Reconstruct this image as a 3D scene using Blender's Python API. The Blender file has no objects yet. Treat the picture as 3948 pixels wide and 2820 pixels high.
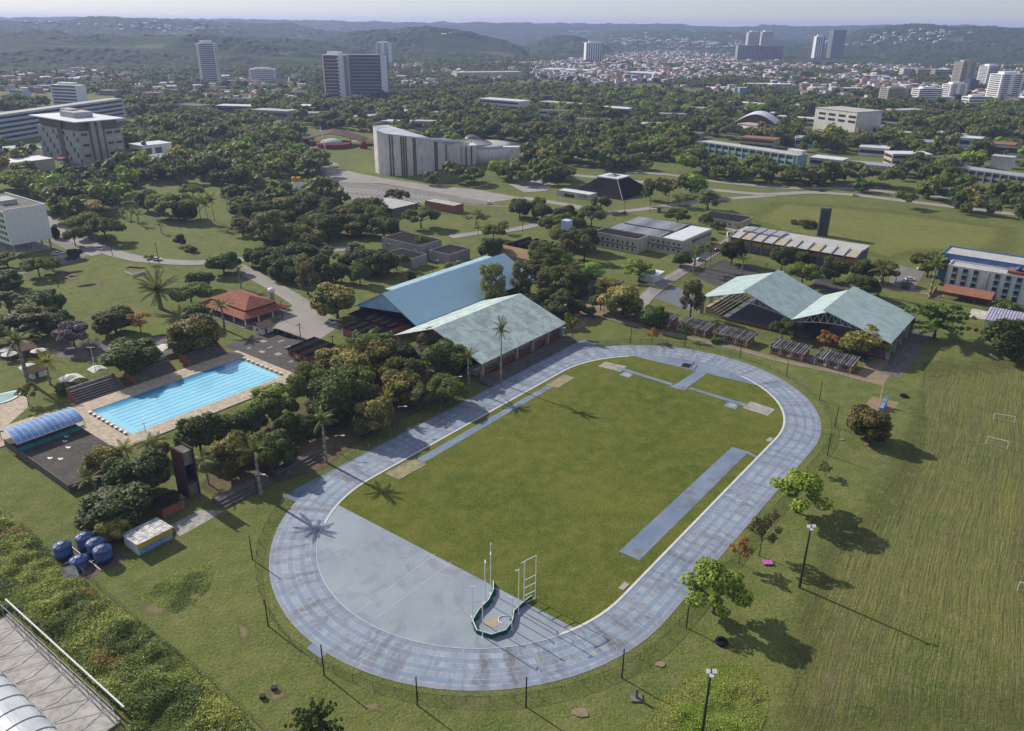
import bpy, bmesh, math, random
import numpy as np
from mathutils import Vector, Matrix
random.seed(7); rng=np.random.default_rng(7)
R=math.radians
scene=bpy.context.scene
COL=scene.collection
# ---------------------------------------------------------------- camera (solved from the 400 m track and the 50 m pool)
FPX=3009.42; PITCH=0.410423; ROLL=0.00930275; CAMH=104.8135
CX,CY,TH=19.3496,180.3315,0.914245          # track centre and heading of its straights
_f=Vector((0,math.cos(PITCH),-math.sin(PITCH))); _r0=Vector((1,0,0)); _u0=_r0.cross(_f)
_r=_r0*math.cos(ROLL)+_u0*math.sin(ROLL); _u=-_r0*math.sin(ROLL)+_u0*math.cos(ROLL)
cam=bpy.data.objects.new('camera',bpy.data.cameras.new('camera')); COL.objects.link(cam)
cam.matrix_world=Matrix(((_r.x,_u.x,-_f.x,0),(_r.y,_u.y,-_f.y,0),(_r.z,_u.z,-_f.z,CAMH),(0,0,0,1)))
cam.data.sensor_width=36; cam.data.lens=36*FPX/3948; cam.data.clip_start=1; cam.data.clip_end=40000
scene.camera=cam
SC=3948/2274
def ray(D):
    x=(D[0]*SC-1974)/FPX; y=-(D[1]*SC-1410)/FPX
    return _r*x+_u*y+_f
def at(D,z=0.0):                        # surveyed point: photo position + known height -> place on site
    d=ray(D); t=(z-CAMH)/d.z
    return Vector((d.x*t,d.y*t,z))
def k(c,r,x,y): return (((0,980,1960,2948)[c]+x/2.256)/SC,((0,700,1400,2100)[r]+y/2.256)/SC)
def hgt(base,top):
    b=at(base); d=ray(top); t=(d.x*b.x+d.y*b.y)/(d.x**2+d.y**2)
    return CAMH+t*d.z
def dist(b): return math.sqrt(b.x**2+b.y**2+CAMH**2)
def wm(b,px): return px*SC*dist(b)/FPX        # size in metres of a photo width at a place
U=Vector((math.cos(TH),math.sin(TH),0)); V=Vector((-U.y,U.x,0)); C0=Vector((CX,CY,0))
def L(a,b,z=0): return C0+U*a+V*b+Vector((0,0,z))
def toL(p):
    d=Vector((p[0]-CX,p[1]-CY,0)); return d.dot(U),d.dot(V)
# ---------------------------------------------------------------- mesh builder
class MB:
    def __init__(s): s.v=[];s.f=[];s.mi=[];s.uv=None
    def add(s,v,f,m=0):
        o=len(s.v); s.v+= [tuple(p) for p in v]; s.f+=[tuple(i+o for i in q) for q in f]; s.mi+=[m]*len(f); return s
    def box(s,x0,x1,y0,y1,z0,z1,m=0):
        return s.add([(x0,y0,z0),(x1,y0,z0),(x1,y1,z0),(x0,y1,z0),(x0,y0,z1),(x1,y0,z1),(x1,y1,z1),(x0,y1,z1)],
          [(0,3,2,1),(4,5,6,7),(0,1,5,4),(1,2,6,5),(2,3,7,6),(3,0,4,7)],m)
    def prism(s,poly,z0,z1,m=0):
        n=len(poly); v=[(p[0],p[1],z0) for p in poly]+[(p[0],p[1],z1) for p in poly]
        ar=sum(poly[i][0]*poly[(i+1)%n][1]-poly[(i+1)%n][0]*poly[i][1] for i in range(n))
        f=[tuple(range(n,2*n)),tuple(reversed(range(n)))]+[(i,(i+1)%n,n+(i+1)%n,n+i) for i in range(n)]
        if ar<0: f=[tuple(reversed(q)) for q in f]
        return s.add(v,f,m)
    def poly(s,pts,m=0): return s.add(pts,[tuple(range(len(pts)))],m)
    def slab(s,pts,t,m=0):            # quad given in 3-D, thickness t downwards
        n=len(pts); lo=[(p[0],p[1],p[2]-t) for p in pts]
        return s.add(list(map(tuple,pts))+lo,[tuple(range(n)),tuple(reversed(range(n,2*n)))]+[(i,n+i,n+(i+1)%n,(i+1)%n) for i in range(n)],m)
    def tube(s,a,b,r,n=6,r2=None,m=0):
        a=Vector(a);b=Vector(b);d=(b-a)
        if d.length<1e-6:return s
        q=d.to_track_quat('Z','Y'); r2=r if r2 is None else r2; v=[]
        for P,rr in((a,r),(b,r2)):
            for i in range(n): v.append(P+q@Vector((rr*math.cos(2*math.pi*i/n),rr*math.sin(2*math.pi*i/n),0)))
        return s.add(v,[(i,(i+1)%n,n+(i+1)%n,n+i) for i in range(n)]+[tuple(reversed(range(n))),tuple(range(n,2*n))],m)
    def path(s,pts,r,n=6,m=0):
        for a,b in zip(pts,pts[1:]): s.tube(a,b,r,n,m=m)
        return s
    def lathe(s,prof,n=20,m=0,c=(0,0,0)):
        v=[(c[0]+r*math.cos(2*math.pi*i/n),c[1]+r*math.sin(2*math.pi*i/n),c[2]+z) for r,z in prof for i in range(n)]
        f=[(j*n+i,j*n+(i+1)%n,(j+1)*n+(i+1)%n,(j+1)*n+i) for j in range(len(prof)-1) for i in range(n)]
        f+=[tuple(reversed(range(n))),tuple(range((len(prof)-1)*n,len(prof)*n))]
        return s.add(v,f,m)
    def obj(s,name,mats,parent=None,smooth=False):
        me=bpy.data.meshes.new(name); me.from_pydata(s.v,[],s.f)
        mats=mats if isinstance(mats,(list,tuple)) else [mats]
        for q in mats: me.materials.append(q)
        if len(mats)>1: me.polygons.foreach_set('material_index',s.mi)
        if smooth: me.polygons.foreach_set('use_smooth',[True]*len(s.f))
        if s.uv:
            l=me.uv_layers.new(name='UVMap')
            for lp in me.loops: l.data[lp.index].uv=s.uv[lp.vertex_index]
        me.update(); o=bpy.data.objects.new(name,me); COL.objects.link(o)
        if parent: o.parent=parent
        return o
def npmesh(name,v,f,mat,smooth=False,mats=None,mi=None):   # quads from numpy
    me=bpy.data.meshes.new(name); v=np.asarray(v,np.float32); f=np.asarray(f,np.int32); w=f.shape[1]
    me.vertices.add(len(v)); me.vertices.foreach_set('co',v.ravel())
    me.loops.add(f.size); me.loops.foreach_set('vertex_index',f.ravel())
    me.polygons.add(len(f)); me.polygons.foreach_set('loop_start',np.arange(0,f.size,w,dtype=np.int32)); me.polygons.foreach_set('loop_total',np.full(len(f),w,np.int32))
    for m in (mats or [mat]): me.materials.append(m)
    if mi is not None: me.polygons.foreach_set('material_index',np.asarray(mi,np.int32))
    if smooth: me.polygons.foreach_set('use_smooth',np.ones(len(f),bool))
    me.update(calc_edges=True); return me
def tag(o,label=None,cat=None,group=None,kind=None):
    if label:o['label']=label
    if cat:o['category']=cat
    if group:o['group']=group
    if kind:o['kind']=kind
    return o
def thing(name,label,cat,loc,yaw=0,group=None):
    o=bpy.data.objects.new(name,None); COL.objects.link(o); o.empty_display_size=.5
    o.location=(loc[0],loc[1],loc[2] if len(loc)>2 else 0); o.rotation_euler=(0,0,yaw)
    return tag(o,label,cat,group)
def struct(o): o['kind']='structure'; return o
CH={}
def copy_tree(o,parent=None):
    c=o.copy(); COL.objects.link(c)
    if parent: c.parent=parent
    for ch in CHILDREN.get(o.name,[]): copy_tree(ch,c)
    return c
CHILDREN={}
def index_children():
    CHILDREN.clear()
    for o in bpy.data.objects:
        if o.parent: CHILDREN.setdefault(o.parent.name,[]).append(o)
def sub(src,parent,name=None,loc=None,yaw=None):   # copy of one part
    c=src.copy(); COL.objects.link(c); c.parent=parent
    if name:c.name=name
    if loc is not None:c.location=loc
    if yaw is not None:c.rotation_euler=(0,0,yaw)
    return c
# ---------------------------------------------------------------- materials
class NT:
    def __init__(s,name):
        s.m=bpy.data.materials.new(name); s.m.use_nodes=True; s.t=s.m.node_tree; s.t.nodes.clear()
        s.out=s.n('ShaderNodeOutputMaterial')
    def n(s,t,**kw):
        q=s.t.nodes.new(t)
        for a,b in kw.items():
            if a[0]=='i' and a[1:].isdigit(): s.set(q.inputs[int(a[1:])],b)
            else: setattr(q,a,b)
        return q
    def set(s,i,b):
        if hasattr(b,'is_linked'): s.t.links.new(b,i)
        else: i.default_value=b
    def inp(s,q,name,b): s.set(q.inputs[name],b)
    def pos(s): return s.n('ShaderNodeNewGeometry').outputs['Position']
    def uv(s): return s.n('ShaderNodeTexCoord').outputs['UV']
    def objc(s): return s.n('ShaderNodeTexCoord').outputs['Object']
    def map(s,vec,scale=(1,1,1),rot=(0,0,0)):
        q=s.n('ShaderNodeMapping'); s.set(q.inputs[0],vec); q.inputs['Scale'].default_value=scale; q.inputs['Rotation'].default_value=rot; return q.outputs[0]
    def noise(s,vec,scale,detail=3,rough=.55,dist=0):
        q=s.n('ShaderNodeTexNoise'); s.set(q.inputs['Vector'],vec); q.inputs['Scale'].default_value=scale; q.inputs['Detail'].default_value=detail; q.inputs['Roughness'].default_value=rough; q.inputs['Distortion'].default_value=dist; return q.outputs[0]
    def ramp(s,fac,stops):
        q=s.n('ShaderNodeValToRGB'); s.set(q.inputs[0],fac); e=q.color_ramp.elements
        while len(e)<len(stops): e.new(.5)
        for a,(p,c) in zip(e,stops): a.position=p; a.color=(c,c,c,1) if isinstance(c,(int,float)) else (*c,1)
        return q.outputs[0]
    def mix(s,fac,a,b,mode='MIX'):
        q=s.n('ShaderNodeMix',data_type='RGBA',blend_type=mode); s.set(q.inputs[0],fac)
        for i,c in((6,a),(7,b)): s.set(q.inputs[i],c if hasattr(c,'is_linked') else (*c,1) if len(c)==3 else c)
        return q.outputs[2]
    def math(s,op,a,b=0.,c=None):
        q=s.n('ShaderNodeMath',operation=op); s.set(q.inputs[0],a); s.set(q.inputs[1],b)
        if c is not None: s.set(q.inputs[2],c)
        return q.outputs[0]
    def bump(s,h,strength=.5,distance=.1):
        q=s.n('ShaderNodeBump'); q.inputs['Strength'].default_value=strength; q.inputs['Distance'].default_value=distance; s.set(q.inputs['Height'],h); return q.outputs[0]
    def bsdf(s,col,rough=.85,spec=.2,metal=0,normal=None,alpha=None,trans=None):
        q=s.n('ShaderNodeBsdfPrincipled'); s.inp(q,'Base Color',col if hasattr(col,'is_linked') else (*col,1)); s.inp(q,'Roughness',rough); s.inp(q,'Specular IOR Level',spec); s.inp(q,'Metallic',metal)
        if normal is not None: s.inp(q,'Normal',normal)
        if alpha is not None: s.inp(q,'Alpha',alpha)
        if trans is not None: s.inp(q,'Transmission Weight',trans)
        s.t.links.new(q.outputs[0],s.out.inputs[0]); return q
def hexs(r,g,b):   # sRGB 0-255 to linear
    return tuple(((c/255+.055)/1.055)**2.4 if c>10 else c/3294 for c in(r,g,b))
def plain(name,c,c2=None,scale=.6,rough=.8,spec=.25,metal=0,stain=0,stainc=(.03,.028,.025),bump=0,streak=True):
    """one surface with soft tonal variation and optional weather streaks"""
    t=NT(name); p=t.pos(); c2=c2 or tuple(x*.72 for x in c)
    col=t.mix(t.ramp(t.noise(p,scale,4),[(.3,0),(.7,1)]),c2,c)
    if stain:
        w=t.noise(t.map(p,(1.1,1.1,.18 if streak else 1.1)),.8,5,.65)
        col=t.mix(t.ramp(w,[(.5-.1*stain,0),(.72,min(1,stain))]),col,stainc)
    nm=t.bump(t.noise(p,scale*6,4),bump,.2) if bump else None
    t.bsdf(col,rough,spec,metal,nm); return t.m
def corrug(name,c,c2,period=.5,rough=.75,stain=0.,stainc=(.02,.02,.02),axis=0,spec=.2,bs=.6,panel=.25,cell=None,panelc=None):
    """ribbed roofing: ribs follow the local x or y axis of the object"""
    t=NT(name); o=t.objc(); x=t.n('ShaderNodeSeparateXYZ'); t.set(x.inputs[0],o)
    w=t.math('SINE',t.math('MULTIPLY',x.outputs[axis],2*math.pi/period))
    st=t.noise(t.map(o,(.25,2.5,1) if axis==1 else (2.5,.25,1)),.7,5,.6)
    col=t.mix(t.ramp(st,[(.35,0),(.65,1)]),c,c2)
    fl=t.n('ShaderNodeVectorMath',operation='FLOOR'); t.set(fl.inputs[0],t.map(o,cell or ((.3,.16,0) if axis==0 else (.16,.3,0)))); wn=t.n('ShaderNodeTexWhiteNoise'); t.set(wn.inputs['Vector'],fl.outputs[0]); col=t.mix(t.ramp(wn.outputs['Value'],[(0,panel),(.5,0)]),col,panelc or tuple(q*.7 for q in c2))
    if stain: col=t.mix(t.ramp(t.noise(o,.35,5,.65),[(.45,0),(.6,stain)]),col,stainc)
    t.bsdf(col,rough,spec,0,t.bump(w,bs,period*.25)); return t.m
# ---------------------------------------------------------------- light and sky
SUN_AZ=math.atan2(.64,-.77); SUN_EL=R(31)        # sun stands to the left, ahead of the camera
sd=Vector((math.cos(SUN_AZ)*math.cos(SUN_EL),math.sin(SUN_AZ)*math.cos(SUN_EL),math.sin(SUN_EL)))
sun=bpy.data.objects.new('sun',bpy.data.lights.new('sun','SUN')); COL.objects.link(sun)
sun.data.energy=5.0; sun.data.angle=R(.5); sun.data.color=(1,.93,.82)
sun.rotation_euler=sd.to_track_quat('Z','Y').to_euler()
w=bpy.data.worlds.new('World'); scene.world=w; w.use_nodes=True; nt=w.node_tree
bg=nt.nodes['Background']; sky=nt.nodes.new('ShaderNodeTexSky'); sky.sky_type='NISHITA'; sky.sun_disc=False
sky.sun_elevation=SUN_EL; sky.sun_rotation=math.atan2(sd.x,sd.y); sky.altitude=100; sky.air_density=.8; sky.dust_density=.3; sky.ozone_density=2.0
veil=nt.nodes.new('ShaderNodeMix'); veil.data_type='RGBA'; veil.inputs[0].default_value=.5; veil.inputs[7].default_value=(3.7,3.7,4.3,1); nt.links.new(sky.outputs[0],veil.inputs[6]); nt.links.new(veil.outputs[2],bg.inputs[0])   # thin high cloud over the clear sky
bg.inputs[1].default_value=.112
vs=scene.view_settings; vs.view_transform='Standard'; vs.look='None'; vs.gamma=1; vs.use_curve_mapping=False; vs.exposure=.22
cy=scene.cycles; cy.use_denoising=True; cy.max_bounces=6; cy.diffuse_bounces=3; cy.glossy_bounces=2; cy.transmission_bounces=3; cy.transparent_max_bounces=6; cy.volume_bounces=0; cy.caustics_reflective=False; cy.caustics_refractive=False
# ---------------------------------------------------------------- materials of the setting
def grass_mat(name,a,b,c,sc=.05,mow=None,bs=.6,patch=0.,patchc=(.2,.15,.1)):
    t=NT(name); p=t.pos()
    n1=t.noise(p,sc,5,.6); n2=t.noise(p,sc*7,4,.65); n3=t.noise(p,1.6,4,.75)
    col=t.mix(t.ramp(n1,[(.34,0),(.66,1)]),a,b)
    col=t.mix(t.ramp(n2,[(.42,0),(.72,.75)]),col,c)
    col=t.mix(t.ramp(n3,[(.3,.5),(.5,0),(.75,0)]),col,tuple(x*.3 for x in a))
    col=t.mix(t.ramp(t.noise(p,2.2,3,.8),[(.48,0),(.75,.5)]),col,tuple(min(1,x*1.9) for x in c))
    if patch: col=t.mix(t.ramp(t.noise(p,sc*2.3,5,.65),[(.58,0),(.7,patch)]),col,patchc)
    h=t.math('ADD',t.noise(p,1.4,4,.75),t.math('MULTIPLY',n2,1.5))
    if mow:
        m=t.map(p,(1,1,1),(0,0,-mow)); wob=t.noise(p,.012,2)
        md=t.n('ShaderNodeVectorMath',operation='ADD'); t.set(md.inputs[0],m); cb=t.n('ShaderNodeCombineXYZ'); t.set(cb.inputs[1],t.math('MULTIPLY',wob,7.)); t.set(md.inputs[1],cb.outputs[0]); m=md.outputs[0]
        r1=t.noise(t.map(m,(.06,1.0,1)),.8,5,.7); r2=t.noise(t.map(m,(.1,1.7,1)),1.3,5,.7); r3=t.noise(t.map(m,(.02,.3,1)),1.,4,.65)
        col=t.mix(t.ramp(r1,[(.28,.7),(.43,0),(1,0)]),col,tuple(x*.45 for x in a))
        col=t.mix(t.ramp(r2,[(.55,0),(.75,.7)]),col,(.24,.2,.1))
        col=t.mix(t.ramp(r3,[(.34,.5),(.52,0),(1,0)]),col,(.13,.115,.058))
        h=t.math('ADD',h,t.math('MULTIPLY',t.math('ADD',r1,r2),1.6))
    t.bsdf(col,.95,.08,0,t.bump(h,bs,.35)); return t.m
G1,G2,G3=(.078,.112,.022),(.135,.155,.036),(.19,.17,.06)
m_ground=grass_mat('ground_grass',(.078,.115,.026),(.126,.152,.038),(.19,.185,.07),.03,bs=.8,patch=.4,patchc=(.22,.18,.1))
m_infield=grass_mat('infield_grass',(.056,.09,.013),(.108,.124,.02),(.165,.162,.038),.035,bs=.5)
m_rough=grass_mat('mown_rough',(.088,.122,.028),(.14,.152,.042),(.2,.182,.073),.035,mow=R(57.5),bs=.9)
m_lawn=grass_mat('bright_lawn',(.09,.14,.022),(.13,.17,.03),(.18,.19,.05),.05,bs=.5)
m_asph=plain('asphalt',(.25,.235,.215),(.17,.16,.15),.15,.9,.15,stain=.5,stainc=(.1,.095,.09),streak=False)
m_road=plain('worn_road',(.34,.315,.285),(.27,.25,.23),.12,.9,.12,stain=.35,stainc=(.17,.15,.13),streak=False)
m_dark=plain('dark_court',(.085,.078,.07),(.05,.047,.044),.3,.85,.2,stain=.4,stainc=(.14,.12,.1),streak=False)
m_dirt=plain('bare_earth',(.3,.225,.155),(.21,.155,.105),.25,.95,.1,stain=.3,stainc=(.12,.1,.06),streak=False)
m_deck=plain('pool_paving',(.56,.46,.34),(.4,.33,.25),.5,.85,.2,stain=.75,stainc=(.2,.18,.15),streak=False)
m_white=plain('white_paint',(.78,.78,.76),(.66,.66,.64),.7,.6,.3)
m_conc=plain('weathered_concrete',(.42,.4,.36),(.3,.285,.26),.3,.9,.15,stain=.7,stainc=(.09,.085,.08))
m_concd=plain('dark_concrete',(.2,.19,.175),(.12,.115,.105),.4,.9,.15,stain=.7,stainc=(.05,.048,.045))
m_brick=plain('red_brick',(.36,.14,.085),(.26,.1,.065),1.2,.9,.15,stain=.3,stainc=(.12,.06,.05))
m_black=plain('black_roofing',(.028,.026,.027),(.016,.015,.015),.3,.95,.04,stain=.3,stainc=(.075,.068,.06),streak=False)
m_glass=plain('dark_window',(.035,.045,.055),(.02,.025,.03),.3,.25,.5)
m_steel=plain('grey_steel',(.42,.43,.45),None,1,.5,.4)
m_pole=plain('dark_post',(.05,.045,.04),None,1,.8,.2)
m_wood=plain('bark',(.13,.105,.08),(.07,.055,.045),2,.95,.1)
m_palmtrunk=plain('palm_bark',(.32,.29,.25),(.2,.18,.15),1.5,.95,.1)
m_lampw=plain('lamp_white',(.82,.83,.85),None,1,.4,.4)
# ---------------------------------------------------------------- ground sheet out to the horizon
SOFT={}
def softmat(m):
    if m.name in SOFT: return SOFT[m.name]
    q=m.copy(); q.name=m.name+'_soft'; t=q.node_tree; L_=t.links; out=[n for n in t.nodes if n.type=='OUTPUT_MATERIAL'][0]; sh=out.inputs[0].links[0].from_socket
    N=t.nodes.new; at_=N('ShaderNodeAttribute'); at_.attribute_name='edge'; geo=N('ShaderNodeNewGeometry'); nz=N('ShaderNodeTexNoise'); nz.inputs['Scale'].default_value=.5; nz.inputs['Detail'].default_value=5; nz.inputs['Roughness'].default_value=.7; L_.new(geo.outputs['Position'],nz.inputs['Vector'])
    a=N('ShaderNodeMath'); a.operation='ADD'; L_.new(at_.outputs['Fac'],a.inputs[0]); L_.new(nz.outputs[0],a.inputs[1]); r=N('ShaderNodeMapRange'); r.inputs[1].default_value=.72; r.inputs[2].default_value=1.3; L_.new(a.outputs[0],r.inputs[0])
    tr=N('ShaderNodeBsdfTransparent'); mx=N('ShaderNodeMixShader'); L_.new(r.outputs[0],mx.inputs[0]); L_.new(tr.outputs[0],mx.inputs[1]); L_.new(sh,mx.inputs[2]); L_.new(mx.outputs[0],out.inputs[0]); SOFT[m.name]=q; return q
def soft_sheet(name,poly,z,mat,w):
    P=[Vector((p[0],p[1],z)) for p in poly]; n=len(P); c=sum(P,Vector())/n; ar=sum(P[i].x*P[(i+1)%n].y-P[(i+1)%n].x*P[i].y for i in range(n))
    if ar<0: P.reverse()
    I=[]
    for i in range(n):
        a=(P[i]-P[i-1]).normalized(); b_=(P[(i+1)%n]-P[i]).normalized(); na_=Vector((-a.y,a.x,0)); nb_=Vector((-b_.y,b_.x,0)); d=na_+nb_; I.append(P[i].lerp(c,min(.88,w*1.3/max(.1,(P[i]-c).length))))
    b=MB(); b.add(P+I,[(i,(i+1)%n,n+(i+1)%n,n+i) for i in range(n)]+[tuple(range(n,2*n))]); o=b.obj(name,softmat(mat)); at_=o.data.attributes.new('edge','FLOAT','POINT')
    at_.data.foreach_set('value',[0.]*n+[1.]*n); return struct(o)
def sheet(name,poly,z,mat,cell=None):
    b=MB(); b.poly([(p[0],p[1],z) for p in poly]); o=b.obj(name,mat); return struct(o)
def pix(*q,z=0): return [at(p,z) for p in q]
_xs=np.unique(np.concatenate([np.linspace(-9500,-900,18),np.linspace(-900,900,31),np.linspace(900,9500,18)])); _ys=np.unique(np.concatenate([np.linspace(-400,1500,33),np.linspace(1500,13500,26)]))
gx,gy=np.meshgrid(_xs,_ys); gv=np.stack([gx.ravel(),gy.ravel(),np.zeros(gx.size)],1); nx=len(_xs)
ii=(np.arange(len(_ys)-1)[:,None]*nx+np.arange(nx-1)[None,:]).ravel(); gf=np.stack([ii,ii+1,ii+1+nx,ii+nx],1)
go=bpy.data.objects.new('ground',npmesh('ground',gv,gf,m_ground)); COL.objects.link(go); struct(go)
# ---------------------------------------------------------------- hills: ridge crests measured along the skyline
def ridge(tab,d,width): return ([t[0] for t in tab],[t[1] for t in tab],d,width)
RIDGES=[ridge([(-300,74),(0,77),(150,79),(300,84),(420,82),(600,91),(700,96),(800,112),(860,150)],2950,560),
 ridge([(-300,52),(0,50),(90,56),(130,52),(215,45),(260,42),(330,43),(420,49),(600,59),(700,66),(800,76),(900,120)],4700,700),
 ridge([(560,150),(660,104),(700,96),(760,88),(800,79),(850,74),(900,69),(960,67),(1000,69),(1050,77),(1110,88),(1160,106),(1200,150)],3350,420),
 ridge([(1100,150),(1150,116),(1195,96),(1235,86),(1275,83),(1310,92),(1350,108),(1420,150)],3700,420),
 ridge([(-300,42),(0,43),(200,44),(480,44),(560,45),(700,50),(900,53),(1130,54),(1400,58),(1600,61),(1750,62),(1900,60),(2100,61),(2274,65),(2600,68)],7400,1300),
 ridge([(1500,150),(1620,112),(1680,92),(1740,88),(1800,92),(1860,84),(1920,70),(1990,63),(2030,58),(2060,57),(2100,62),(2150,63),(2274,68),(2600,70)],4700,850),
 ridge([(1180,150),(1250,98),(1340,80),(1420,74),(1500,73),(1600,74),(1680,80),(1760,96),(1850,120),(1900,150)],5300,800)]
def vnoise(x,y,seed):
    g=np.random.default_rng(seed).random((256,256)); xi=np.floor(x).astype(int); yi=np.floor(y).astype(int); fx=x-xi; fy=y-yi
    fx=fx*fx*(3-2*fx); fy=fy*fy*(3-2*fy); a=lambda i,j:g[(xi+i)%256,(yi+j)%256]
    return (a(0,0)*(1-fx)+a(1,0)*fx)*(1-fy)+(a(0,1)*(1-fx)+a(1,1)*fx)*fy
na,nr=1500,620
px_=np.linspace(-330,2600,na); tt=np.linspace(0,1,nr); rr=1750*(9600/1750)**tt
dirs=np.array([list(ray((p,60+p*.0093)))[:2] for p in px_]); dirs/=np.linalg.norm(dirs,axis=1)[:,None]
X=dirs[:,0][None,:]*rr[:,None]; Y=dirs[:,1][None,:]*rr[:,None]; Z=np.full(X.shape,-6.)
wv=(vnoise(X/420,Y/420,1)-.5)
for xs,ys,d,wd in RIDGES:
    yv=np.interp(px_,xs,ys); cz=np.array([CAMH+ray((p,y)).z/math.hypot(ray((p,y)).x,ray((p,y)).y)*d for p,y in zip(px_,yv)])
    dd=d*(1+.05*wv); e=(rr[:,None]-dd)/wd
    Z=np.maximum(Z,cz[None,:]*np.exp(-np.where(e<0,e*e*.9,e*e*.4))*(1+.16*np.clip(np.abs(e)*3,.25,1)*(vnoise(X/170,Y/170,3)-.5)*2)+np.where(cz[None,:]>20,(vnoise(X/95,Y/95,13)-.5)*14+(vnoise(X/310,Y/310,14)-.55)*26,0)*np.exp(-e*e))
Z=np.where(Z>1,Z,-6)
soft=np.clip((Z-1)/12,0,1)
tree=np.maximum(vnoise(X/11,Y/11,5),vnoise(X/14+7,Y/14,6))*11+vnoise(X/37,Y/37,8)*9-7
clear=np.clip((vnoise(X/260,Y/190,11)-.66)*12,0,1)
Z=Z+soft*tree*(1-clear)
hv=np.stack([X.ravel(),Y.ravel(),Z.ravel()],1); ii=(np.arange(nr-1)[:,None]*na+np.arange(na-1)[None,:]).ravel(); hf=np.stack([ii,ii+1,ii+1+na,ii+na],1)
keep=(Z.ravel()[hf]>-5.9).any(1); hf=hf[keep]
def hill_mat():
    t=NT('forested_hills'); p=t.pos()
    c=t.mix(t.ramp(t.noise(p,.02,5,.7),[(.35,0),(.65,1)]),(.022,.045,.018),(.06,.085,.028))
    c=t.mix(t.ramp(t.noise(p,.0055,4,.6),[(.6,0),(.66,.85)]),c,(.13,.17,.045))
    v=t.noise(p,.06,2,.5); t.bsdf(t.mix(t.ramp(v,[(.35,.45),(.6,0)]),c,(.018,.026,.012)),.95,.05); return t.m
ho=bpy.data.objects.new('hills',npmesh('hills',hv,hf,hill_mat(),True)); COL.objects.link(ho); struct(ho)
# ---------------------------------------------------------------- air
hz=MB(); hz.box(-9700,9700,-600,13800,-8,190); hz=hz.obj('haze',(lambda t:(t.t.links.new(t.n('ShaderNodeVolumePrincipled').outputs[0],t.out.inputs[1]),t.m)[1])(NT('haze')))
vp=[n for n in hz.data.materials[0].node_tree.nodes if n.type=='PRINCIPLED_VOLUME'][0]
vp.inputs['Color'].default_value=(.5,.61,1,1); vp.inputs['Density'].default_value=1.02e-4; vp.inputs['Anisotropy'].default_value=.2
tag(hz,kind='stuff')
# ---------------------------------------------------------------- the stadium
RI,WT,LS=36.5,9.82,84.39
def stad(r,n=48,a0=-LS/2,a1=LS/2):            # closed stadium outline in track coordinates, with arc length
    P=[]
    for i in range(n+1):
        q=-math.pi/2+math.pi*i/n; P.append((a1+r*math.cos(q),r*math.sin(q)))
    for i in range(n+1):
        q=math.pi/2+math.pi*i/n; P.append((a0+r*math.cos(q),r*math.sin(q)))
    return P
def ring(name,r0,r1,z,mat,nv=1,lo=None):
    b=MB(); b.uv=[]; A=[stad(r0+(r1-r0)*j/nv) for j in range(nv+1)]; n=len(A[0]); mid=stad((r0+r1)/2); s=0; S=[0]
    for i in range(n): s+=math.dist(mid[i],mid[(i+1)%n]); S.append(s)
    for j in range(nv+1):
        for i in range(n+1):
            a=A[j][i%n]; b.v.append(tuple(L(a[0],a[1],z))); b.uv.append((S[i],(r1-r0)*j/nv))
    for j in range(nv):
        for i in range(n):
            o=j*(n+1)+i; b.f.append((o,o+n+1,o+n+2,o+1)[::-1]); b.mi.append(0)
    return b.obj(name,mat)
def track_mat():
    t=NT('blue_track'); uv=t.uv(); x=t.n('ShaderNodeSeparateXYZ'); t.set(x.inputs[0],uv); u,v=x.outputs[0],x.outputs[1]
    ln=t.math('DIVIDE',v,1.22); idx=t.math('FLOOR',ln); fr=t.math('FRACT',ln)
    odd=t.math('MODULO',idx,2.)
    cb=t.n('ShaderNodeCombineXYZ'); t.set(cb.inputs[0],u); t.set(cb.inputs[1],t.math('MULTIPLY',idx,7.3)); pl=cb.outputs[0]
    blot=t.noise(t.map(pl,(.36,1,1)),1.,4,.6)                       # blotches that stop at lane joints
    cb2=t.n('ShaderNodeCombineXYZ'); t.set(cb2.inputs[0],t.math('ADD',u,t.math('MULTIPLY',t.noise(t.pos(),.5,3),3.))); t.set(cb2.inputs[1],t.math('MULTIPLY',v,.12))
    strk=t.noise(cb2.outputs[0],.42,5,.7)                             # dirt washed across the lanes
    base=t.mix(t.ramp(t.noise(t.pos(),.045,4),[(.35,0),(.65,1)]),(.178,.24,.325),(.238,.296,.378))
    pale=t.mix(t.ramp(blot,[(.34,0),(.66,1)]),(.255,.295,.35),(.395,.42,.465))
    col=t.mix(t.math('MULTIPLY',odd,.7),base,pale)
    col=t.mix(t.math('MULTIPLY',t.ramp(t.noise(t.map(pl,(.5,1,1)),1.3,5,.7),[(.48,0),(.74,.9)]),t.math('ADD',.25,t.math('MULTIPLY',odd,.75))),col,(.125,.13,.165))
    col=t.mix(t.ramp(strk,[(.46,0),(.66,.82)]),col,(.115,.115,.13))
    edge=t.math('GREATER_THAN',v,8.95); col=t.mix(t.math('MULTIPLY',edge,.5),col,(.2,.22,.3))
    line=t.math('LESS_THAN',t.math('ABSOLUTE',t.math('SUBTRACT',t.math('FRACT',t.math('ADD',ln,.5)),.5)),.05)
    wear=t.ramp(t.noise(t.pos(),.5,3),[(.35,0),(.7,.45)])
    col=t.mix(t.math('MULTIPLY',line,wear),col,(.55,.58,.63))
    cross=t.math('LESS_THAN',t.math('ABSOLUTE',t.math('SUBTRACT',t.math('FRACT',t.math('DIVIDE',u,7.)),.5)),.014)
    col=t.mix(t.math('MULTIPLY',cross,.12),col,(.13,.16,.24))
    t.bsdf(col,.55,.3); return t.m
m_track=track_mat()
struct(ring('running_track',RI,RI+WT,.05,m_track,8))
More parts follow.
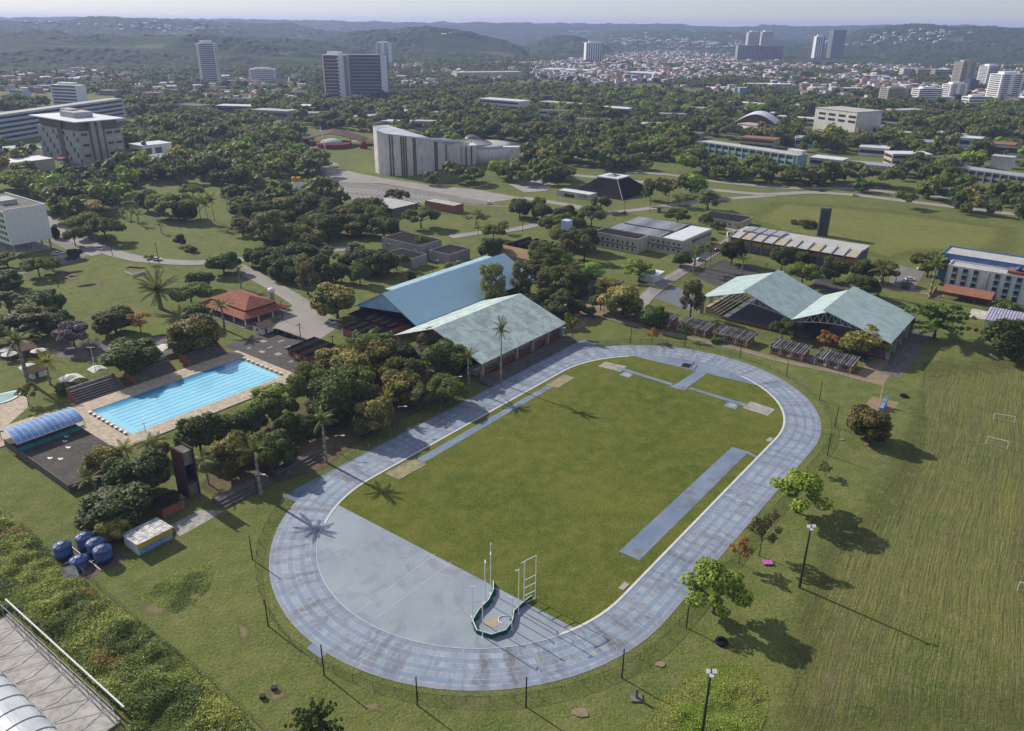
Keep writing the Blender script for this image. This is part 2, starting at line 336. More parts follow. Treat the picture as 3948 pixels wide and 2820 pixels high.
def bluemat(name,a,b,st):
    t=NT(name); p=t.pos(); col=t.mix(t.ramp(t.noise(p,.09,5,.6),[(.35,0),(.65,1)]),a,b)
    col=t.mix(t.ramp(t.noise(t.map(p,(1,1,1),(0,0,-TH-.5)),.16,6,.72,1.2),[(.5,0),(.64,st)]),col,(.14,.135,.15))
    t.bsdf(col,.55,.3); return t.m
m_apron=bluemat('blue_grey_apron',(.235,.282,.325),(.285,.328,.372),.38)
m_blue=bluemat('blue_runway',(.14,.19,.27),(.21,.262,.34),.85)
a0=-LS/2
# infield lawn, D-shaped apron, kerb
ii_=[L(a,b,.02) for a,b in stad(RI-.05,40)]
sheet('infield_lawn',ii_,.02,m_infield)
pa,pb=toL(at((756,1122))),toL(at((1276,1394)))
arc=[(a0+(RI-.1)*math.cos(q),(RI-.1)*math.sin(q)) for q in np.linspace(math.atan2(pa[1],pa[0]-a0),2*math.pi+math.atan2(pb[1],pb[0]-a0),48)]
D=[L(*q) for q in arc]; sheet('throwing_apron',D,.04,m_apron)
m_kerb=plain('kerb_paint',(.62,.61,.58),(.5,.49,.46),.5,.8,.2); k1=ring('track_kerb',RI-.16,RI+.02,.1,m_white); 
b=MB()                                       # broad kerb along the straights, upstand all the way round
def band(pts0,pts1,z0,z1):
    for (p,q),(r,s) in zip(zip(pts0,pts0[1:]),zip(pts1,pts1[1:])):
        v=[L(*p,z0),L(*q,z0),L(*s,z0),L(*r,z0),L(*p,z1),L(*q,z1),L(*s,z1),L(*r,z1)]
        b.add(v,[(4,5,6,7),(0,1,5,4),(2,3,7,6),(1,2,6,5),(3,0,4,7)])
o=stad(RI+.02,48); i1=stad(RI-.1,48); i2=stad(RI-.55,48)
band(i1+i1[:1],o+o[:1],.0,.11)
n=49; seg=list(range(36,n))+list(range(n,n+10)); band([i2[q] for q in seg],[i1[q] for q in seg],0,.1)
seg=[q%(2*n) for q in list(range(2*n-8,2*n))+list(range(0,20))]; band([i2[q] for q in seg],[i1[q] for q in seg],0,.1)
bpy.data.objects.remove(k1); struct(b.obj('track_kerb',m_kerb))
# chutes and small aprons outside lane eight
def lp(*q): return [toL(at(p)) for p in q]
ro=RI+WT
ch=lp((630,1105),(668,1121)); sheet('sprint_chute',[L(ch[0][0],ro+.6),L(ch[0][0]+1,ro-7.5),L(a0-6,ro-1.2),L(a0,ro-.3),L(40,ro-.3),L(40,ro+.6)],.035,m_blue)
ch=lp((1298,757),(1362,778)); sheet('sprint_chute',[L(ch[0][0],ro+.6),L(40,ro+.6),L(40,ro-.3),L(-a0,ro-.3),L(-a0+20,ro-4),L(ch[0][0]-.5,ro-10)],.035,m_blue)
sheet('track_entry',pix(k(1,3,455,902),k(1,3,520,850),k(1,3,650,935),k(1,3,578,990)),.03,m_blue)
sheet('track_entry',pix((1765,786),(1785,782),(1815,800),(1808,808)),.03,m_blue)
# runways, high-jump fan, pits, pads
sheet('long_jump_runway',pix(k(1,2,1410,840),k(1,2,1478,868),k(2,2,395,205),k(2,2,335,195)),.06,m_blue)
sheet('javelin_runway',pix(k(2,3,962,62),k(2,3,1140,140),k(2,2,2090,775),k(2,2,1945,732)),.06,m_blue)
sheet('javelin_runway_link',pix(k(2,2,2080,768),k(2,2,2165,815),k(2,2,2150,825),k(2,2,2068,785)),.064,m_blue)
sheet('jump_runway',pix(k(2,2,960,35),k(2,2,1030,55),k(2,2,1430,180),k(2,2,1415,196),k(2,2,1010,72),k(2,2,940,48)),.06,m_blue)
sheet('jump_runway',pix(k(2,2,1590,215),k(2,2,2095,365),k(2,2,2060,382),k(2,2,1560,225)),.06,m_blue)
sheet('jump_runway_stem',pix(k(2,2,1405,205),k(2,2,1470,178),k(2,2,1660,55),k(2,2,1740,85),k(2,2,1565,210),k(2,2,1540,242),k(2,2,1470,228)),.068,m_blue)
an=[q for q in np.linspace(R(-32),R(42),22)]
fan=[L(-a0+(RI-.3)*math.cos(q),(RI-.3)*math.sin(q)) for q in an]; sheet('high_jump_fan',fan,.056,m_blue)
sheet('landing_pad',pix(k(2,2,840,-10),k(2,2,1030,30),k(2,2,975,78),k(2,2,778,30)),.055,m_conc)
sheet('landing_pad',pix(k(2,2,2110,335),k(2,2,2320,405),k(2,2,2256,462),k(2,2,2035,392)),.055,m_conc)
m_sand=plain('old_sand',(.36,.3,.19),(.22,.21,.1),.5,.95,.1,stain=.5,stainc=(.13,.14,.06),streak=False)
for q in ((k(2,2,490,105),k(2,2,570,130),k(2,2,430,218),k(2,2,330,190)),(k(1,2,1390,838),k(1,2,1490,885),k(1,2,1260,1015),k(1,2,1145,960))):
    sheet('sand_pit',pix(*q),.055,m_sand)
    p=pix(*q); e=MB()
    for a,c in zip(p,p[1:]+p[:1]):
        d=(c-a).normalized(); nrm=Vector((-d.y,d.x,0))*.12
        e.slab([a-nrm+Vector((0,0,.12)),c-nrm+Vector((0,0,.12)),c+nrm+Vector((0,0,.12)),a+nrm+Vector((0,0,.12))],.12)
    struct(e.obj('sand_pit_edging',m_conc))
for q in ((k(2,2,960,105),k(2,2,1020,75),k(2,2,1085,105),k(2,2,1050,132)),(k(2,2,1870,375),k(2,2,1905,340),k(2,2,2010,360),k(2,2,1980,405))):
    sheet('shot_put_pad',pix(*q),.06,m_blue); c=sum(pix(*q),Vector())/4
    sheet('shot_put_circle',[c+Vector((1.3*math.cos(x),1.3*math.sin(x),0)) for x in np.linspace(0,2*math.pi,24,False)],.075,m_conc)
m_wl=plain('worn_line',(.6,.62,.66),(.45,.48,.54),.6,.8,.2)
def stripe(name,a,c,w,z,mat=m_wl):
    a,c=at(a),at(c); d=(c-a).normalized(); nn=Vector((-d.y,d.x,0))*w/2; return sheet(name,[a-nn,c-nn,c+nn,a+nn],z,mat)
stripe('apron_line',k(1,3,900,585),k(1,3,1580,80),.1,.06); stripe('apron_line',k(1,3,1060,640),k(1,3,1720,155),.1,.06); stripe('apron_line',k(1,3,1530,98),k(1,3,1700,190),.1,.062)
m_yel=plain('yellow_mark',(.6,.38,.08),None,1,.8,.2)
for p,q in (((880,470),(880,500)),((1100,505),(1103,548)),((1335,530),(1345,570)),((1570,535),(1585,575)),((1795,515),(1810,550)),((2000,485),(2028,520)),((2210,440),(2230,475))):
    f=lambda z:((1400+z[0]/2.274)/SC,(2300+z[1]/2.274)/SC); stripe('relay_mark',f(p),f(q),.14,.075,m_yel)
for p,q in (((1080,825),(1120,850)),((945,895),(990,915)),((805,970),(848,992)),((670,1045),(710,1062)),((350,1175),(385,1200)),((615,1452),(655,1480))):
    f=lambda z:((2200+z[0]*.3941)/SC,(1900+z[1]*.3941)/SC); stripe('relay_mark',f(p),f(q),.14,.075,m_yel)
# ring fence outside the track
def net_mat(name,c,al):
    t=NT(name); t.bsdf(c,.8,.1,0,None,al); return t.m
m_net=net_mat('chain_link',(.12,.14,.1),.2)
ft=thing('track_fence','low chain link fence curving round the outside of the blue track','fence',L(0,0))
fp=[]; rf=ro+2.6
for q in np.linspace(math.pi/2+.35,math.pi*1.5,34): fp.append((a0+rf*math.cos(q),rf*math.sin(q)))
gap=len(fp)
for q in np.linspace(a0,-a0,22)[1:-1]: fp.append((q,-rf))
for q in np.linspace(-math.pi/2,math.pi/2-.45,34): fp.append((-a0+rf*math.cos(q),rf*math.sin(q)))
W=[L(*q)-C0 for q in fp]
pm=MB().tube((0,0,0),(0,0,1.5),.045,5); pr=None
for i,p in enumerate(W):
    if pr is None: pr=pm.obj('fence_post',m_pole,ft); pr.location=p
    else: sub(pr,ft,None,p)
nb=MB(); rb=MB()
for p,q in zip(W,W[1:]):
    nb.poly([p+Vector((0,0,.05)),q+Vector((0,0,.05)),q+Vector((0,0,1.42)),p+Vector((0,0,1.42))]); rb.tube(p+Vector((0,0,1.45)),q+Vector((0,0,1.45)),.03,4)
nb.obj('wire_mesh',m_net,ft); rb.obj('top_rail',m_pole,ft)
# throwing cage
CG=lambda x,y:((1750+x/3.7775)/SC,(2050+y/3.7775)/SC)
c0=at(CG(560,1325)); cg=thing('throwing_cage','horseshoe throwing cage with tall white poles and a lowered green net','throwing cage',c0)
m_gnet=plain('green_net',(.015,.13,.085),(.008,.07,.05),1.5,.85,.15)
for bx,by,tx,ty in ((267,1240,272,790),(455,1030,468,415),(537,900,543,295),(420,1535,425,1050),(843,1430,838,965),(940,1195,935,550),(1020,1070,1027,430)):
    p=at(CG(bx,by)); h=hgt(CG(bx,by),CG(tx,ty)); q=p-c0; ppm=MB().tube((0,0,0),(0,0,h),.1,8); 
    inw=(-q).normalized(); ppm.box(-.25,.25,-.25,.25,0,.06)
    if tx==543: ppm.tube((0,0,h),(0,0,h+2.1),.06,6).tube((0,0,h+2.1),(inw.x*.7,inw.y*.7,h+2.1),.06,5)
    o=ppm.obj('pole',m_white,cg); o.location=q; MB().tube((inw.x*.1,inw.y*.1,h-.1),(inw.x*.8,inw.y*.8,h-.1),.1,6).obj('net_arm',m_white,o)
gp=[at(CG(*q)) for q in ((1020,1070),(1185,985))]; hh=hgt(CG(1020,1070),CG(1027,430)); gb=MB(); g0,g1=gp[0]-c0,gp[1]-c0
gb.tube(g1,g1+Vector((0,0,hh)),.09,8)
for z in (0.3,2.2,4.1,6.,hh): 
    if z<=hh+.1: gb.tube(g0+Vector((0,0,z)),g1+Vector((0,0,z)),.08,6)
gb.obj('swing_gate',m_white,cg)
rail=[(575,720),(578,840),(505,990),(365,1130),(272,1285),(335,1430),(545,1495),(755,1430),(855,1290),(875,1150),(990,1040),(1130,930)]
rp=[at(CG(*q),.9)-c0 for q in rail]; rb=MB().path(rp,.09,6); rb.obj('net_rail',m_white,cg)
nb=MB(); inner=[]
for i,p in enumerate(rp):
    q=Vector((p.x,p.y,0)); d=(q-(rp[0]+rp[-1])/2*0); nrm=q.normalized() if i in range(2,10) else (rp[6]-rp[3]).cross(Vector((0,0,1))).normalized()*.0
    inner.append(q)
for p,q in zip(rp,rp[1:]):
    n_=12
    d=(q-p); s=Vector((d.y,-d.x,0)).normalized()
    for j in range(n_):
        a_,b_=p+d*(j/n_),p+d*((j+1)/n_); o1,o2=[.32+.14*math.sin(9*x+p.x) for x in (j/n_,(j+1)/n_)]
        v=[Vector((a_.x,a_.y,.86)),Vector((b_.x,b_.y,.86))]
        nb.add([v[0],v[1],Vector((b_.x,b_.y,.02))-s*o2*1.6,Vector((a_.x,a_.y,.02))-s*o1*1.6,Vector((b_.x,b_.y,.05))+s*o2*.7,Vector((a_.x,a_.y,.05))+s*o1*.7],[(0,1,2,3),(1,0,5,4)])
nb.obj('green_net',m_gnet,cg)
sheet('throwing_circle',[c0+Vector((1.45*math.cos(x),1.45*math.sin(x),0)) for x in np.linspace(0,2*math.pi,32,False)],.07,plain('sand_concrete',(.42,.34,.25),(.34,.27,.2),.8,.9,.1))
b=MB(); c1=at(CG(735,1290)); 
P=[Vector((1.15*math.cos(x),1.15*math.sin(x),.1)) for x in np.linspace(R(60),R(250),16)]
b.path(P,.1,6); tag(b.obj('hoop',m_white),'loose white half hoop lying inside the throwing cage','hoop').location=c1
# steeplechase barrier at the far bend
wj=thing('water_jump_barrier','dark hurdle barrier over the small water pit at the far bend','barrier',at(k(2,1,1600,1610)))
b=MB(); b.tube((-1.9,0,.9),(1.9,0,.9),.11,6); b.box(-1.8,-1.6,-.1,.1,0,.9); b.box(1.6,1.8,-.1,.1,0,.9); b.obj('beam',m_wood,wj); wj.rotation_euler=(0,0,TH+.2)
b=MB(); b.box(-2,1.6,.6,3.4,.07,.09); b.obj('pit',m_black,wj)
# ---------------------------------------------------------------- vegetation
def leaf_mat(name,cols,gold=None,gs=.3,tr=.4):
    t=NT(name); rnd=t.n('ShaderNodeNewGeometry').outputs['Random Per Island']; oi=t.n('ShaderNodeObjectInfo').outputs['Random']
    col=t.ramp(rnd,[(0,cols[0]),(.55,cols[1]),(1,cols[2])])
    if gold: col=t.mix(t.math('MULTIPLY',t.ramp(t.noise(t.objc(),gs,2),[(.42,0),(.6,.9)]),t.ramp(rnd,[(.1,.2),(.75,1)])),col,t.ramp(rnd,[(0,tuple(x*.6 for x in gold)),(1,gold)]))
    h=t.n('ShaderNodeHueSaturation'); t.set(h.inputs['Color'],col); t.set(h.inputs['Hue'],t.math('ADD',.485,t.math('MULTIPLY',oi,.03))); t.set(h.inputs['Value'],t.math('ADD',.78,t.math('MULTIPLY',oi,.7))); h.inputs['Saturation'].default_value=.95
    c=h.outputs[0]; p=t.bsdf(c,.6,.22); tl=t.n('ShaderNodeBsdfTranslucent'); t.set(tl.inputs[0],c)
    mx=t.n('ShaderNodeMixShader'); mx.inputs[0].default_value=tr; t.t.links.new(p.outputs[0],mx.inputs[1]); t.t.links.new(tl.outputs[0],mx.inputs[2]); t.t.links.new(mx.outputs[0],t.out.inputs[0]); return t.m
M_LEAF=dict(mango=leaf_mat('dark_leaves',[(.045,.07,.013),(.085,.12,.022),(.15,.185,.036)]),
 gold=leaf_mat('golden_new_leaves',[(0.065,0.088,0.014),(0.119,0.142,0.022),(0.215,0.213,0.034)],(.56,.41,.12)),
 broad=leaf_mat('olive_leaves',[(0.086,0.107,0.018),(0.151,0.178,0.029),(0.197,0.206,0.035)]),
 bright=leaf_mat('bright_leaves',[(0.120,0.184,0.010),(0.206,0.298,0.018),(0.275,0.367,0.037)],None,.3,.3),
 fine=leaf_mat('grey_green_leaves',[(0.107,0.116,0.034),(0.183,0.187,0.056),(0.224,0.213,0.072)]),
 tier=leaf_mat('deep_green_leaves',[(0.060,0.098,0.014),(0.107,0.169,0.022),(0.146,0.199,0.031)]),
 purple=leaf_mat('lilac_blossom',[(.08,.085,.05),(.17,.13,.15),(.28,.2,.26)]),
 red=leaf_mat('rusty_leaves',[(0.193,0.107,0.029),(0.326,0.142,0.036),(0.454,0.208,0.057)]),
 palm=leaf_mat('palm_fronds',[(0.107,0.133,0.022),(0.183,0.213,0.039),(0.275,0.270,0.063)]),
 yellow=leaf_mat('yellow_palm_fronds',[(0.193,0.213,0.022),(0.292,0.284,0.027),(0.440,0.342,0.041)]),
 shrub=leaf_mat('shrub_leaves',[(.075,.11,.018),(.12,.165,.028),(.2,.23,.05)]),
 weeds=leaf_mat('tall_weeds',[(.16,.2,.035),(.3,.32,.06),(.46,.44,.11)]) if 1 else leaf_mat('x',[(0.122,0.142,0.021),(0.244,0.242,0.034),(0.343,0.316,0.058)]),
 dry=leaf_mat('dry_grass',[(0.275,0.171,0.050),(0.357,0.244,0.073),(0.522,0.367,0.122)]),
 twig=plain('grey_twigs',(.2,.18,.16),(.13,.115,.1),1,.95,.1))
def unit(a): return a/np.maximum(np.linalg.norm(a,axis=-1,keepdims=True),1e-6)
def leaves(lobes,n,leaf,seed,up=.35,jit=.75,rmin=.72,core=.72,wid=.55,cn=(9,6)):
    g=np.random.default_rng(seed); lo=np.array(lobes,float); ar=(lo[:,3]*lo[:,4]*lo[:,5])**(2/3); k_=g.choice(len(lo),int(n*1.9),p=ar/ar.sum())
    d=unit(g.normal(size=(len(k_),3))); rr=g.uniform(rmin,1.06,(len(k_),1)); P=lo[k_,:3]+d*lo[k_,3:]*rr
    q=((P[:,None,:]-lo[None,:,:3])/lo[None,:,3:]); ins=((q**2).sum(2)<.58).sum(1)>0
    P=P[~ins][:n]; d=d[~ins][:n]; N=unit(d+np.array([0,0,up])+g.normal(size=P.shape)*jit)
    t1=unit(np.cross(N,g.normal(size=P.shape))); t2=np.cross(N,t1); s=leaf*g.uniform(.6,1.35,(len(P),1)); bend=N*s*g.uniform(-.1,.35,(len(P),1))
    v=np.stack([P-t1*s,P-t2*s*wid-bend,P+t1*s,P+t2*s*wid-bend],1).reshape(-1,3); f=np.arange(len(v)).reshape(-1,4)
    vs_,fs_=[v],[f]; o=len(v)
    if core:
        a,b_=cn; th=np.linspace(0,2*np.pi,a,endpoint=False); ph=np.linspace(.05,np.pi-.05,b_)
        sp=np.array([[np.sin(p)*np.cos(t),np.sin(p)*np.sin(t),np.cos(p)] for p in ph for t in th]); fi=np.array([(i*a+j,(i+1)*a+j,(i+1)*a+(j+1)%a,i*a+(j+1)%a) for i in range(b_-1) for j in range(a)])
        for l in lo:
            vs_.append(l[:3]+sp*l[3:]*core*g.uniform(.9,1.1,(len(sp),1))); fs_.append(fi+o); o+=len(sp)
    return np.concatenate(vs_),np.concatenate(fs_)
def trunk_mb(h,r,limbs,seed,lean=0):
    rg=random.Random(seed); b=MB(); p=Vector((0,0,-.3)); top=Vector((lean,0,h)); b.tube(p,top*.5,r*1.15,8,r*.8); b.tube(top*.5,top,r*.8,8,r*.55)
    for q in limbs:
        q=Vector(q); m=top.lerp(q,.5)+Vector((rg.uniform(-.3,.3),rg.uniform(-.3,.3),.2)); b.tube(top*.92,m,r*.5,6,r*.35); b.tube(m,q,r*.35,5,r*.12)
    return b
def lobeset(kind,seed):
    g=random.Random(seed); Ls=[]
    if kind in('mango','gold'):     # dense dome, W 10 H 9
        for i in range(17):
            a=g.uniform(0,6.28); z=g.uniform(2.2,6.4); r=3.3*math.sqrt(max(.1,1-((z-3.8)/4.2)**2))*g.uniform(.75,1.05); s=g.uniform(1.15,1.9); Ls.append((r*math.cos(a),r*math.sin(a),z+.3,s*1.1,s*1.1,s))
        Ls.append((0,0,5.2,3,3,2.9)); return Ls,9.4,8.6,.36,4200,2.0
    if kind=='broad':               # spreading umbrella W 12 H 8
        for i in range(20):
            a=g.uniform(0,6.28); r=4.7*math.sqrt(g.random()); z=6.1-r*r*.07+g.uniform(-.9,.7); s=g.uniform(1.0,1.9); Ls.append((r*math.cos(a),r*math.sin(a),z,s*1.25,s*1.25,s*.75))
        return Ls,11.2,7.6,.36,3600,2.6
    if kind=='bright':              # open layered sprays W 11 H 9
        for i in range(30):
            a=i*2.4+g.uniform(-.3,.3); z=g.uniform(2.8,8.2); r=(5.0*math.sqrt(max(.08,1-((z-4.4)/4.6)**2)))*g.uniform(.35,1.); s=g.uniform(.9,1.7); Ls.append((r*math.cos(a),r*math.sin(a),z,s*1.25,s*1.25,s*.5))
        return Ls,11,9,.36,3000,2.4
    if kind=='fine':                # tall, loose, feathery W 9 H 13
        for i in range(34):
            a=g.uniform(0,6.28); z=g.uniform(3.4,12.2); r=(3.7*math.sqrt(max(.06,1-((z-7.4)/5.6)**2)))*g.uniform(.3,1.05); s=g.uniform(.6,1.25); Ls.append((r*math.cos(a),r*math.sin(a),z,s,s,s*1.25))
        return Ls,9,13,.34,2600,4
    if kind=='sparse':
        for i in range(22):
            a=g.uniform(0,6.28); z=g.uniform(3.2,7.2); r=g.uniform(.6,3.6); s=g.uniform(.5,1.05); Ls.append((r*math.cos(a),r*math.sin(a),z,s*1.2,s*1.2,s*.8))
        return Ls,8.5,8,.3,1300,3
    if kind=='tier':                # long radiating boughs W 15 H 10
        for i in range(26):
            a=i*2.4; z=g.uniform(2.6,8.6); n_=5; ln=(7*math.sqrt(max(.1,1-((z-3.6)/5.8)**2)))*g.uniform(.75,1.05)
            for j in range(1,n_+1): r=ln*j/n_; Ls.append((r*math.cos(a),r*math.sin(a),z+.16*r-.028*r*r*.4,.85-.09*j,.85-.09*j,.45))
        return Ls,15,10,.34,3800,3
    if kind=='column':
        for i in range(9): Ls.append((g.uniform(-.3,.3),g.uniform(-.3,.3),1.2+i*.95,1.7-abs(i-3)*.16,1.7-abs(i-3)*.16,1.2))
        return Ls,4,10,.35,1300,1.4
    if kind=='shrub':
        for i in range(8): a=g.uniform(0,6.28); r=g.uniform(0,1.3); s=g.uniform(.6,1.1); Ls.append((r*math.cos(a),r*math.sin(a),g.uniform(.5,1.6),s,s,s*.9))
        return Ls,4,2.6,.28,700,.4
CROWN={'bark':0}
PROTO={}
WORDS=dict(mango='dense dark round-crowned tree',gold='mango tree with golden new leaves',broad='spreading olive-green tree',bright='bright green layered tree',fine='loose feathery grey-green tree',sparse='thin open-crowned tree',tier='deep green tree with long boughs',column='narrow dark column-shaped tree',shrub='low leafy shrub',purple='tree in lilac blossom',red='rusty brown-leaved tree',bare='bare grey twiggy tree',royal='tall royal palm with smooth grey trunk',coco='coconut palm with drooping fronds',date='stout date palm with long fronds',small='short young palm',yellow='yellow-green coconut palm',thin='small slender tree')
def make_tree(kind,seed,mk=None):
    base=dict(purple='broad',red='sparse',thin='sparse').get(kind,kind); Ls,W,H,lf,n,th=lobeset(base,seed)
    v,f=leaves(Ls,n,lf,seed,core={'sparse':.0,'fine':.45,'bright':.35,'tier':.5}.get(base,.74),jit=.8 if base!='bright' else .5,up=.75 if base!='bright' else 1.1)
    mt=M_LEAF[dict(sparse='fine',column='mango',thin='broad').get(kind,kind)]
    o=thing(('flowering_tree' if kind=='purple' else 'bush' if kind=='shrub' else 'tree'),'x','tree',(0,0,0))
    c=bpy.data.objects.new('crown',npmesh('crown',v,f,mt)); COL.objects.link(c); c.parent=o
    g=random.Random(seed); limbs=[l[:3] for l in g.sample(Ls,min(len(Ls),7 if base!='shrub' else 3))]
    trunk_mb(th,.32 if base not in('shrub','sparse') else .16,limbs,seed).obj('trunk',m_wood,o,True)
    return o,W,H
def frond(b,base,az,el,ln,droop,width,n=7,lf=9):
    p=Vector(base); d=Vector((math.cos(az)*math.cos(el),math.sin(az)*math.cos(el),math.sin(el))); pts=[p.copy()]; st=ln/n
    for i in range(n):
        p=p+d*st; pts.append(p.copy()); d=(d+Vector((0,0,-droop*(i+1)/n))).normalized()
    b.path(pts,.05,3)
    for i in range(lf*2):
        u=(i+.6)/(lf*2)*n; j=min(int(u),n-1); c=pts[j].lerp(pts[j+1],u-j); tg=(pts[j+1]-pts[j]).normalized(); sd_=tg.cross(Vector((0,0,1)))
        if sd_.length<.05: continue
        sd_.normalize(); wl=width*math.sin(math.pi*min(1,.12+.88*(u/n)))**.6*(1-.35*u/n)
        for s in(-1,1):
            e=c+sd_*s*wl*.8+tg*wl*.45+Vector((0,0,-wl*.45)); w_=tg*ln*.022
            b.add([c-w_,c+w_,e+w_*.5,e-w_*.5],[(0,1,2,3)])
def make_palm(kind,seed):
    g=random.Random(seed); H,r,nf,fl,wd=dict(royal=(9,.28,17,3.4,.75),coco=(7.5,.2,20,3.9,.95),yellow=(5.5,.22,18,3.7,.95),date=(3.6,.5,40,4.6,.7),small=(2.6,.16,13,2.0,.5))[kind]
    o=thing('palm_tree','x','palm',(0,0,0)); b=MB(); lean=0 if kind in('royal','date') else .9; P=[Vector((lean*(i/6)**2,0,H*i/6-.2)) for i in range(7)]
    for i in range(6): b.tube(P[i],P[i+1],r*(1.15-.5*i/6) if kind!='royal' else r*(1.,1.1,1.1,1.,.9,.8)[i],8,r*(1.15-.5*(i+1)/6) if kind!='royal' else r*(1.1,1.1,1.,.9,.8,.7)[i])
    b.obj('trunk',m_palmtrunk,o,True); b=MB(); top=P[-1]
    if kind=='royal': b.tube(top,top+Vector((0,0,1.3)),.24,7,.12); top=top+Vector((0,0,1.1))
    for i in range(nf): frond(b,top,i*2.4+g.uniform(-.2,.2),g.uniform(-.35,1.25) if kind!='date' else g.uniform(-.5,1.3),fl*g.uniform(.8,1.1),.32 if kind!='date' else .22,wd)
    b.obj('crown',M_LEAF['yellow' if kind=='yellow' else 'palm'],o)
    return o,fl*1.75,H+fl*.45+(1.1 if kind=='royal' else 0)
def make_bare(seed):
    g=random.Random(seed); o=thing('bare_tree','x','tree',(0,0,0)); b=MB(); tw=MB()
    b.tube((0,0,-.2),(0,0,1.6),.22,7,.16)
    for i in range(11):
        a=g.uniform(0,6.28); e=Vector((math.cos(a)*g.uniform(1,2.6),math.sin(a)*g.uniform(1,2.6),g.uniform(2.8,5))); b.tube((0,0,1.4),e,.1,5,.04)
        for j in range(14):
            s=Vector((0,0,1.4)).lerp(e,g.uniform(.4,1)); q=s+Vector((g.gauss(0,.9),g.gauss(0,.9),g.uniform(.2,1.6))); tw.tube(s,q,.035,3,.012)
            for _ in range(2): z=s.lerp(q,.6); tw.tube(z,z+Vector((g.gauss(0,.5),g.gauss(0,.5),g.uniform(0,.8))),.025,3,.01)
    b.obj('trunk',m_wood,o); tw.obj('crown',M_LEAF['twig'],o); return o,6.5,6
def proto(kind):
    if kind not in PROTO:
        if kind in('royal','coco','yellow','date','small'): L_=[make_palm(kind,s) for s in ((3,) if kind!='coco' else (3,9))]
        elif kind=='bare': L_=[make_bare(5)]
        else: L_=[make_tree(kind,s) for s in ((11,23) if kind in('mango','gold','broad','bright','fine','sparse') else (11,))]
        for o,W,H in L_: o['proto']=1
        index_children(); PROTO[kind]=L_
    return PROTO[kind]
TREES=[]     # (kind, world xy, width m, height m, label, group)
def T(kind,bx,by,wpx,topy,label=None,group=None,h=None):
    b=at((bx,by)); hh=h or max(1.5,hgt((bx,by),(bx,topy))); TREES.append([kind,b,wm(b,wpx),hh,label,group])
# v2leaf
# v3leaf
# ---------------------------------------------------------------- buildings of the sports ground (campus grid: x along the straights, y away from the track)
Wmesh={}
def camp(name,label,cat,a,b,group=None): return thing(name,label,cat,L(a,b),TH,group)
def wins(par,face,x0,y0,W,Dp,us,zs,w,h,mat=None,name='window',t=.1,frame=None):
    """individual windows on one face: f y=y0, l x=x0, r x=x0+W"""
    mat=mat or m_glass; key=(round(w,2),round(h,2),mat.name,name,t)
    if key not in Wmesh:
        b=MB(); b.box(-w/2,w/2,-t,t,-h/2,h/2); Wmesh[key]=None; o=b.obj(name,mat); Wmesh[key]=o.data; bpy.data.objects.remove(o)
    for z in zs:
        for u in us:
            o=bpy.data.objects.new(name,Wmesh[key]); COL.objects.link(o); o.parent=par
            if face=='f': o.location=(x0+u,y0,z)
            elif face=='l': o.location=(x0,y0+u,z); o.rotation_euler=(0,0,math.pi/2)
            else: o.location=(x0+W,y0+u,z); o.rotation_euler=(0,0,math.pi/2)
            if frame:
                fk=(key,'f')
                if fk not in Wmesh:
                    b=MB(); e=.1
                    for q in((-w/2-e,-w/2,-h/2-e,h/2+e),(w/2,w/2+e,-h/2-e,h/2+e),(-w/2,w/2,-h/2-e,-h/2),(-w/2,w/2,h/2,h/2+e),(-.04,.04,-h/2,h/2)): b.box(q[0],q[1],-t-.05,t+.05,q[2],q[3])
                    fo=b.obj('window_frame',frame); Wmesh[fk]=fo.data; bpy.data.objects.remove(fo)
                fo=bpy.data.objects.new('window_frame',Wmesh[fk]); COL.objects.link(fo); fo.parent=o
def ribs(b,x0,x1,ya,za,yb,zb,period,amp,t=.12,m=0):
    n=max(1,int(round((x1-x0)/period))); p=(x1-x0)/n; prof=[]
    for i in range(n): prof+=[(x0+i*p,0),(x0+(i+.16)*p,amp),(x0+(i+.62)*p,amp),(x0+(i+.78)*p,0)]
    prof.append((x1,0)); N=len(prof)
    v=[(x,ya,za+q) for x,q in prof]+[(x,yb,zb+q) for x,q in prof]+[(x,ya,za+q-t) for x,q in prof]+[(x,yb,zb+q-t) for x,q in prof]
    f=[]
    for i in range(N-1): f+=[(i,i+1,N+i+1,N+i),(2*N+i+1,2*N+i,3*N+i,3*N+i+1),(i+1,i,2*N+i,2*N+i+1),(N+i,N+i+1,3*N+i+1,3*N+i)]
    f+=[(0,N,3*N,2*N),(N-1,2*N+N-1,4*N-1,2*N-1)]
    return b.add(v,f,m)
m_groof=corrug('weathered_green_roof',(.5,.6,.57),(.4,.5,.48),1.1,.6,.6,(.22,.27,.26),0,bs=.12,panel=.55)
m_troof=corrug('pale_green_roof',(.43,.53,.52),(.36,.455,.45),1.0,.6,.45,(.24,.31,.31),0,bs=.05,panel=.3)
m_broof=corrug('blue_metal_roof',(.36,.55,.64),(.33,.52,.61),.9,.55,.1,(.24,.38,.46),1,bs=.1,panel=.06)
m_broof2=plain('blue_gable_sheet',(.34,.52,.62),(.28,.44,.54),.3,.6,.3,stain=.3,stainc=(.06,.1,.14))
m_bvent=plain('pale_blue_metal',(.42,.6,.68),None,.4,.5,.3)
m_beige=plain('beige_wall',(.5,.42,.31),(.4,.34,.26),.4,.9,.15,stain=.4)
m_cream=plain('cream_wall',(.55,.52,.43),(.45,.42,.34),.3,.9,.15,stain=.6,stainc=(.14,.13,.11))
m_bleach=plain('dark_bleacher',(.16,.145,.13),(.09,.08,.075),.5,.9,.15,stain=.5,stainc=(.05,.045,.04),streak=False)
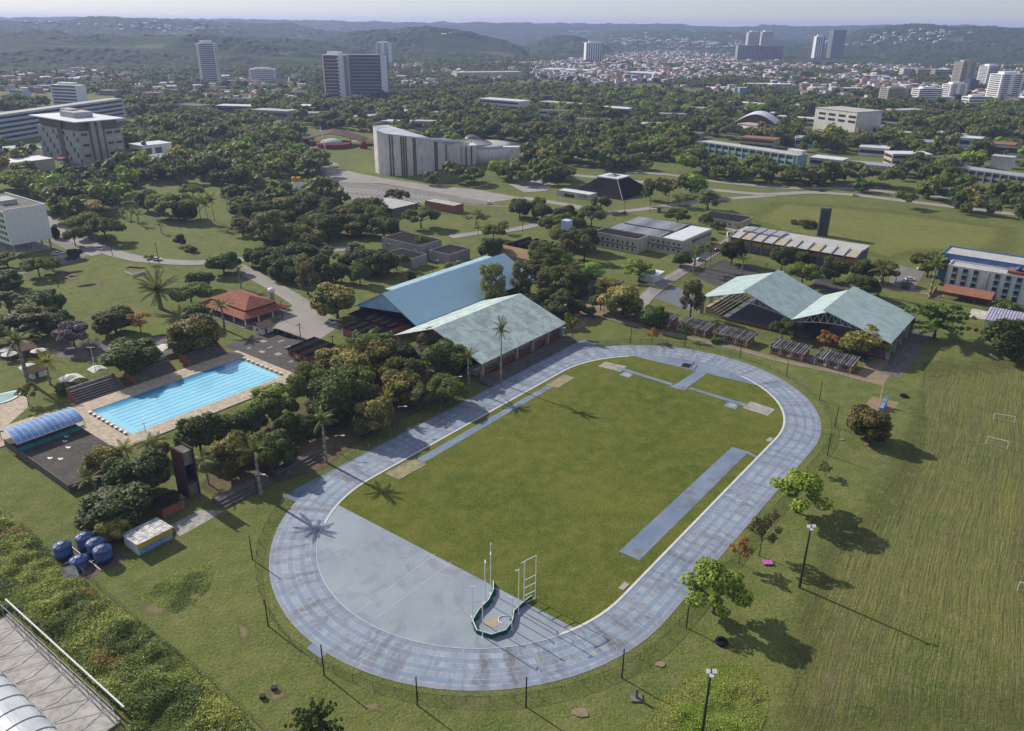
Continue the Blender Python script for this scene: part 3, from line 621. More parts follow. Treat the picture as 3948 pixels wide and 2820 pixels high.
m_court=plain('blue_court',(.13,.17,.22),(.17,.16,.16),.12,.7,.25,stain=.4,stainc=(.09,.085,.09),streak=False)
# blue gymnasium
g=camp('blue_gymnasium','huge hangar with a smooth blue metal gable roof behind the grey-green one','gymnasium',32,109.5)
b=MB(); n=Vector
Lg=72
b.slab([(0,-16.7,6),(Lg,-16.7,6),(Lg,0,14.5),(0,0,14.5)],.25); b.slab([(0,0,14.5),(Lg,0,14.5),(Lg,16.5,6),(0,16.5,6)],.25); rf_=b.obj('roof',m_broof,g)
b=MB(); b.slab([(5,.12,14.5),(Lg-8,.12,14.5),(Lg-8,3.6,14.46),(5,3.6,14.46)],.15); b.obj('ridge_vent',m_bvent,rf_)
b=MB()
b.add([(.6,0,14.1),(.6,15.6,6.1),(.6,-10.2,9.),(.8,0,14.1),(.8,15.6,6.1),(.8,-10.2,9.)],[(0,1,2),(3,5,4),(0,3,4,1),(1,4,5,2),(2,5,3,0)]); b.obj('gable_panel',m_broof2,g)
b=MB(); b.box(Lg-1.5,Lg-1.2,-15.5,15.5,0,6.2); b.box(2,Lg-1.6,15,15.3,0,5.8); b.obj('wall',m_beige,g)
for x in range(2,Lg,10):
    for y in (-15.9,14.5): b=MB().box(x,x+.7,y,y+.9,0,6.); b.obj('column',m_conc,g)
b=MB()
for y in (-16,-12,-8): b.tube((1.3,y,14.1-abs(y)*.51-.2),(1.3,y+4,14.1-abs(y+4)*.51-.8),.12,5)
b.tube((1.3,-16.2,5.8),(1.3,0,13.9),.14,5); b.tube((1.3,-16.2,5.2),(1.3,-8,8.5),.14,5); b.obj('truss',m_steel,g)
# grey-green gymnasium beside the track
g=camp('green_roofed_gymnasium','open hall with a weathered grey-green gable roof right beside the blue track','gymnasium',20,52)
b=MB(); b.slab([(0,0,6),(48,0,6),(48,21,13),(0,21,13)],.25); b.slab([(0,21,13),(48,21,13),(48,40,6),(0,40,6)],.25); b.obj('roof',m_groof,g)
for x in (1.2,10.2,19.2,28.2,37.2,46.2):
    for y in (.6,38.2): b=MB().box(x,x+.8,y,y+1.1,0,5.9+.2); b.obj('column',m_conc,g)
b=MB().box(2,46,2.2,2.6,0,1.6); b.obj('low_wall',m_brick,g)
b=MB().box(2.05,46,2.9,6.9,.0,1.25); b.box(2.05,46,4.9,6.9,1.25,2.4);b.obj('seating',m_beige,g)
b=MB().add([(1.5,6,7.6),(1.5,36,7.0),(1.5,21,12.6),(1.8,6,7.6),(1.8,36,7.0),(1.8,21,12.6)],[(0,2,1),(3,4,5),(0,1,4,3),(1,2,5,4),(2,0,3,5)]); b.obj('gable_panel',plain('rusty_panel',(.33,.17,.07),(.22,.12,.06),.6,.9,.1),g)
b=MB().box(46.6,47,1.5,39,0,6); b.obj('wall',m_beige,g)
b=MB().box(1,46.5,7.2,38,.0,.12); b.obj('floor',m_dark,g)
st=camp('trackside_bleacher','long dark stepped bleacher between the grey-green hall and the track','bleacher',18,47)
b=MB()
for i in range(4): b.box(0,50,i*.95,5,i*.38,(i+1)*.38)
b.obj('steps',m_bleach,st)
st=camp('concrete_bleacher','low mossy concrete bleacher in two lengths under palms by the near bend','bleacher',-73.5,53)
b=MB()
for i in range(3):
    b.box(0,14.2,i*1.1,4.6,i*.4,(i+1)*.4); b.box(16.5,30.5,i*1.1,4.6,i*.4,(i+1)*.4)
b.obj('steps',m_bleach,st)
# pale green twin roofs with white trusses
def twin(label,a,b0,b1,rb,zr,la,lab2):
    g=camp('open_sports_hall',label,'sports hall',a,b1,'pale green twin sports halls'); Wd=b0-b1; r=rb-b1
    b=MB(); b.slab([(-2.,0,7),(la-2,0,7),(la-2,r+1.2,zr+.6),(-2.,r+1.2,zr+.6)],.2); b.slab([(0,r-.6,zr-.15),(la,r-.6,zr-.15),(la,Wd,7),(0,Wd,7)],.2); b.obj('roof',m_troof,g)
    for x in (1.,la*.5,la-2):
        b=MB(); N=14; ys=[Wd*i/N for i in range(N+1)]
        top=[7-.25+(zr-7.3)*(y/r if y<r else (Wd-y)/(Wd-r)) for y in ys]; bot=[5.7+2.9*math.sin(math.pi*y/Wd) for y in ys]
        bot=[min(p,q-.5) for p,q in zip(bot,top)]
        for i in range(N):
            b.tube((x,ys[i],top[i]),(x,ys[i+1],top[i+1]),.13,5); b.tube((x,ys[i],bot[i]),(x,ys[i+1],bot[i+1]),.13,5)
            b.tube((x,ys[i],bot[i]),(x,(ys[i]+ys[i+1])/2,(top[i]+top[i+1])/2),.09,4); b.tube((x,(ys[i]+ys[i+1])/2,(top[i]+top[i+1])/2),(x,ys[i+1],bot[i+1]),.09,4)
        b.obj('truss',m_white,g)
    for x in (1,la*.25,la*.5,la*.75,la-2):
        for y in (.2,Wd-1.4): b=MB().box(x,x+.7,y,y+1.2,0,6.3); b.obj('column',m_conc,g)
    b=MB().box(2,la-2,2,Wd-9,.05,.18); b.obj('court',m_court,g)
    b=MB()
    for i in range(5): b.box(3,la-3,Wd-7.5+i*1.15,Wd-1.5,.05+i*.55,.05+(i+1)*.55)
    b.obj('seating',m_beige if lab2 else m_bleach,g)
    b=MB().box(1.2,1.5,2,Wd-9,0,.9); b.obj('low_wall',m_brick,g)
    return g
twin('pale green roofed open hall on the left of the joined pair, seating inside',123.5,26,-11,7,13.4,36,1)
twin('pale green open hall right in the joined pair, behind the golden mango tree',121,-11.2,-46.2,-23.6,13.2,36,0)
# brick huts
m_hroof=corrug('black_fibre_roof',(.035,.033,.032),(.09,.085,.08),.9,.9,.4,(.3,.29,.28),1,spec=.05,bs=.1,panel=.85,cell=(.13,2.1,0),panelc=(.34,.33,.32))
m_hbrick=plain('pink_brick',(.42,.17,.11),(.32,.13,.09),1.0,.9,.15,stain=.3,stainc=(.12,.06,.05))
def hut(label,b0,b1,ac=0,a=101.6):
    g=camp('brick_hut',label,'hut',a,b1,'small brick huts in a row'); Wd=b0-b1
    b=MB().box(0,7.2,0,Wd,0,2.5); b.obj('wall',m_hbrick,g)
    rb=MB(); ribs(rb,-.5,Wd+.5,-.7,2.62,7.9,3.25,.95,.22)
    for i,(x,y,z) in enumerate(rb.v): rb.v[i]=(y,x,z)
    rb.f=[tuple(reversed(f)) for f in rb.f]; rb.obj('roof',m_hroof,g)
    for q in (.15,Wd/3,Wd*2/3,Wd-.35): MB().box(-.12,0.02,q,q+.22,0,2.5).obj('pilaster',m_white,g)
    wins(g,'l',-.02,0,7,Wd,[Wd*q for q in(.17,.5,.83)],[1.55],1.9,1.25,frame=m_beige)
    wins(g,'f',0,-.02,7,Wd,[1.6],[1.55],1.6,1.1,frame=m_beige)
    for q in ([.33,.62][:ac]): b=MB().box(-.5,0,Wd*q-.45+.9,Wd*q+.45+.9,.55,1.15); b.obj('air_conditioner',m_white,g)
hut('brick hut with black ribbed roof half hidden behind the round dark tree',39,27.6)
hut('brick hut with black ribbed roof behind the small slender tree',24.4,13)
hut('brick hut with black ribbed roof and white downpipes in front of the left hall',9.7,-3)
hut('brick hut with black ribbed roof and one air conditioner facing the track bend',-11.3,-23,1)
hut('brick hut with streaked ribbed roof next to the big golden mango tree',-26.9,-39.1,2)
# pool terrace
def arect(a0,a1,b0,b1): return [L(a0,b0),L(a1,b0),L(a1,b1),L(a0,b1)]
dk=MB(); O=arect(-76,-14,98.5,134.6); I=arect(-68,-18,104.6,127.7)
for i in range(4):
    j=(i+1)%4; z=Vector((0,0,.25)); dk.poly([O[i]+z,O[j]+z,I[j]+z,I[i]+z]); dk.poly([O[i],O[j],O[j]+z,O[i]+z]); dk.poly([I[i]+z,I[j]+z,I[j]+Vector((0,0,.03)),I[i]+Vector((0,0,.03))])
struct(dk.obj('pool_terrace',m_deck))
sheet('terrace_path',arect(-94,-76.05,125,137),.22,m_deck)
def pool_mat():
    t=NT('pool_water'); o=t.objc(); x=t.n('ShaderNodeSeparateXYZ'); t.set(x.inputs[0],o)
    wob=t.math('MULTIPLY',t.math('SUBTRACT',t.noise(t.pos(),.6,2),.5),.35)
    y=t.math('ADD',x.outputs[1],wob); fr=t.math('ABSOLUTE',t.math('SUBTRACT',t.math('FRACT',t.math('DIVIDE',y,2.31)),.5))
    ln=t.math('LESS_THAN',fr,.07); inx=t.math('LESS_THAN',t.math('ABSOLUTE',t.math('SUBTRACT',x.outputs[0],25.)),22.8)
    c=t.mix(t.ramp(t.noise(t.pos(),.12,3),[(.3,0),(.7,1)]),(.26,.62,.78),(.34,.69,.84))
    c=t.mix(t.ramp(t.math('DIVIDE',y,23.1),[(.8,0),(.93,.85)]),c,(.02,.2,.42))
    c=t.mix(t.math('MULTIPLY',t.math('MULTIPLY',ln,inx),.85),c,(.03,.2,.42))
    t.bsdf(c,.08,.4,0,t.bump(t.noise(t.pos(),1.5,4,.6),.12,.2)); return t.m
b=MB(); b.box(0,50,0,23.1,-.02,.12); wt=b.obj('pool_water',pool_mat()); wt.location=L(-68,104.6); wt.rotation_euler=(0,0,TH); struct(wt)
bp=None
for e,(x,s) in enumerate(((-69.2,1),(-17.3,-1))):
    for i in range(9):
        if bp is None:
            bp=camp('starting_block','weathered white starting block at a short end of the pool','starting block',x,106+i*2.5,'starting blocks along both short ends of the pool')
            MB().box(-.3,.35,-.35,.35,.25,.75).obj('pedestal',m_conc,bp); MB().slab([(-.4,-.42,.8),(.45,-.42,.88),(.45,.42,.88),(-.4,.42,.8)],.08).obj('platform',m_white,bp); index_children()
        else:
            c=copy_tree(bp); c.location=L(x,106+i*2.5); c.rotation_euler=(0,0,TH+(0 if s>0 else math.pi))
def pbleach(a0,a1,label):
    g=camp('pool_bleacher',label,'bleacher',a0,134.9,'stepped bleachers along the pool'); w=a1-a0; b=MB()
    for i in range(6): b.box(.3,w-.3,.85*i,5.9,i*.48,(i+1)*.48)
    b.obj('steps',m_bleach,g)
    for i in range(6): MB().box(.35,w-.35,.85*i-.03,.85*i+.16,(i+1)*.48-.02,(i+1)*.48+.02).obj('step_edge',m_conc,g)
    b=MB().box(0,w,5.9,6.2,0,3.6); b.obj('back_wall',m_conc,g)
    for x in (0,w-.3):
        b=MB(); P=[(0,0),(6.2,0),(6.2,3.7),(5.2,3.7),(.3,.9),(0,.6)]
        b.add([(x,y,z) for y,z in P]+[(x+.3,y,z) for y,z in P],[tuple(range(6)),tuple(range(11,5,-1))]+[(i,i+6,(i+1)%6+6,(i+1)%6) for i in range(6)]); b.obj('side_wall',m_brick,g)
pbleach(-68.6,-54.2,'concrete bleacher with brick ends beside the white lamp mast, nearest the blue canopy')
pbleach(-50.7,-36.8,'dark bleacher with brick ends in the middle of the poolside row under the big tree')
pbleach(-32,-18,'dark bleacher with brick ends farthest from the blue canopy along the pool')
# flat dark annex with blue vault
m_annex=plain('dark_roof_deck',(.085,.075,.066),(.05,.045,.042),.25,.9,.15,stain=.4,stainc=(.15,.13,.11),streak=False)
g=camp('flat_pool_annex','low flat building with a dark bare roof deck at the pool end','annex',-92.5,88)
b=MB().box(.2,16.3,.2,36.8,0,1.9); b.obj('roof_deck',m_annex,g)
b=MB().box(0,.2,0,37,0,2.15).box(.2,16.5,0,.2,0,2.15); b.obj('wall',m_concd,g)
for x,y in ((3.,17),(4.5,14.5),(8.5,19),(9.5,23),(11,25.5)): b=MB().box(x,x+.9,y,y+.7,1.9,1.915).box(x,x+.4,y+.7,y+1.3,1.9,1.915); b.obj('roof_patch',m_white,g)
g=camp('blue_vault_canopy','translucent blue barrel canopy with white ribs over the flat pool annex','canopy',-92.9,114.6)
vt=NT('blue_polycarbonate'); bs_=vt.bsdf(vt.mix(vt.ramp(vt.noise(vt.pos(),.3,3),[(.35,0),(.7,1)]),(.12,.26,.62),(.3,.48,.78)),.15,.7,0,None,.85); m_poly=vt.m
N=12; prof=[(5-5.2*math.cos(math.pi*(.12+.76*i/N))/math.cos(math.pi*.12),3.2+3*(math.sin(math.pi*(.12+.76*i/N))-math.sin(math.pi*.12))) for i in range(N+1)]
b=MB()
for (y0,z0),(y1,z1) in zip(prof,prof[1:]): b.slab([(0,y0,z0+1.2),(17.2,y0,z0+1.2),(17.2,y1,z1+1.2),(0,y1,z1+1.2)],.05)
vs_=b.obj('vault_sheet',m_poly,g)
for i in range(13):
    x=17.2*i/12; b=MB().path([(x,y,z+1.24) for y,z in prof],.09,5); b.obj('rib',m_white,vs_)
b=MB().tube((0,prof[0][0],4.4),(17.2,prof[0][0],4.4),.1,5).tube((0,prof[-1][0],4.4),(17.2,prof[-1][0],4.4),.1,5); b.obj('eave_rail',m_white,g)
for i in range(5):
    for y in (prof[0][0],prof[-1][0]): b=MB().tube((17.2*i/4,y,1.9),(17.2*i/4,y,4.4),.08,6); b.obj('post',m_pole,g)
tq=net_mat('teal_screen',(.04,.32,.34),.6)
b=MB().box(.1,17.1,prof[0][0]+.3,prof[0][0]+.35,1.95,3.1); b.obj('screen',tq,g)
# brick clock-like water tower, hut, shed, tanks
m_tbrick=plain('dark_red_brick',(.1,.045,.035),(.055,.03,.027),.9,.9,.15,stain=.5,stainc=(.03,.022,.02))
g=camp('brick_water_tower','tall dark brick water tower with open middle rising out of the trees','water tower',-76,63.5)
b=MB().box(0,.45,0,4.7,0,12.6); b.obj('side_wall',m_tbrick,g); b=MB().box(2.8,3.25,0,4.7,0,12.6); b.obj('side_wall',m_tbrick,g)
b=MB().box(.45,2.8,.3,4.4,8.6,12.1); b.obj('tank',m_concd,g); b=MB().box(.45,2.8,.25,4.4,0,3.2); b.obj('base_room',m_concd,g); MB().box(.45,2.8,4.1,4.4,3.2,8.6).obj('back_panel',m_tbrick,g)
g=camp('brick_pump_hut','windowless brick hut with flat black roof below the water tower','hut',-84.2,60.6)
MB().box(0,5.6,0,4.6,0,2.6).obj('wall',m_brick,g); MB().box(-.4,6,-.4,5,2.6,2.85).obj('roof',m_black,g)
m_bluew=plain('blue_painted_wall',(.08,.22,.55),(.3,.38,.5),1.2,.8,.2,stain=.5,stainc=(.5,.52,.55)); m_yellow=plain('yellow_band',(.62,.4,.02),(.5,.32,.02),.8,.7,.2)
g=camp('painted_shed','small shed with white corrugated roof, yellow band and blue wall','shed',-94.8,51.6)
MB().box(.2,7.9,.3,6,0,2.3).obj('wall',m_bluew,g); MB().box(.1,8.05,-.05,.3,1.75,2.9).obj('fascia',m_yellow,g); MB().box(.0,.2,.3,6,0,2.6).obj('side_wall',m_white,g)
rb=MB(); ribs(rb,-.2,8.2,-.3,3.0,6.6,2.65,.55,.1); rb.obj('roof',plain('stained_white_sheet',(.72,.72,.7),(.5,.5,.48),1.2,.6,.3,stain=.95,stainc=(.07,.06,.055)),g)
m_tank=plain('blue_tank_plastic',(.025,.07,.2),(.02,.055,.165),.5,.35,.5)
tank=None
for i,(a,bb,zz,lb) in enumerate(((-100.4,63.2,0,'blue round water tank farthest from the grass, at the back of the cluster'),(-99.9,59.4,0,'blue round water tank in the middle of the cluster'),(-104.9,63.6,0,'blue round water tank standing apart on the left of the cluster'),(-100.2,55.8,0,'blue round water tank nearest the painted shed'),(-104.2,58.2,-1.4,'sunken blue water tank partly covered by a creeper'))):
    if tank is None:
        tank=thing('water_tank',lb,'water tank',L(a,bb,zz),TH,'blue plastic water tanks')
        b=MB().lathe([(1.7,0),(1.78,1.2),(1.82,1.25),(1.82,1.38),(1.75,1.42),(1.85,2.9)],28); b.obj('tank_body',m_tank,tank,True)
        b=MB().lathe([(1.92,2.9),(1.92,3.06),(1.6,3.3),(.65,3.7),(.6,3.78),(.4,3.8)],28); lid_=b.obj('lid',m_tank,tank,False)
        for q in range(8):
            a1=q*math.pi/4; b=MB().tube((1.8*math.cos(a1),1.8*math.sin(a1),3.2),(.65*math.cos(a1),.65*math.sin(a1),3.72),.08,5); b.obj('lid_rib',m_tank,lid_)
        index_children()
    else: c=copy_tree(tank); c.location=L(a,bb,zz); c['label']=lb; c.rotation_euler=(0,0,i)
sheet('tank_yard',arect(-108,-96.5,52.5,66),.03,plain('tank_yard_soil',(.16,.125,.095),(.08,.065,.05),.5,.95,.1))
b=MB(); 
for a1,b1,a2,b2 in ((-102.4,66,-102.4,53),(-97.8,61,-106,61),(-97.8,57.3,-106,57.3)): b.tube(L(a1,b1,.3)-L(-102,60),L(a2,b2,.3)-L(-102,60),.09,6)
tag(b.obj('water_pipes',m_white),'thin white pipes lying on the ground between the blue tanks','pipework').location=L(-102,60)
g=camp('concrete_ramp','tilted pale concrete slab beside the sunken tank','slab',-108.8,54.5); MB().slab([(0,0,.5),(2.6,-.6,.1),(3.4,2.6,1.6),(.8,3.2,1.9)],.25).obj('ramp_slab',m_conc,g)
# dark asphalt yard, kiosk, sheds beside it
sheet('asphalt_yard',arect(-14.2,8,96,142.5),.05,m_dark)
rp_=[(-9,112),(-8,120),(-5,116),(-10,126),(-6,128),(-2,122),(-11,133),(-4,134),(0,130)]
for i,(a,b_) in enumerate(rp_): sheet('yard_patch',arect(a,a+1.6+(i%3)*.5,b_,b_+1+(i%2)*1.4),.07,m_conc)
m_kroof=corrug('black_ribbed_roof',(.026,.024,.026),(.016,.015,.016),.7,.95,.15,(.07,.065,.06),1,spec=.04,bs=1.)
g=camp('brick_kiosk','low orange brick building with black ribbed hip-less roof beside the pool yard','kiosk',-6.5,98)
MB().box(.6,11.6,.6,18.9,0,2.7).obj('wall',plain('orange_brick',(.45,.19,.1),(.36,.15,.085),1,.9,.15,stain=.3),g)
rb=MB(); ribs(rb,0,19.5,-.2,2.95,12.4,3.5,.8,.16); rb.v=[(y,x,z) for x,y,z in rb.v]; rb.f=[f[::-1] for f in rb.f]; rb.obj('roof',m_kroof,g)
MB().box(.35,.6,13.5,14.6,.7,1.5).obj('air_conditioner',m_white,g)
wins(g,'l',.56,0,0,0,[3,8,11.5,17],[1.6],1.2,1.)
g=camp('long_black_roofed_store','long store with two stepped black ribbed roofs under the blue gable','store',18.6,99)
rb=MB(); ribs(rb,0,20,-.5,3.6,8.6,4.0,.85,.18); rb.v=[(y,x,z) for x,y,z in rb.v]; rb.f=[f[::-1] for f in rb.f]; rb.obj('lower_roof',m_kroof,g)
rb=MB(); ribs(rb,2,25,8.4,4.6,18,5.,.85,.18); rb.v=[(y,x,z) for x,y,z in rb.v]; rb.f=[f[::-1] for f in rb.f]; rb.obj('upper_roof',m_kroof,g)
MB().box(.6,17,.8,19,0,3.5).obj('wall',m_hbrick,g)
for y in (1,5,9,13,18.4): MB().box(.3,.6,y,y+.4,0,3.4).obj('pilaster',m_white,g)
# red tiled clubhouse
m_tile=corrug('red_clay_tiles',(.36,.125,.075),(.27,.095,.065),.55,.85,.35,(.16,.075,.06),0)
g=camp('tiled_clubhouse','large clubhouse with a two-tier red clay tile hip roof and open veranda','clubhouse',1,152)
w_,d_=21,31
def hip(b,x0,x1,y0,y1,z0,ix,iy,z1):
    P=[(x0,y0,z0),(x1,y0,z0),(x1,y1,z0),(x0,y1,z0)]; Q=[(x0+ix,y0+iy,z1),(x1-ix,y0+iy,z1),(x1-ix,y1-iy,z1),(x0+ix,y1-iy,z1)]
    for i in range(4): j=(i+1)%4; b.slab([P[i],P[j],Q[j],Q[i]],.18)
    return b
b=MB(); hip(b,0,w_,0,d_,3.1,4.2,4.2,4.7); b.obj('lower_roof',m_tile,g)
b=MB(); hip(b,3.4,w_-3.4,3.4,d_-3.4,5.1,7.05,7,8.0); b.add([(3.6,3.6,4.6),(w_-3.6,3.6,4.6),(w_-3.6,d_-3.6,4.6),(3.6,d_-3.6,4.6)],[(0,1,2,3)]); b.obj('upper_roof',m_tile,g)
MB().box(5,w_-5,5,d_-5,0,4.7).obj('wall',plain('veranda_wall',(.2,.18,.17),(.12,.11,.1),.5,.9,.1),g)
for y in (0.8,8,15.5,23,30): MB().box(.8,1.2,y-.2,y+.2,0,3.1).obj('column',m_white,g)
for x in (7,13.5,20): MB().box(x-.2,x+.2,.8,1.2,0,3.1).obj('column',m_white,g)
MB().box(-.5,w_+.5,-.5,d_+.5,0,.15).obj('floor',m_conc,g)
wt_=camp('white_roof_tank','small white water tank standing behind the tiled clubhouse','water tank',24,166); MB().lathe([(.9,0),(.9,5.2)],14).obj('tank_stand',m_conc,wt_); MB().lathe([(1.3,5.2),(1.35,6.6),(.6,7.1)],16).obj('tank',m_white,wt_,True)
m_oldtile=corrug('old_brown_tiles',(.27,.16,.11),(.17,.11,.085),.5,.9,.5,(.1,.075,.06),0)
def tilehut(name,label,a,b_,w,d,h,wall,zr=1.4):
    g=camp(name,label,'hut',a,b_); MB().box(.3,w-.3,.3,d-.3,0,h).obj('wall',wall,g)
    r=MB(); r.slab([(-.3,-.3,h),(w+.3,-.3,h),(w+.3,d/2,h+zr),(-.3,d/2,h+zr)],.15); r.slab([(-.3,d/2,h+zr),(w+.3,d/2,h+zr),(w+.3,d+.3,h),(-.3,d+.3,h)],.15); r.obj('roof',m_oldtile,g)
    wins(g,'l',.28,0,0,0,[d*.5],[h*.55],1.,1.); MB().box(w*.3,w*.3+.9,.22,.3,0,2).obj('door',m_wood,g)
q=toL(at(k(1,1,40,1330))); tilehut('tiled_guard_hut','little white hut with brown tile roof in front of the clubhouse',q[0],q[1]-2,5.5,6,2.6,m_white)
q=toL(at(k(0,2,280,150))); tilehut('tiled_garden_hut','white-walled hut with old brown tiles among the garden trees by the parasols',q[0],q[1],4.5,6,2.3,m_white)
q=toL(at(k(0,1,1500,1420))); tilehut('tiled_garden_hut','small brown tiled hut half hidden beside the golden mango by the pool',q[0],q[1],3.5,4,2.2,m_brick,1.1)
q=toL(at(k(0,1,240,1530))); tilehut('tiled_garden_bar','orange tiled garden bar behind the round parasols',q[0]-2,q[1],5.5,8,2.6,m_brick)
# white tents and parasols in the garden
m_tent=plain('tent_canvas',(.7,.67,.6),(.55,.53,.48),.8,.8,.15,stain=.4,stainc=(.3,.29,.28),streak=False)
def tent(label,p,s,h=2.3,up=1.1,name='garden_tent',yaw=0):
    q=at(p); g=thing(name,label,'tent',q,TH+yaw); b=MB(); e=s/2
    b.add([(-e,-e,h),(e,-e,h),(e,e,h),(-e,e,h),(0,-e*.9,h+up*.7),(0,e*.9,h+up*.7),(0,0,h+up)],[(0,4,6,3),(3,6,5),(4,1,2,6),(6,2,5),(0,1,4),(2,3,5)]); b.obj('canopy',m_tent,g)
    for x in (-e*.9,e*.9):
        for y in (-e*.9,e*.9): MB().tube((x,y,0),(x,y,h+.1),.06,5).obj('post',m_steel,g)
tent('cream garden tent standing beside the dark big tree by the pool bleachers',k(0,1,1450,1500),5.2)
tent('grey-stained white tent behind the first poolside bleacher',k(0,2,635,195),6.2)
tent('pale tan tent behind the white lamp mast',k(0,2,860,110),4.6)
tent('small white tent beside the tall palm at the garden edge',k(0,2,270,95),5)
def parasol(label,p,r):
    q=at(p); g=thing('round_parasol',label,'parasol',q,0,'round parasols in the garden'); b=MB(); n_=8
    v=[(r*math.cos(i*math.pi/4),r*math.sin(i*math.pi/4),2.3) for i in range(n_)]+[(0,0,3.1)]; b.add(v+[(x,y,z-.06) for x,y,z in v],[(i,(i+1)%8,8) for i in range(8)]+[((i+1)%8+9,i+9,17) for i in range(8)]); b.obj('canopy',m_tent,g)
    MB().tube((0,0,0),(0,0,3.1),.06,6).obj('post',m_steel,g)
parasol('grey octagonal parasol at the garden edge, behind the other one',k(0,1,75,1515),2.6); parasol('grey octagonal parasol with pale ribs in front, nearest the tall palm',k(0,1,95,1555),2.6); parasol('grey octagonal parasol standing beside the orange tiled garden bar',k(0,1,345,1525),2.5)
kp=at(k(0,2,10,315)); b=MB()
sheet('garden_paving',pix((0,880),(60,868),(62,905),(0,960)),.03,m_deck)
b.prism([(6*math.cos(t_)*(1+.18*math.sin(2*t_)),3.6*math.sin(t_)) for t_ in np.linspace(0,2*math.pi,30,False)],0,.3); o=thing('paddling_pool','small kidney-shaped white paddling pool at the garden edge','paddling pool',kp,TH); b.obj('basin',m_white,o)
b=MB(); b.prism([(5.3*math.cos(t_)*(1+.18*math.sin(2*t_)),3*math.sin(t_)) for t_ in np.linspace(0,2*math.pi,30,False)],.3,.32); b.obj('shallow_water',plain('pale_water',(.35,.55,.5),None,.4,.15,.5),o)
sheet('garden_path',pix((300,757),(345,745),(400,742),(405,770),(370,800),(330,780),(250,770),(230,800),(60,790),(0,800),(0,770),(150,760)),.03,plain('garden_gravel',(.2,.185,.17),(.11,.1,.09),.4,.95,.1))
def hedge(label,pts,w=1.3,h=1.1):
    P=[at(p) for p in pts]; v=[];rgh=random.Random(3)
    o=thing('clipped_hedge',label,'hedge',P[0]); b=MB()
    for p,q in zip(P,P[1:]):
        n_=max(2,int((q-p).length/.7))
        for i in range(n_):
            c=p.lerp(q,i/n_)-P[0]
            for _ in range(5):
                x=c+Vector((rgh.uniform(-w/2,w/2),rgh.uniform(-w/2,w/2),h*rgh.uniform(.35,1))); s=rgh.uniform(.35,.7); t1=Vector((rgh.gauss(0,1),rgh.gauss(0,1),rgh.gauss(0,1))).normalized()*s; t2=t1.cross(Vector((rgh.gauss(0,1),rgh.gauss(0,1),1))).normalized()*s
                b.add([x-t1,x-t2,x+t1,x+t2],[(0,1,2,3)])
            b.box(c.x-w*.36,c.x+w*.36,c.y-w*.36,c.y+w*.36,0,h*.8)
    b.obj('foliage',M_LEAF['shrub'],o)
# ---------------------------------------------------------------- trees surveyed one by one
T('gold',1923,975,92,902,'golden-leaved mango tree standing alone by the blue monument')
T('bright',1768,1138,124,1040,'bright green layered tree casting a long shadow at the right straight')
T('thin',1832,1058,34,1028,'small dark tree just behind the bright green layered one')
T('sparse',1686,1234,70,1130,'thin open tree between the bright green tree and the pink panel')
T('red',1641,1252,50,1186,'small rusty-leaved tree leaning over the fence of the right straight')
T('bright',1584,1362,128,1248,'leafy green tree nearest the right-hand fence bend, beside the tyre')
T('tier',705,1652,135,1566,'dark bushy tree cut off by the bottom edge')
T('gold',1910,790,104,724,'big golden mango tree in front of the right open hall')
T('broad',1736,752,56,706,'small round tree between two brick huts below the joined halls')
T('red',1841,774,48,735,'reddish brown small tree beside the big golden mango')
T('tier',2074,750,150,664,'large deep green tree right of the joined halls')
T('mango',2245,795,110,698,'very dark round tree cut by the right edge beside the field')
T('shrub',2238,690,55,662,'round shrub below the white four-storey hostel')
for z in ((1735,601,52,542),(1784,588,46,556),(1851,626,54,566),(1912,624,52,570)): T('mango',*z)
T('broad',1780,634,68,580); T('mango',1907,658,68,606); T('broad',1960,628,56,577); T('broad',2058,616,82,556)
T('royal',1949,657,54,578,'tall royal palm behind the joined pale green halls'); T('royal',2063,664,46,562,'tall leaning royal palm before the white hostel')
T('gold',1382,698,108,630,'wide mango with patchy golden leaves beside the round dark tree'); T('mango',1449,727,64,676,'perfectly round dark tree next to the first brick hut')
T('red',1448,758,34,726,'tiny yellowish tree on the lawn beyond the far bend'); T('thin',1523,754,30,714,'small slender tree in front of a brick hut'); T('shrub',1591,762,28,746,'pale low shrub before the hut with downpipes')
T('fine',1532,707,62,619,'tall grey-green tree standing left of the joined halls'); T('thin',1271,751,44,694,'slim round tree near the green hall corner')
for z in ((1236,718,66,672),(1281,700,46,664),(1213,683,50,634),(1308,703,30,680),(1255,668,40,640),(1180,690,44,652),(1330,668,40,640),(1290,664,38,632)): T('mango',*z)
T('gold',1350,650,54,616); T('bright',1418,624,70,574,'bright flat tree beside the white-roofed kiosk'); T('bright',1308,630,62,578); T('bright',1254,602,54,562)
T('fine',1094,694,78,580,'tall grey-green tree standing in front of the blue gable roof'); T('fine',1160,664,66,578); T('fine',1205,652,50,600)
T('mango',1292,560,70,503,'dark wide tree between the water tank on stilts and concrete block'); T('red',1237,543,34,496); T('broad',1255,510,50,472); T('broad',1222,520,48,480)
T('mango',1624,588,54,528); T('mango',1512,593,48,560)
for z in ((1542,601,30,543),(1565,596,30,536),(1539,608,28,552),(1575,600,26,548)): T('royal',*z)
T('royal',1646,615,34,566); T('royal',1637,527,26,498)
T('broad',1567,503,28,472); T('broad',1594,516,30,490); T('broad',1504,499,54,462); T('fine',1571,466,64,420); T('sparse',1509,460,52,426); T('broad',1332,470,42,434,'round little tree beside the black pyramid lawn')
T('broad',1195,479,40,436); T('mango',1154,484,56,438); T('sparse',1057,500,60,464); T('broad',1096,533,52,496); T('sparse',1121,519,36,490)
T('broad',874,450,36,418,'first of two joined round trees at the parking edge'); T('broad',894,452,34,420,'right one of two joined round trees at the parking edge')
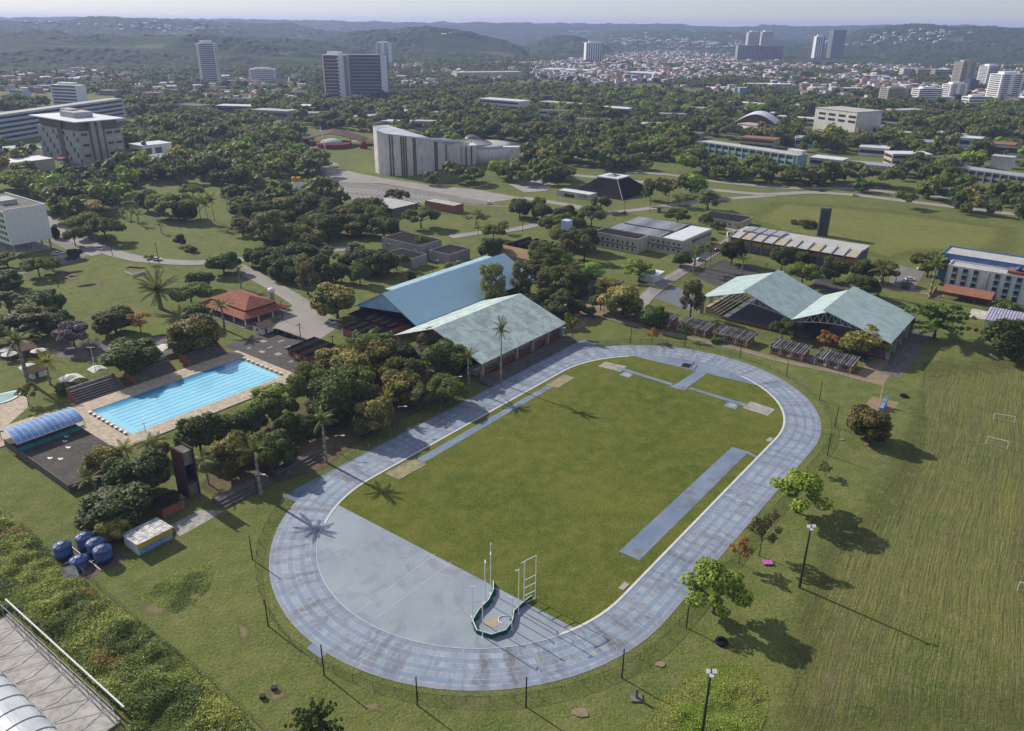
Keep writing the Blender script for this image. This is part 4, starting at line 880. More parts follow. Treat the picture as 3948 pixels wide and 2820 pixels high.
T('broad',935,507,74,458); T('mango',853,528,76,478); T('gold',792,526,58,488); T('mango',815,500,30,470); T('gold',769,500,36,458); T('mango',741,500,40,462)
T('fine',603,553,80,464); T('broad',679,556,66,512); T('mango',684,525,38,482); T('mango',730,534,64,472); T('broad',718,474,62,430)
for z in ((641,489,60,436),(592,484,60,440),(560,500,44,452),(620,520,50,470),(668,470,44,430)): T('mango',*z)
for z in ((580,597,50,552),(628,622,56,570),(604,610,44,562),(560,590,36,548),(650,632,40,588)): T('mango',*z)
T('fine',684,655,60,578,'pale green feathery tree along the service road'); T('column',728,634,32,585,'narrow dark tree behind the golden mango by the blue gable'); T('mango',758,627,42,580); T('mango',812,604,74,548); T('mango',800,632,48,582); T('broad',881,600,52,560)
T('gold',750,706,96,626,'large golden-brown mango left of the blue gable'); T('column',915,624,24,600); T('shrub',1011,598,52,574,'dome-shaped brown bush behind the blue roof'); T('mango',1090,575,56,524,'round dark tree behind the far end of the blue roof')
T('coco',931,563,28,522); T('coco',936,562,28,520); T('coco',928,566,24,528)
T('tier',822,816,168,728,'sprawling deep green tree with long boughs between kiosk and halls'); T('mango',904,820,58,762); T('fine',963,803,78,728,'feathery tree leaning over the grey-green roof corner'); T('fine',984,814,60,766)
T('royal',1113,854,36,707,'tallest royal palm right beside the track edge'); T('royal',1041,867,50,776,'royal palm at the corner of the grey-green hall')
T('yellow',848,854,38,808,'yellow-green coconut palm among the mangoes beside the far straight'); T('coco',949,854,48,800); T('gold',895,895,100,824); T('red',905,840,26,812); T('sparse',931,915,58,854); T('yellow',867,923,36,864)
T('gold',832,964,92,884,'sparse golden mango with two trunks nearest the left straight'); T('broad',690,908,96,806); T('mango',762,932,120,815,'largest dark tree above the left straight'); T('bright',603,924,94,850,'vivid yellow-green tree at the pool corner'); T('royal',725,1028,66,906,'royal palm whose shadow falls over the start of the straight'); T('mango',682,974,54,916); T('mango',610,1038,98,954); T('royal',580,1101,66,976,'royal palm nearest the start chute of the track')
T('gold',523,1053,92,960,'golden mango beside the brick water tower'); T('coco',464,1076,64,1004,'coconut palm right next to the brick water tower'); T('mango',447,1004,92,916); T('mango',508,988,90,914); T('mango',560,968,70,900); T('mango',640,985,60,915); T('gold',560,1020,50,960)
T('gold',237,1064,78,986,'golden mango at the corner of the dark roof deck'); T('mango',330,1094,108,1004); T('mango',283,1089,82,1012); T('gold',361,1025,36,980); T('coco',217,1097,66,1046,'coconut palm at the near corner of the dark roof deck'); T('coco',330,1018,54,968); T('coco',288,1026,50,978); T('coco',360,1016,50,966)
T('mango',264,1161,138,1088,'broad dark mango behind the painted shed'); T('gold',260,1196,66,1146,'golden mango between the tanks and the painted shed')
T('gold',437,784,112,700,'golden mango standing beside the poolside mast and pool corner'); T('mango',440,722,64,668); T('royal',499,733,52,666,'royal palm in front of the tiled clubhouse'); T('date',357,686,82,612,'stout date palm alone on the lawn'); T('broad',426,678,82,626); T('mango',447,642,58,600); T('mango',498,609,72,560); T('royal',535,640,34,590)
T('mango',294,828,124,750,'huge dark tree behind the middle pool bleacher'); T('purple',166,770,78,714,'lilac flowering tree in the garden'); T('bare',204,791,60,744,'bare grey twiggy tree in the garden'); T('mango',258,740,84,680); T('red',313,738,54,688,'dark reddish tree on the small lawn'); T('royal',241,750,42,692); T('royal',62,848,76,728,'tall royal palm rising over the garden parasols'); T('fine',71,752,104,688); T('broad',20,760,90,700); T('yellow',112,854,64,786,'bushy yellow-green palm behind the garden hut'); T('thin',64,900,40,848,'small yellow tree beside the paddling pool'); T('shrub',160,870,60,838); T('mango',130,735,60,690); T('coco',95,700,46,665)
T('broad',168,547,40,500,'leaning tree by the road near the white block'); T('broad',190,522,62,466); T('broad',236,535,72,476); T('gold',206,484,62,444); T('broad',88,614,58,566); T('broad',117,603,40,566); T('mango',168,574,28,550,'small round tree by the parked cars at the road'); T('broad',18,594,60,558); T('mango',4,644,84,596); T('column',125,529,20,496)
for z in ((255,481,22,458),(274,487,22,460),(291,492,24,462),(309,499,26,464),(360,519,20,492)): T('small',*z)
T('mango',329,469,42,418); T('broad',398,489,80,426); T('broad',363,479,62,424); T('mango',412,492,50,440)
T('coco',446,492,26,426); T('coco',465,503,26,438); T('coco',477,493,26,430); T('coco',505,468,24,426); T('coco',520,448,26,412); T('mango',515,450,50,408); T('mango',545,445,48,410); T('broad',430,440,50,405)
T('mango',402,547,26,517,'small dark round tree alone on the grass slope'); T('shrub',425,559,32,540,'dark bush next to the small round tree on the slope'); T('thin',332,588,22,564)
T('shrub',1240,660,30,640); T('column',1000,650,18,622)
for z in ((2000,690),(2010,640)): T('shrub',z[0],z[1],24,z[1]-16)
T('gold',1790,505,36,485); T('shrub',1770,498,26,486); T('shrub',1812,505,20,492)
# ---------------------------------------------------------------- belts of trees further off
def inpoly(P,poly):
    x,y=P[:,0],P[:,1]; c=np.zeros(len(P),bool); n=len(poly)
    for i in range(n):
        x1,y1=poly[i]; x2,y2=poly[(i+1)%n]
        with np.errstate(divide='ignore',invalid='ignore'): t=((y1>y)!=(y2>y))&(x<(x2-x1)*(y-y1)/(y2-y1)+x1)
        c^=t
    return c
EXC=[]; ROADS=[]
def nearseg(P,pts,w):
    m=np.zeros(len(P),bool)
    for a,b in zip(pts,pts[1:]):
        a=np.array(a[:2]);b=np.array(b[:2]);d=b-a; t=np.clip(((P-a)@d)/max(d@d,1e-6),0,1); m|=np.linalg.norm(P-a-t[:,None]*d,axis=1)<w
    return m
def scatter(polypx,spacing,seed,prob=1.):
    poly=[tuple(at(p))[:2] for p in polypx]; a=np.array(poly); lo,hi=a.min(0),a.max(0); g=np.random.default_rng(seed)
    xs=np.arange(lo[0],hi[0],spacing); ys=np.arange(lo[1],hi[1],spacing); X,Y=np.meshgrid(xs,ys); P=np.stack([X.ravel(),Y.ravel()],1)+g.uniform(-.45,.45,(X.size,2))*spacing
    P=P[inpoly(P,poly)]; P=P[g.random(len(P))<prob]
    for e in EXC: 
        if len(P): P=P[~inpoly(P,e)]
    for pts,w in ROADS:
        if len(P): P=P[~nearseg(P,pts,w)]
    return P
# ---------------------------------------------------------------- roads and courts
def road(name,pts,w,z=.06,mat=None,pad=3):
    P=[at(p) for p in pts]; Q=[]
    for i in range(len(P)-1):      # smooth the centre line
        p0=P[max(i-1,0)];p1=P[i];p2=P[i+1];p3=P[min(i+2,len(P)-1)]
        for j in range(6):
            t=j/6; Q.append(.5*((2*p1)+(p2-p0)*t+(2*p0-5*p1+4*p2-p3)*t*t+(3*p1-p0-3*p2+p3)*t**3))
    Q.append(P[-1]); b=MB(); Lf=[];Rt=[]
    for i,p in enumerate(Q):
        d=(Q[min(i+1,len(Q)-1)]-Q[max(i-1,0)]).normalized(); n=Vector((-d.y,d.x,0))*w/2; Lf.append(p+n+Vector((0,0,z))); Rt.append(p-n+Vector((0,0,z)))
    for i in range(len(Q)-1): b.poly([Rt[i],Rt[i+1],Lf[i+1],Lf[i]])
    struct(b.obj(name,mat or m_road)); ROADS.append(([tuple(q) for q in Q],w/2+pad)); 
    kb=MB()
    for S,sg in((Lf,1),(Rt,-1)):
        for i in range(len(S)-1):
            d=(S[i+1]-S[i]).normalized(); n=Vector((-d.y,d.x,0))*.28*sg; a,c=S[i],S[i+1]; u=Vector((0,0,.1)); kb.slab([a+u,c+u,c+n+u,a+n+u] if sg<0 else [a+n+u,c+n+u,c+u,a+u],.14)
    struct(kb.obj('road_kerb',m_conc))
road('campus_road',[(40,440),(90,480),(150,520),(216,550),(290,572),(350,580),(430,584),(520,578),(590,572),(650,560),(720,556),(790,551)],8)
road('campus_road',[(1000,527),(1060,518),(1130,512),(1190,500),(1260,486),(1340,474),(1420,466),(1500,455),(1560,446),(1640,440),(1720,434)],7)
road('service_road',[(500,580),(545,602),(600,632),(650,662),(690,690),(715,706)],7)
sheet('entrance_yard',pix((655,672),(735,700),(760,722),(700,760),(640,752),(598,738),(620,715)),.05,m_road)
road('parking_road',[(216,566),(180,560),(120,575),(60,600),(0,612)],6,.07)
sheet('car_park',pix((60,585),(150,566),(200,564),(170,580),(110,594),(40,612)),.045,m_asph)
sheet('gravel_lot',pix((105,533),(150,522),(195,552),(205,560),(150,556)),.045,m_asph)
road('dirt_track',[(1000,456),(1060,455),(1130,460),(1200,466),(1260,473)],3.5,.05,m_dirt,1)
sheet('event_car_park',pix((700,396),(760,402),(850,410),(990,430),(1090,448),(1070,455),(1000,447),(900,452),(800,450),(740,430)),.05,m_asph)
sheet('forecourt',pix((700,362),(742,372),(790,384),(850,396),(960,412),(1060,422),(1160,440),(1090,450),(980,430),(850,408),(745,404),(716,385)),.08,m_road)
b=MB()
for i in range(26):
    for q0,q1 in (((735+i*10,412+i*1.1),(750+i*10,424+i*1.0)),((742+i*11,430+i*.9),(755+i*11,441+i*.8))):
        a,c=at(q0),at(q1); d=(c-a).normalized(); n=Vector((-d.y,d.x,0))*.12; z=Vector((0,0,.09)); b.poly([a-n+z,c-n+z,c+n+z,a+n+z])
struct(b.obj('parking_lines',m_white))
road('ring_road',[(640,340),(700,350),(745,368)],7,.1); road('ring_road',[(560,318),(640,335),(760,318),(860,306),(980,312),(1060,318)],8,.1)
road('avenue',[(1100,318),(1190,330),(1260,345),(1340,358)],8,.1)
road('avenue',[(1180,378),(1300,392),(1400,402),(1500,415),(1600,424),(1700,432),(1800,428),(1900,434),(2000,446),(2100,458),(2200,470),(2300,482)],9,.1)
road('avenue',[(1390,384),(1480,388),(1600,405),(1750,418),(1900,420),(2000,430),(2120,440),(2290,448)],8,.11)
road('campus_road',[(1160,440),(1240,452),(1290,462),(1310,470)],8,.065)
sheet('plaza',pix((1130,410),(1190,398),(1230,410),(1215,424),(1165,428)),.09,m_conc)
road('hall_road',[(1590,500),(1640,515),(1620,535),(1560,575),(1480,625),(1430,665),(1420,690)],6,.05,m_road,1)
sheet('hostel_parking',pix(k(3,1,1100,720),k(3,1,1400,780),k(3,1,1290,950),k(3,1,1080,900)),.05,m_asph)
road('hostel_path',[k(3,1,1000,925),k(3,1,1200,945),k(3,1,1400,975),k(3,1,1560,1000)],3.5,.06,m_dirt,1)
sheet('dark_sports_court',[at(p) for p in (k(2,1,1600,815),k(2,1,1870,680),k(2,1,2170,765),k(2,1,2256,900),k(2,1,1790,905))],.05,m_dark)
sheet('dark_sports_court',[at(p) for p in (k(2,1,1260,1010),k(2,1,1450,910),k(2,1,1700,1050),k(2,1,1580,1130))],.05,m_court)
sheet('dark_sports_court',[at(p) for p in (k(3,1,410,900),k(3,1,470,830),k(3,1,690,890),k(3,1,700,960),k(3,1,520,970))],.05,m_dark)
road('hut_path',[L(97,45),L(97,20),L(97.5,-10),L(97.5,-41)] and [k(2,1,850,1185),k(2,1,1000,1220),k(2,1,1250,1290),k(2,1,1600,1370),k(2,1,2000,1460),k(2,1,2256,1530),k(3,2,250,5),k(3,2,600,75),k(3,2,880,150)],2.2,.05,m_dirt,1)
sheet('hall_apron',arect(98,121,-50,-41),.045,m_dirt); sheet('hall_apron',arect(108,160,-53,-46.5),.05,m_concd)
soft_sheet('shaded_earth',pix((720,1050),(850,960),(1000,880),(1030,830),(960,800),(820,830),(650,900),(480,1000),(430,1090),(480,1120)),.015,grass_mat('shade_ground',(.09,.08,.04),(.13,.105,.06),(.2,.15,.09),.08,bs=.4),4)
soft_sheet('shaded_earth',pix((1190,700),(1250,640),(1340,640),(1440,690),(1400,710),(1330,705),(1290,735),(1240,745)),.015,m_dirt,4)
# rough mown field on the right, overgrown plot at lower left
soft_sheet('mown_field',pix((2045,780),(2330,770),(2500,900),(2600,1300),(2500,1800),(1650,1800),(1690,1560),(1690,1420),(1800,1180),(1900,1050),(1990,930)),.02,m_rough,26)
soft_sheet('bright_lawn',pix((1600,480),(1700,440),(2000,462),(2290,505),(2290,570),(2130,575),(1990,595),(1880,560),(1660,512)),.02,grass_mat('yellow_lawn',(.1,.135,.028),(.145,.165,.038),(.21,.19,.07),.03,bs=.6,patch=.6,patchc=(.22,.15,.085)),24)
soft_sheet('bright_lawn',pix((262,705),(330,722),(385,712),(400,745),(330,750),(270,735)),.03,m_lawn,2)
# ---------------------------------------------------------------- middle-distance buildings
m_conw=plain('grey_white_wall',(.72,.72,.69),(.62,.62,.6),.2,.85,.2,stain=.45,stainc=(.22,.21,.2))
m_concurve=plain('streaked_concrete',(.74,.71,.65),(.62,.59,.53),.12,.9,.15,stain=.6,stainc=(.22,.21,.2))
m_grey=plain('mid_grey_wall',(.34,.33,.32),(.27,.265,.26),.2,.9,.15,stain=.4)
m_metal=plain('bright_metal_roof',(.68,.7,.72),(.56,.58,.6),.3,.45,.4)
m_metalr=corrug('grey_ribbed_metal',(.42,.44,.47),(.33,.345,.37),1.2,.5,.3,(.22,.23,.24),1)
m_pale=plain('pale_roof_slab',(.5,.49,.47),(.4,.39,.38),.2,.85,.15,stain=.4,streak=False)
def block(name,label,cat,a,b_,w,d,h,wall,roofm=None,par=.7,g=None,oh=0,z0=0):
    g=g or camp(name,label,cat,a,b_); MB().box(0,w,0,d,z0,h).obj('wall',wall,g)
    r=MB()
    if par: r.box(-oh-.02,w+oh+.02,-oh-.02,.3-oh,h,h+par).box(-oh-.02,w+oh+.02,d-.3+oh,d+oh+.02,h,h+par).box(-oh-.02,.3-oh,.3-oh,d-.3+oh,h,h+par).box(w-.3+oh,w+oh+.02,.3-oh,d-.3+oh,h,h+par); r.obj('parapet',wall,g); r=MB()
    r.box(.3-oh,w-.3+oh,.3-oh,d-.3+oh,h+.004,h+.2); r.obj('roof',roofm or m_black,g); return g
def excl(a0,a1,b0,b1,m=3): EXC.append([tuple(L(x,y))[:2] for x,y in((a0-m,b0-m),(a1+m,b0-m),(a1+m,b1+m),(a0-m,b1+m))])
# hostel and its blue neighbour
g=block('hostel','white and grey four-storey hostel with teal balconies at the right edge','hostel',219,-104,10,60,11.2,m_conw,m_pale,.8)
m_teal=plain('teal_panel',(.04,.24,.3),None,.5,.7,.25)
for f in range(4):
    zc=1.75+f*2.8
    for i in range(15):
        y=58-i*4.0
        if i%4==3: continue
        o=MB().box(-.06,.3,y-2.1,y-.1,zc-1.,zc+1.1).obj('window',m_glass,g)
        if f: MB().box(-.14,.02,y-2.1,y-.1,zc-1.1,zc-.3).obj('balcony_panel',m_teal,g)
for i in range(0,15): MB().box(-.35,0,60-i*4.0-.25,60-i*4.0+.1,0,11.4).obj('pilaster',m_grey,g)
MB().box(1,8,30,38,12,13.2).obj('roof_box',plain('orange_roof_box',(.33,.13,.075),None,.5,.8,.2),g)
for i in range(4): MB().lathe([(1.0,13.2),(1.05,14.4),(.4,14.8)],12,c=(3.+2*(i%2),32+2.4*(i//2),0)).obj('roof_tank',m_tank,g,True)
for p,q in((0,(16,2)),): pass
g=block('blue_annex','blue-walled block behind the white hostel with a long pale canopy','annex',238,-104,16,66,11.5,plain('blue_wall',(.12,.22,.42),(.1,.18,.35),.3,.8,.2),m_pale,.8)
MB().box(-2.2,0,6,62,9.2,9.5).obj('canopy',m_metal,g); wins(g,'l',-.02,0,0,66,[8+6.5*i for i in range(9)],[8.0,4.5],2.2,1.3)
g=camp('tiled_porch','open porch with a bright orange tile roof in front of the hostel','porch',208,-64); r=MB(); r.slab([(-.5,0,3.2),(8,0,4.4),(8,19,4.4),(-.5,19,3.2)],.2); r.obj('roof',corrug('orange_tiles',(.36,.17,.1),(.27,.13,.085),.6,.9,.5,(.2,.09,.05),0),g)
for y in(.5,6,12,18.5): MB().box(.3,.7,y-.2,y+.2,0,3.2).obj('post',m_brick,g)
MB().box(6,6.3,.3,18.7,0,3.8).obj('wall',m_brick,g)
g=camp('ramp_wall','long sloping brick wall left of the hostel','wall',205,-42); b=MB(); b.add([(0,0,0),(14,0,0),(14,0,2.6),(0,0,.8),(0,.4,0),(14,.4,0),(14,.4,2.6),(0,.4,.8)],[(0,1,2,3),(7,6,5,4),(3,2,6,7),(0,3,7,4),(1,5,6,2)]); b.obj('wall_body',m_brick,g)
q=toL(at(k(3,1,1880,1290))); g=camp('teal_workshop','workshop with lilac ribbed roof and teal gate at the right edge','workshop',q[0],q[1]-28); MB().box(.3,13,.3,27.5,0,4.2).obj('wall',m_conw,g)
r=MB(); ribs(r,0,28,-.5,4.3,13.5,5.6,1.0,.2); r.v=[(y,x,z) for x,y,z in r.v]; r.f=[f[::-1] for f in r.f]; r.obj('roof',plain('lilac_sheet',(.42,.4,.5),(.33,.32,.41),.5,.6,.3,stain=.3),g); MB().box(.15,.32,17,26,0,3.4).obj('gate',plain('teal_gate',(.08,.42,.4),None,.5,.7,.2),g)
MB().slab([(0,27.8,4.1),(10,27.8,4.6),(10,33.5,4.6),(0,33.5,4.1)],.2).obj('side_roof',m_cream,g)
# saw-roofed laboratory
g=camp('ribbed_laboratory','long low laboratory with stepped concrete roof fins and orange wall panels','laboratory',225,-5)
MB().box(1,22,.4,62.6,0,7).obj('wall',m_concd,g)
for i in range(11):
    y=i*5.7
    MB().slab([(-.3,y+.3,6.8),(8,y+.3,8.1),(8,y+5.4,8.1),(-.3,y+5.4,6.8)],.25).obj('roof_panel',m_pale if i%3 else m_beige,g); MB().box(.6,.98,y+.5,y+5.2,3.6,5.6).obj('wall_panel',plain('orange_panel%d'%(i%2),(.4,.25,.08),(.33,.2,.07),.4,.85,.2) if i<2 else bpy.data.materials['orange_panel%d'%(i%2)],g)
    MB().box(.55,.95,y+.5,y+5.2,5.75,6.5).obj('window',m_glass,g)
for i in range(12):
    y=i*5.7; b=MB(); P=[(-.6,0),(.2,0),(.2,6),(9,8.3),(9,8.9),(-.6,7.2)]; b.add([(x,y-.15,z) for x,z in P]+[(x,y+.15,z) for x,z in P],[tuple(range(5,-1,-1)),tuple(range(6,12))]+[(i_,(i_+1)%6,(i_+1)%6+6,i_+6) for i_ in range(6)]); b.obj('fin',m_conc,g)
MB().box(8,22.3,.1,63,7.6,8).obj('roof',m_pale,g)
for i in range(4): MB().box(9,20,40+i*5.2,44+i*5.2,8,8.9).obj('skylight',m_metalr,g)
g=camp('dark_slab_tower','leaning-looking black concrete water tower slab on the yellow lawn','water tower',284,26.5); b=MB(); b.prism([(0,.6),(4,.6),(4.8,1.5),(4.8,4.6),(4,5.4),(0,5.4),(-.6,4.6),(-.6,1.5)],0,15); b.obj('shaft',plain('sooty_concrete',(.075,.075,.085),(.04,.04,.045),.4,.9,.15,stain=.5,stainc=(.2,.19,.19)),g); MB().box(.3,3.8,.9,5.1,15,15.5).obj('cap',m_concd,g)
# two-storey concrete school
g=block('concrete_school','stained two-storey concrete block with square windows and black roof','school',186,89.5,11.7,26,6.9,m_cream,m_black,.9); wins(g,'l',-.02,0,0,26,[2.5+2.9*i for i in range(8)],[1.9,5.0],.9,1.1); MB().box(-.25,0,0,26,3.2,3.7).obj('ledge',m_concd,g)
g=block('metal_roofed_school','wide concrete school building with ribbed metal roofs and a white end roof','school',199,71,34,43,6.6,m_cream,m_black,.6); wins(g,'l',-.02,0,0,43,[2+2.9*i for i in range(6)],[5.0,1.9],.9,1.1)
r=MB(); ribs(r,13,43,1,6.9,12,7.6,1.1,.14); r.v=[(y,x,z) for x,y,z in r.v]; r.f=[f[::-1] for f in r.f]; r.obj('metal_roof',m_metalr,g); r=MB(); ribs(r,13,43,17,6.9,32,7.8,1.1,.14); r.v=[(y,x,z) for x,y,z in r.v]; r.f=[f[::-1] for f in r.f]; r.obj('metal_roof',m_metalr,g)
MB().box(.5,33.5,.5,11.5,6.85,7.3).obj('white_roof',m_metal,g); MB().box(34*.3,33,-.08,0,4.4,5.6).obj('window_band',m_glass,g); MB().box(-.3,0,0,43,3.1,3.6).obj('ledge',m_concd,g)
g=block('cream_shed','low cream building with black flat roof at the lawn corner','building',270,71,18,25,3.5,m_cream,m_black,.5,oh=.5); wins(g,'l',-.02,0,0,25,[2+3.6*i for i in range(7)],[2.0],1.2,1)
# round pool / hangar vaults, tank on stilts
g=camp('vaulted_workshop','low workshop with black barrel vaults in a row and an ochre vault in front','workshop',134,118)
MB().box(.3,30,.3,25.5,0,3.2).obj('wall',m_grey,g)
def vault(x0,x1,y0,y1,z,h,mat,along='x',n=9):
    b=MB(); pr=[(i/n,math.sin(math.pi*i/n)) for i in range(n+1)]
    for (u0,s0),(u1,s1) in zip(pr,pr[1:]):
        if along=='x': a,c=y0+(y1-y0)*u0,y0+(y1-y0)*u1; b.slab([(x0,a,z+h*s0),(x1,a,z+h*s0),(x1,c,z+h*s1),(x0,c,z+h*s1)],.2)
        else: a,c=x0+(x1-x0)*u0,x0+(x1-x0)*u1; b.slab([(a,y0,z+h*s0),(c,y0,z+h*s1),(c,y1,z+h*s1),(a,y1,z+h*s0)],.2)
    return b.obj('vault',mat,g)
for i in range(5): vault(14.5,31,.2+i*5.1,5.1+i*5.1,3.2,1.7,m_black)
vault(0,13.5,-.3,26,3.2,2.2,plain('ochre_vault',(.33,.23,.12),(.25,.17,.09),.25,.9,.1,stain=.4,streak=False),'y')
g=camp('raised_water_tank','pale blue and white water tank on four tall legs above the trees','water tank',172.5,122.6)
for x in(0,3.2):
    for y in(0,3.2): MB().tube((x,y,0),(x,y,9.6),.25,6).obj('leg',m_conc,g)
MB().box(-.5,3.7,-.5,3.7,9.6,14.4).obj('tank_box',plain('tank_white_blue',(.62,.68,.74),(.35,.5,.66),.5,.7,.25,stain=.4,stainc=(.2,.22,.24)),g)
# grey concrete cottages with black flat roofs
g=block('concrete_pavilion','grey concrete pavilion with flat black roof, nearest the blue gable','pavilion',96,158,10.5,17,4.6,m_grey,m_black,.4)
g=block('concrete_pavilion','grey concrete pavilion with black roof on the right of the palm courtyard','pavilion',112,149,15,13,4.8,m_grey,m_black,.4)
g=block('concrete_backblock','two-storey grey concrete block behind the palm courtyard with white window panels','building',109.5,166,16,26,6.6,m_grey,m_black,.5); wins(g,'l',-.05,0,0,0,[3,21],[4.2],2.6,1.6,m_white,'window_panel'); wins(g,'l',-.17,0,0,0,[2.4,3.7,20.4,21.7],[4.0],.8,1.2)
g=camp('white_roofed_kiosk','small kiosk with a plain white metal roof on the lawn','kiosk',148,59); MB().box(.4,9,.4,8,0,2.8).obj('wall',m_conw,g); MB().slab([(0,0,2.9),(9.5,0,3.6),(9.5,8.6,3.6),(0,8.6,2.9)],.15).obj('roof',m_metal,g)
g=camp('ribbed_long_shed','long low shed with black and rust ribbed roof under the trees','shed',126,66); MB().box(.4,7,.4,33,0,2.6).obj('wall',m_conw,g); r=MB(); ribs(r,0,34,-.4,2.8,7.6,3.2,1.0,.2); r.v=[(y,x,z) for x,y,z in r.v]; r.f=[f[::-1] for f in r.f]; r.obj('roof',m_hroof,g)
g=block('flat_library','low building with broad pale flat roof beside the event car park','building',166,243,22,27,4.6,m_concd,m_pale,.4,oh=.4); excl(166,188,243,270)
g=block('red_brick_wall_block','long dark red brick block at the car park edge','building',196,221,9,24,4.6,m_brick,m_pale,.3); excl(196,205,221,245)
# silos
EXC.append([tuple(at(p))[:2] for p in((600,445),(730,445),(730,400),(600,400))]); g=camp('walled_silo_yard','white walled yard around two yellow-topped silos','yard',*toL(at(k(1,1,240,110)))); 
for q in((0,26,0,.3),(0,26,15,15.3),(0,.3,.3,15),(25.7,26,.3,15)): MB().box(*q,0,2.6).obj('yard_wall',m_white,g)
for i,p in enumerate((k(1,1,352,72),k(1,1,398,72))):
    s=thing('silo',('left' if i==0 else 'right')+' one of two white silos with orange-yellow tops',"silo",at(p),TH,'two white and yellow silos'); MB().lathe([(1.5,0),(1.5,5.6)],18).obj('silo_body',m_white,s,True); MB().lathe([(1.52,5.6),(1.52,8.4),(1.4,8.6)],18).obj('silo_top',plain('silo_yellow%d'%i,(.62,.36,.05),(.5,.3,.05),.4,.7,.2),s,True)
# pyramid
g=camp('black_pyramid_hall','black truncated pyramid hall with a white flat top','hall',297,162.5); b=MB(); z=10.2
P=[(0,0,0),(42,0,0),(42,41,0),(0,41,0)]; Q=[(13.5,13,z),(28.5,13,z),(28.5,28,z),(13.5,28,z)]; b.add(P+Q,[(i,(i+1)%4,(i+1)%4+4,i+4) for i in range(4)]+[(4,5,6,7)]); b.obj('roof',plain('black_tiles',(.022,.019,.022),(.015,.013,.015),.6,.95,.04),g)
MB().box(12.8,29.2,12.3,28.7,z,z+.8).obj('roof_cap',m_metal,g); MB().add([(17,17,z+.8),(25,17,z+.8),(25,24.5,z+.8),(17,24.5,z+.8),(21,20.7,z+2.6)],[(0,1,4),(1,2,4),(2,3,4),(3,0,4)]).obj('skylight',m_grey,g)
for i in range(5): MB().slab([(2.2,22+i*1.5,1.8),(10,22+i*1.5,8),(10,22.6+i*1.5,8),(2.2,22.6+i*1.5,1.8)],.5).obj('fin',m_black,g)
for (p,q) in (((0,0,.15),(13.4,12.9,z+.1)),): MB().tube(p,q,.25,4).obj('hip_cap',m_conc,g)
excl(285,345,150,212,2)
q=toL(at(k(2,1,705,170))); g=block('pyramid_annex','cream low annex with pale roof at the foot of the black pyramid','annex',q[0],q[1],9,26,3.6,m_cream,m_metal,.4); wins(g,'l',-.02,0,0,0,[2+2*i for i in range(4)],[2.2],.8,.9); MB().box(-.05,.02,12,20,.3,2.4).obj('window_band',m_glass,g)
# curved hall and domed ring
def curvepts(c,r,a0,a1,n): return [Vector((c.x+r*math.cos(a),c.y+r*math.sin(a),0)) for a in np.linspace(a0,a1,n)]
g=thing('curved_concert_hall','tall curved white concrete hall with sloping roof and brown window slits','concert hall',at((920,392)))
O=Vector(g.location); FP=[at(q) for q in ((834,383),(842,387.5),(858,390.5),(880,391.5),(905,391.5),(925,389),(945,385),(966,380),(985,375),(1002,370))]; HT=[36.5,36,34.5,32,29,26.5,24,21.5,19.5,18]
HT=[hgt(q,(q[0]-3 if i<2 else q[0],y)) for i,(q,y) in enumerate(zip(((834,383),(842,387.5),(858,390.5),(880,391.5),(905,391.5),(925,389),(945,385),(966,380),(985,375),(1002,370)),(281,290,297,299.5,302.5,305.5,309,313,318.5,323)))]
FP=[p-O for p in FP]; back=[p+Vector((6+10*i/9,34-14*i/9,0)) for i,p in enumerate(FP)]
def zfor(p,y):
    lo,hi=5.,60.
    for _ in range(30):
        m=(lo+hi)/2; d=Vector((p.x+O.x,p.y+O.y,m-CAMH)); Yp=812-d.dot(_u)/d.dot(_f)*FPX/SC
        if Yp>y: lo=m
        else: hi=m
    return lo
def pxx(p): d=Vector((p.x+O.x,p.y+O.y,25-CAMH)); return 1137+d.dot(_r)/d.dot(_f)*FPX/SC
HB=[max(HT[i]*.9 if pxx(p)>975 else 0,zfor(p,min(322,274.5+max(0,pxx(p)-851)*.311))) for i,p in enumerate(back)]
def interp(t):
    i=min(int(t),8); u=t-i; return FP[i].lerp(FP[i+1],u),HT[i]*(1-u)+HT[i+1]*u
b=MB(); ns=46; ts=[9*i/ns for i in range(ns+1)]; W_=[interp(t) for t in ts]
for (p,h1),(q,h2) in zip(W_,W_[1:]): b.add([p,q,(q.x,q.y,h2),(p.x,p.y,h1)],[(0,1,2,3)])
p,q=FP[0],back[0]; b.add([q,p,(p.x,p.y,HT[0]),(q.x,q.y,HB[0])],[(0,1,2,3)]); p,q=FP[-1],back[-1]; b.add([p,q,(q.x,q.y,HB[-1]),(p.x,p.y,HT[-1])],[(0,1,2,3)])
for i in range(9): p,q=back[i+1],back[i]; b.add([p,q,(q.x,q.y,HB[i]),(p.x,p.y,HB[i+1])],[(0,1,2,3)])
b.obj('curved_wall',m_concurve,g)
b=MB()
for i in range(9): p,q,r,s=FP[i],FP[i+1],back[i+1],back[i]; b.slab([(p.x,p.y-.4,HT[i]+.3),(q.x,q.y-.4,HT[i+1]+.3),(r.x,r.y,HB[i+1]+.1),(s.x,s.y,HB[i]+.1)],.5)
b.obj('sloping_roof',plain('pale_blue_roof',(.6,.63,.67),(.52,.55,.6),.1,.6,.25),g)
m_slit=plain('brown_slit',(.2,.14,.08),(.1,.075,.05),.5,.8,.2)
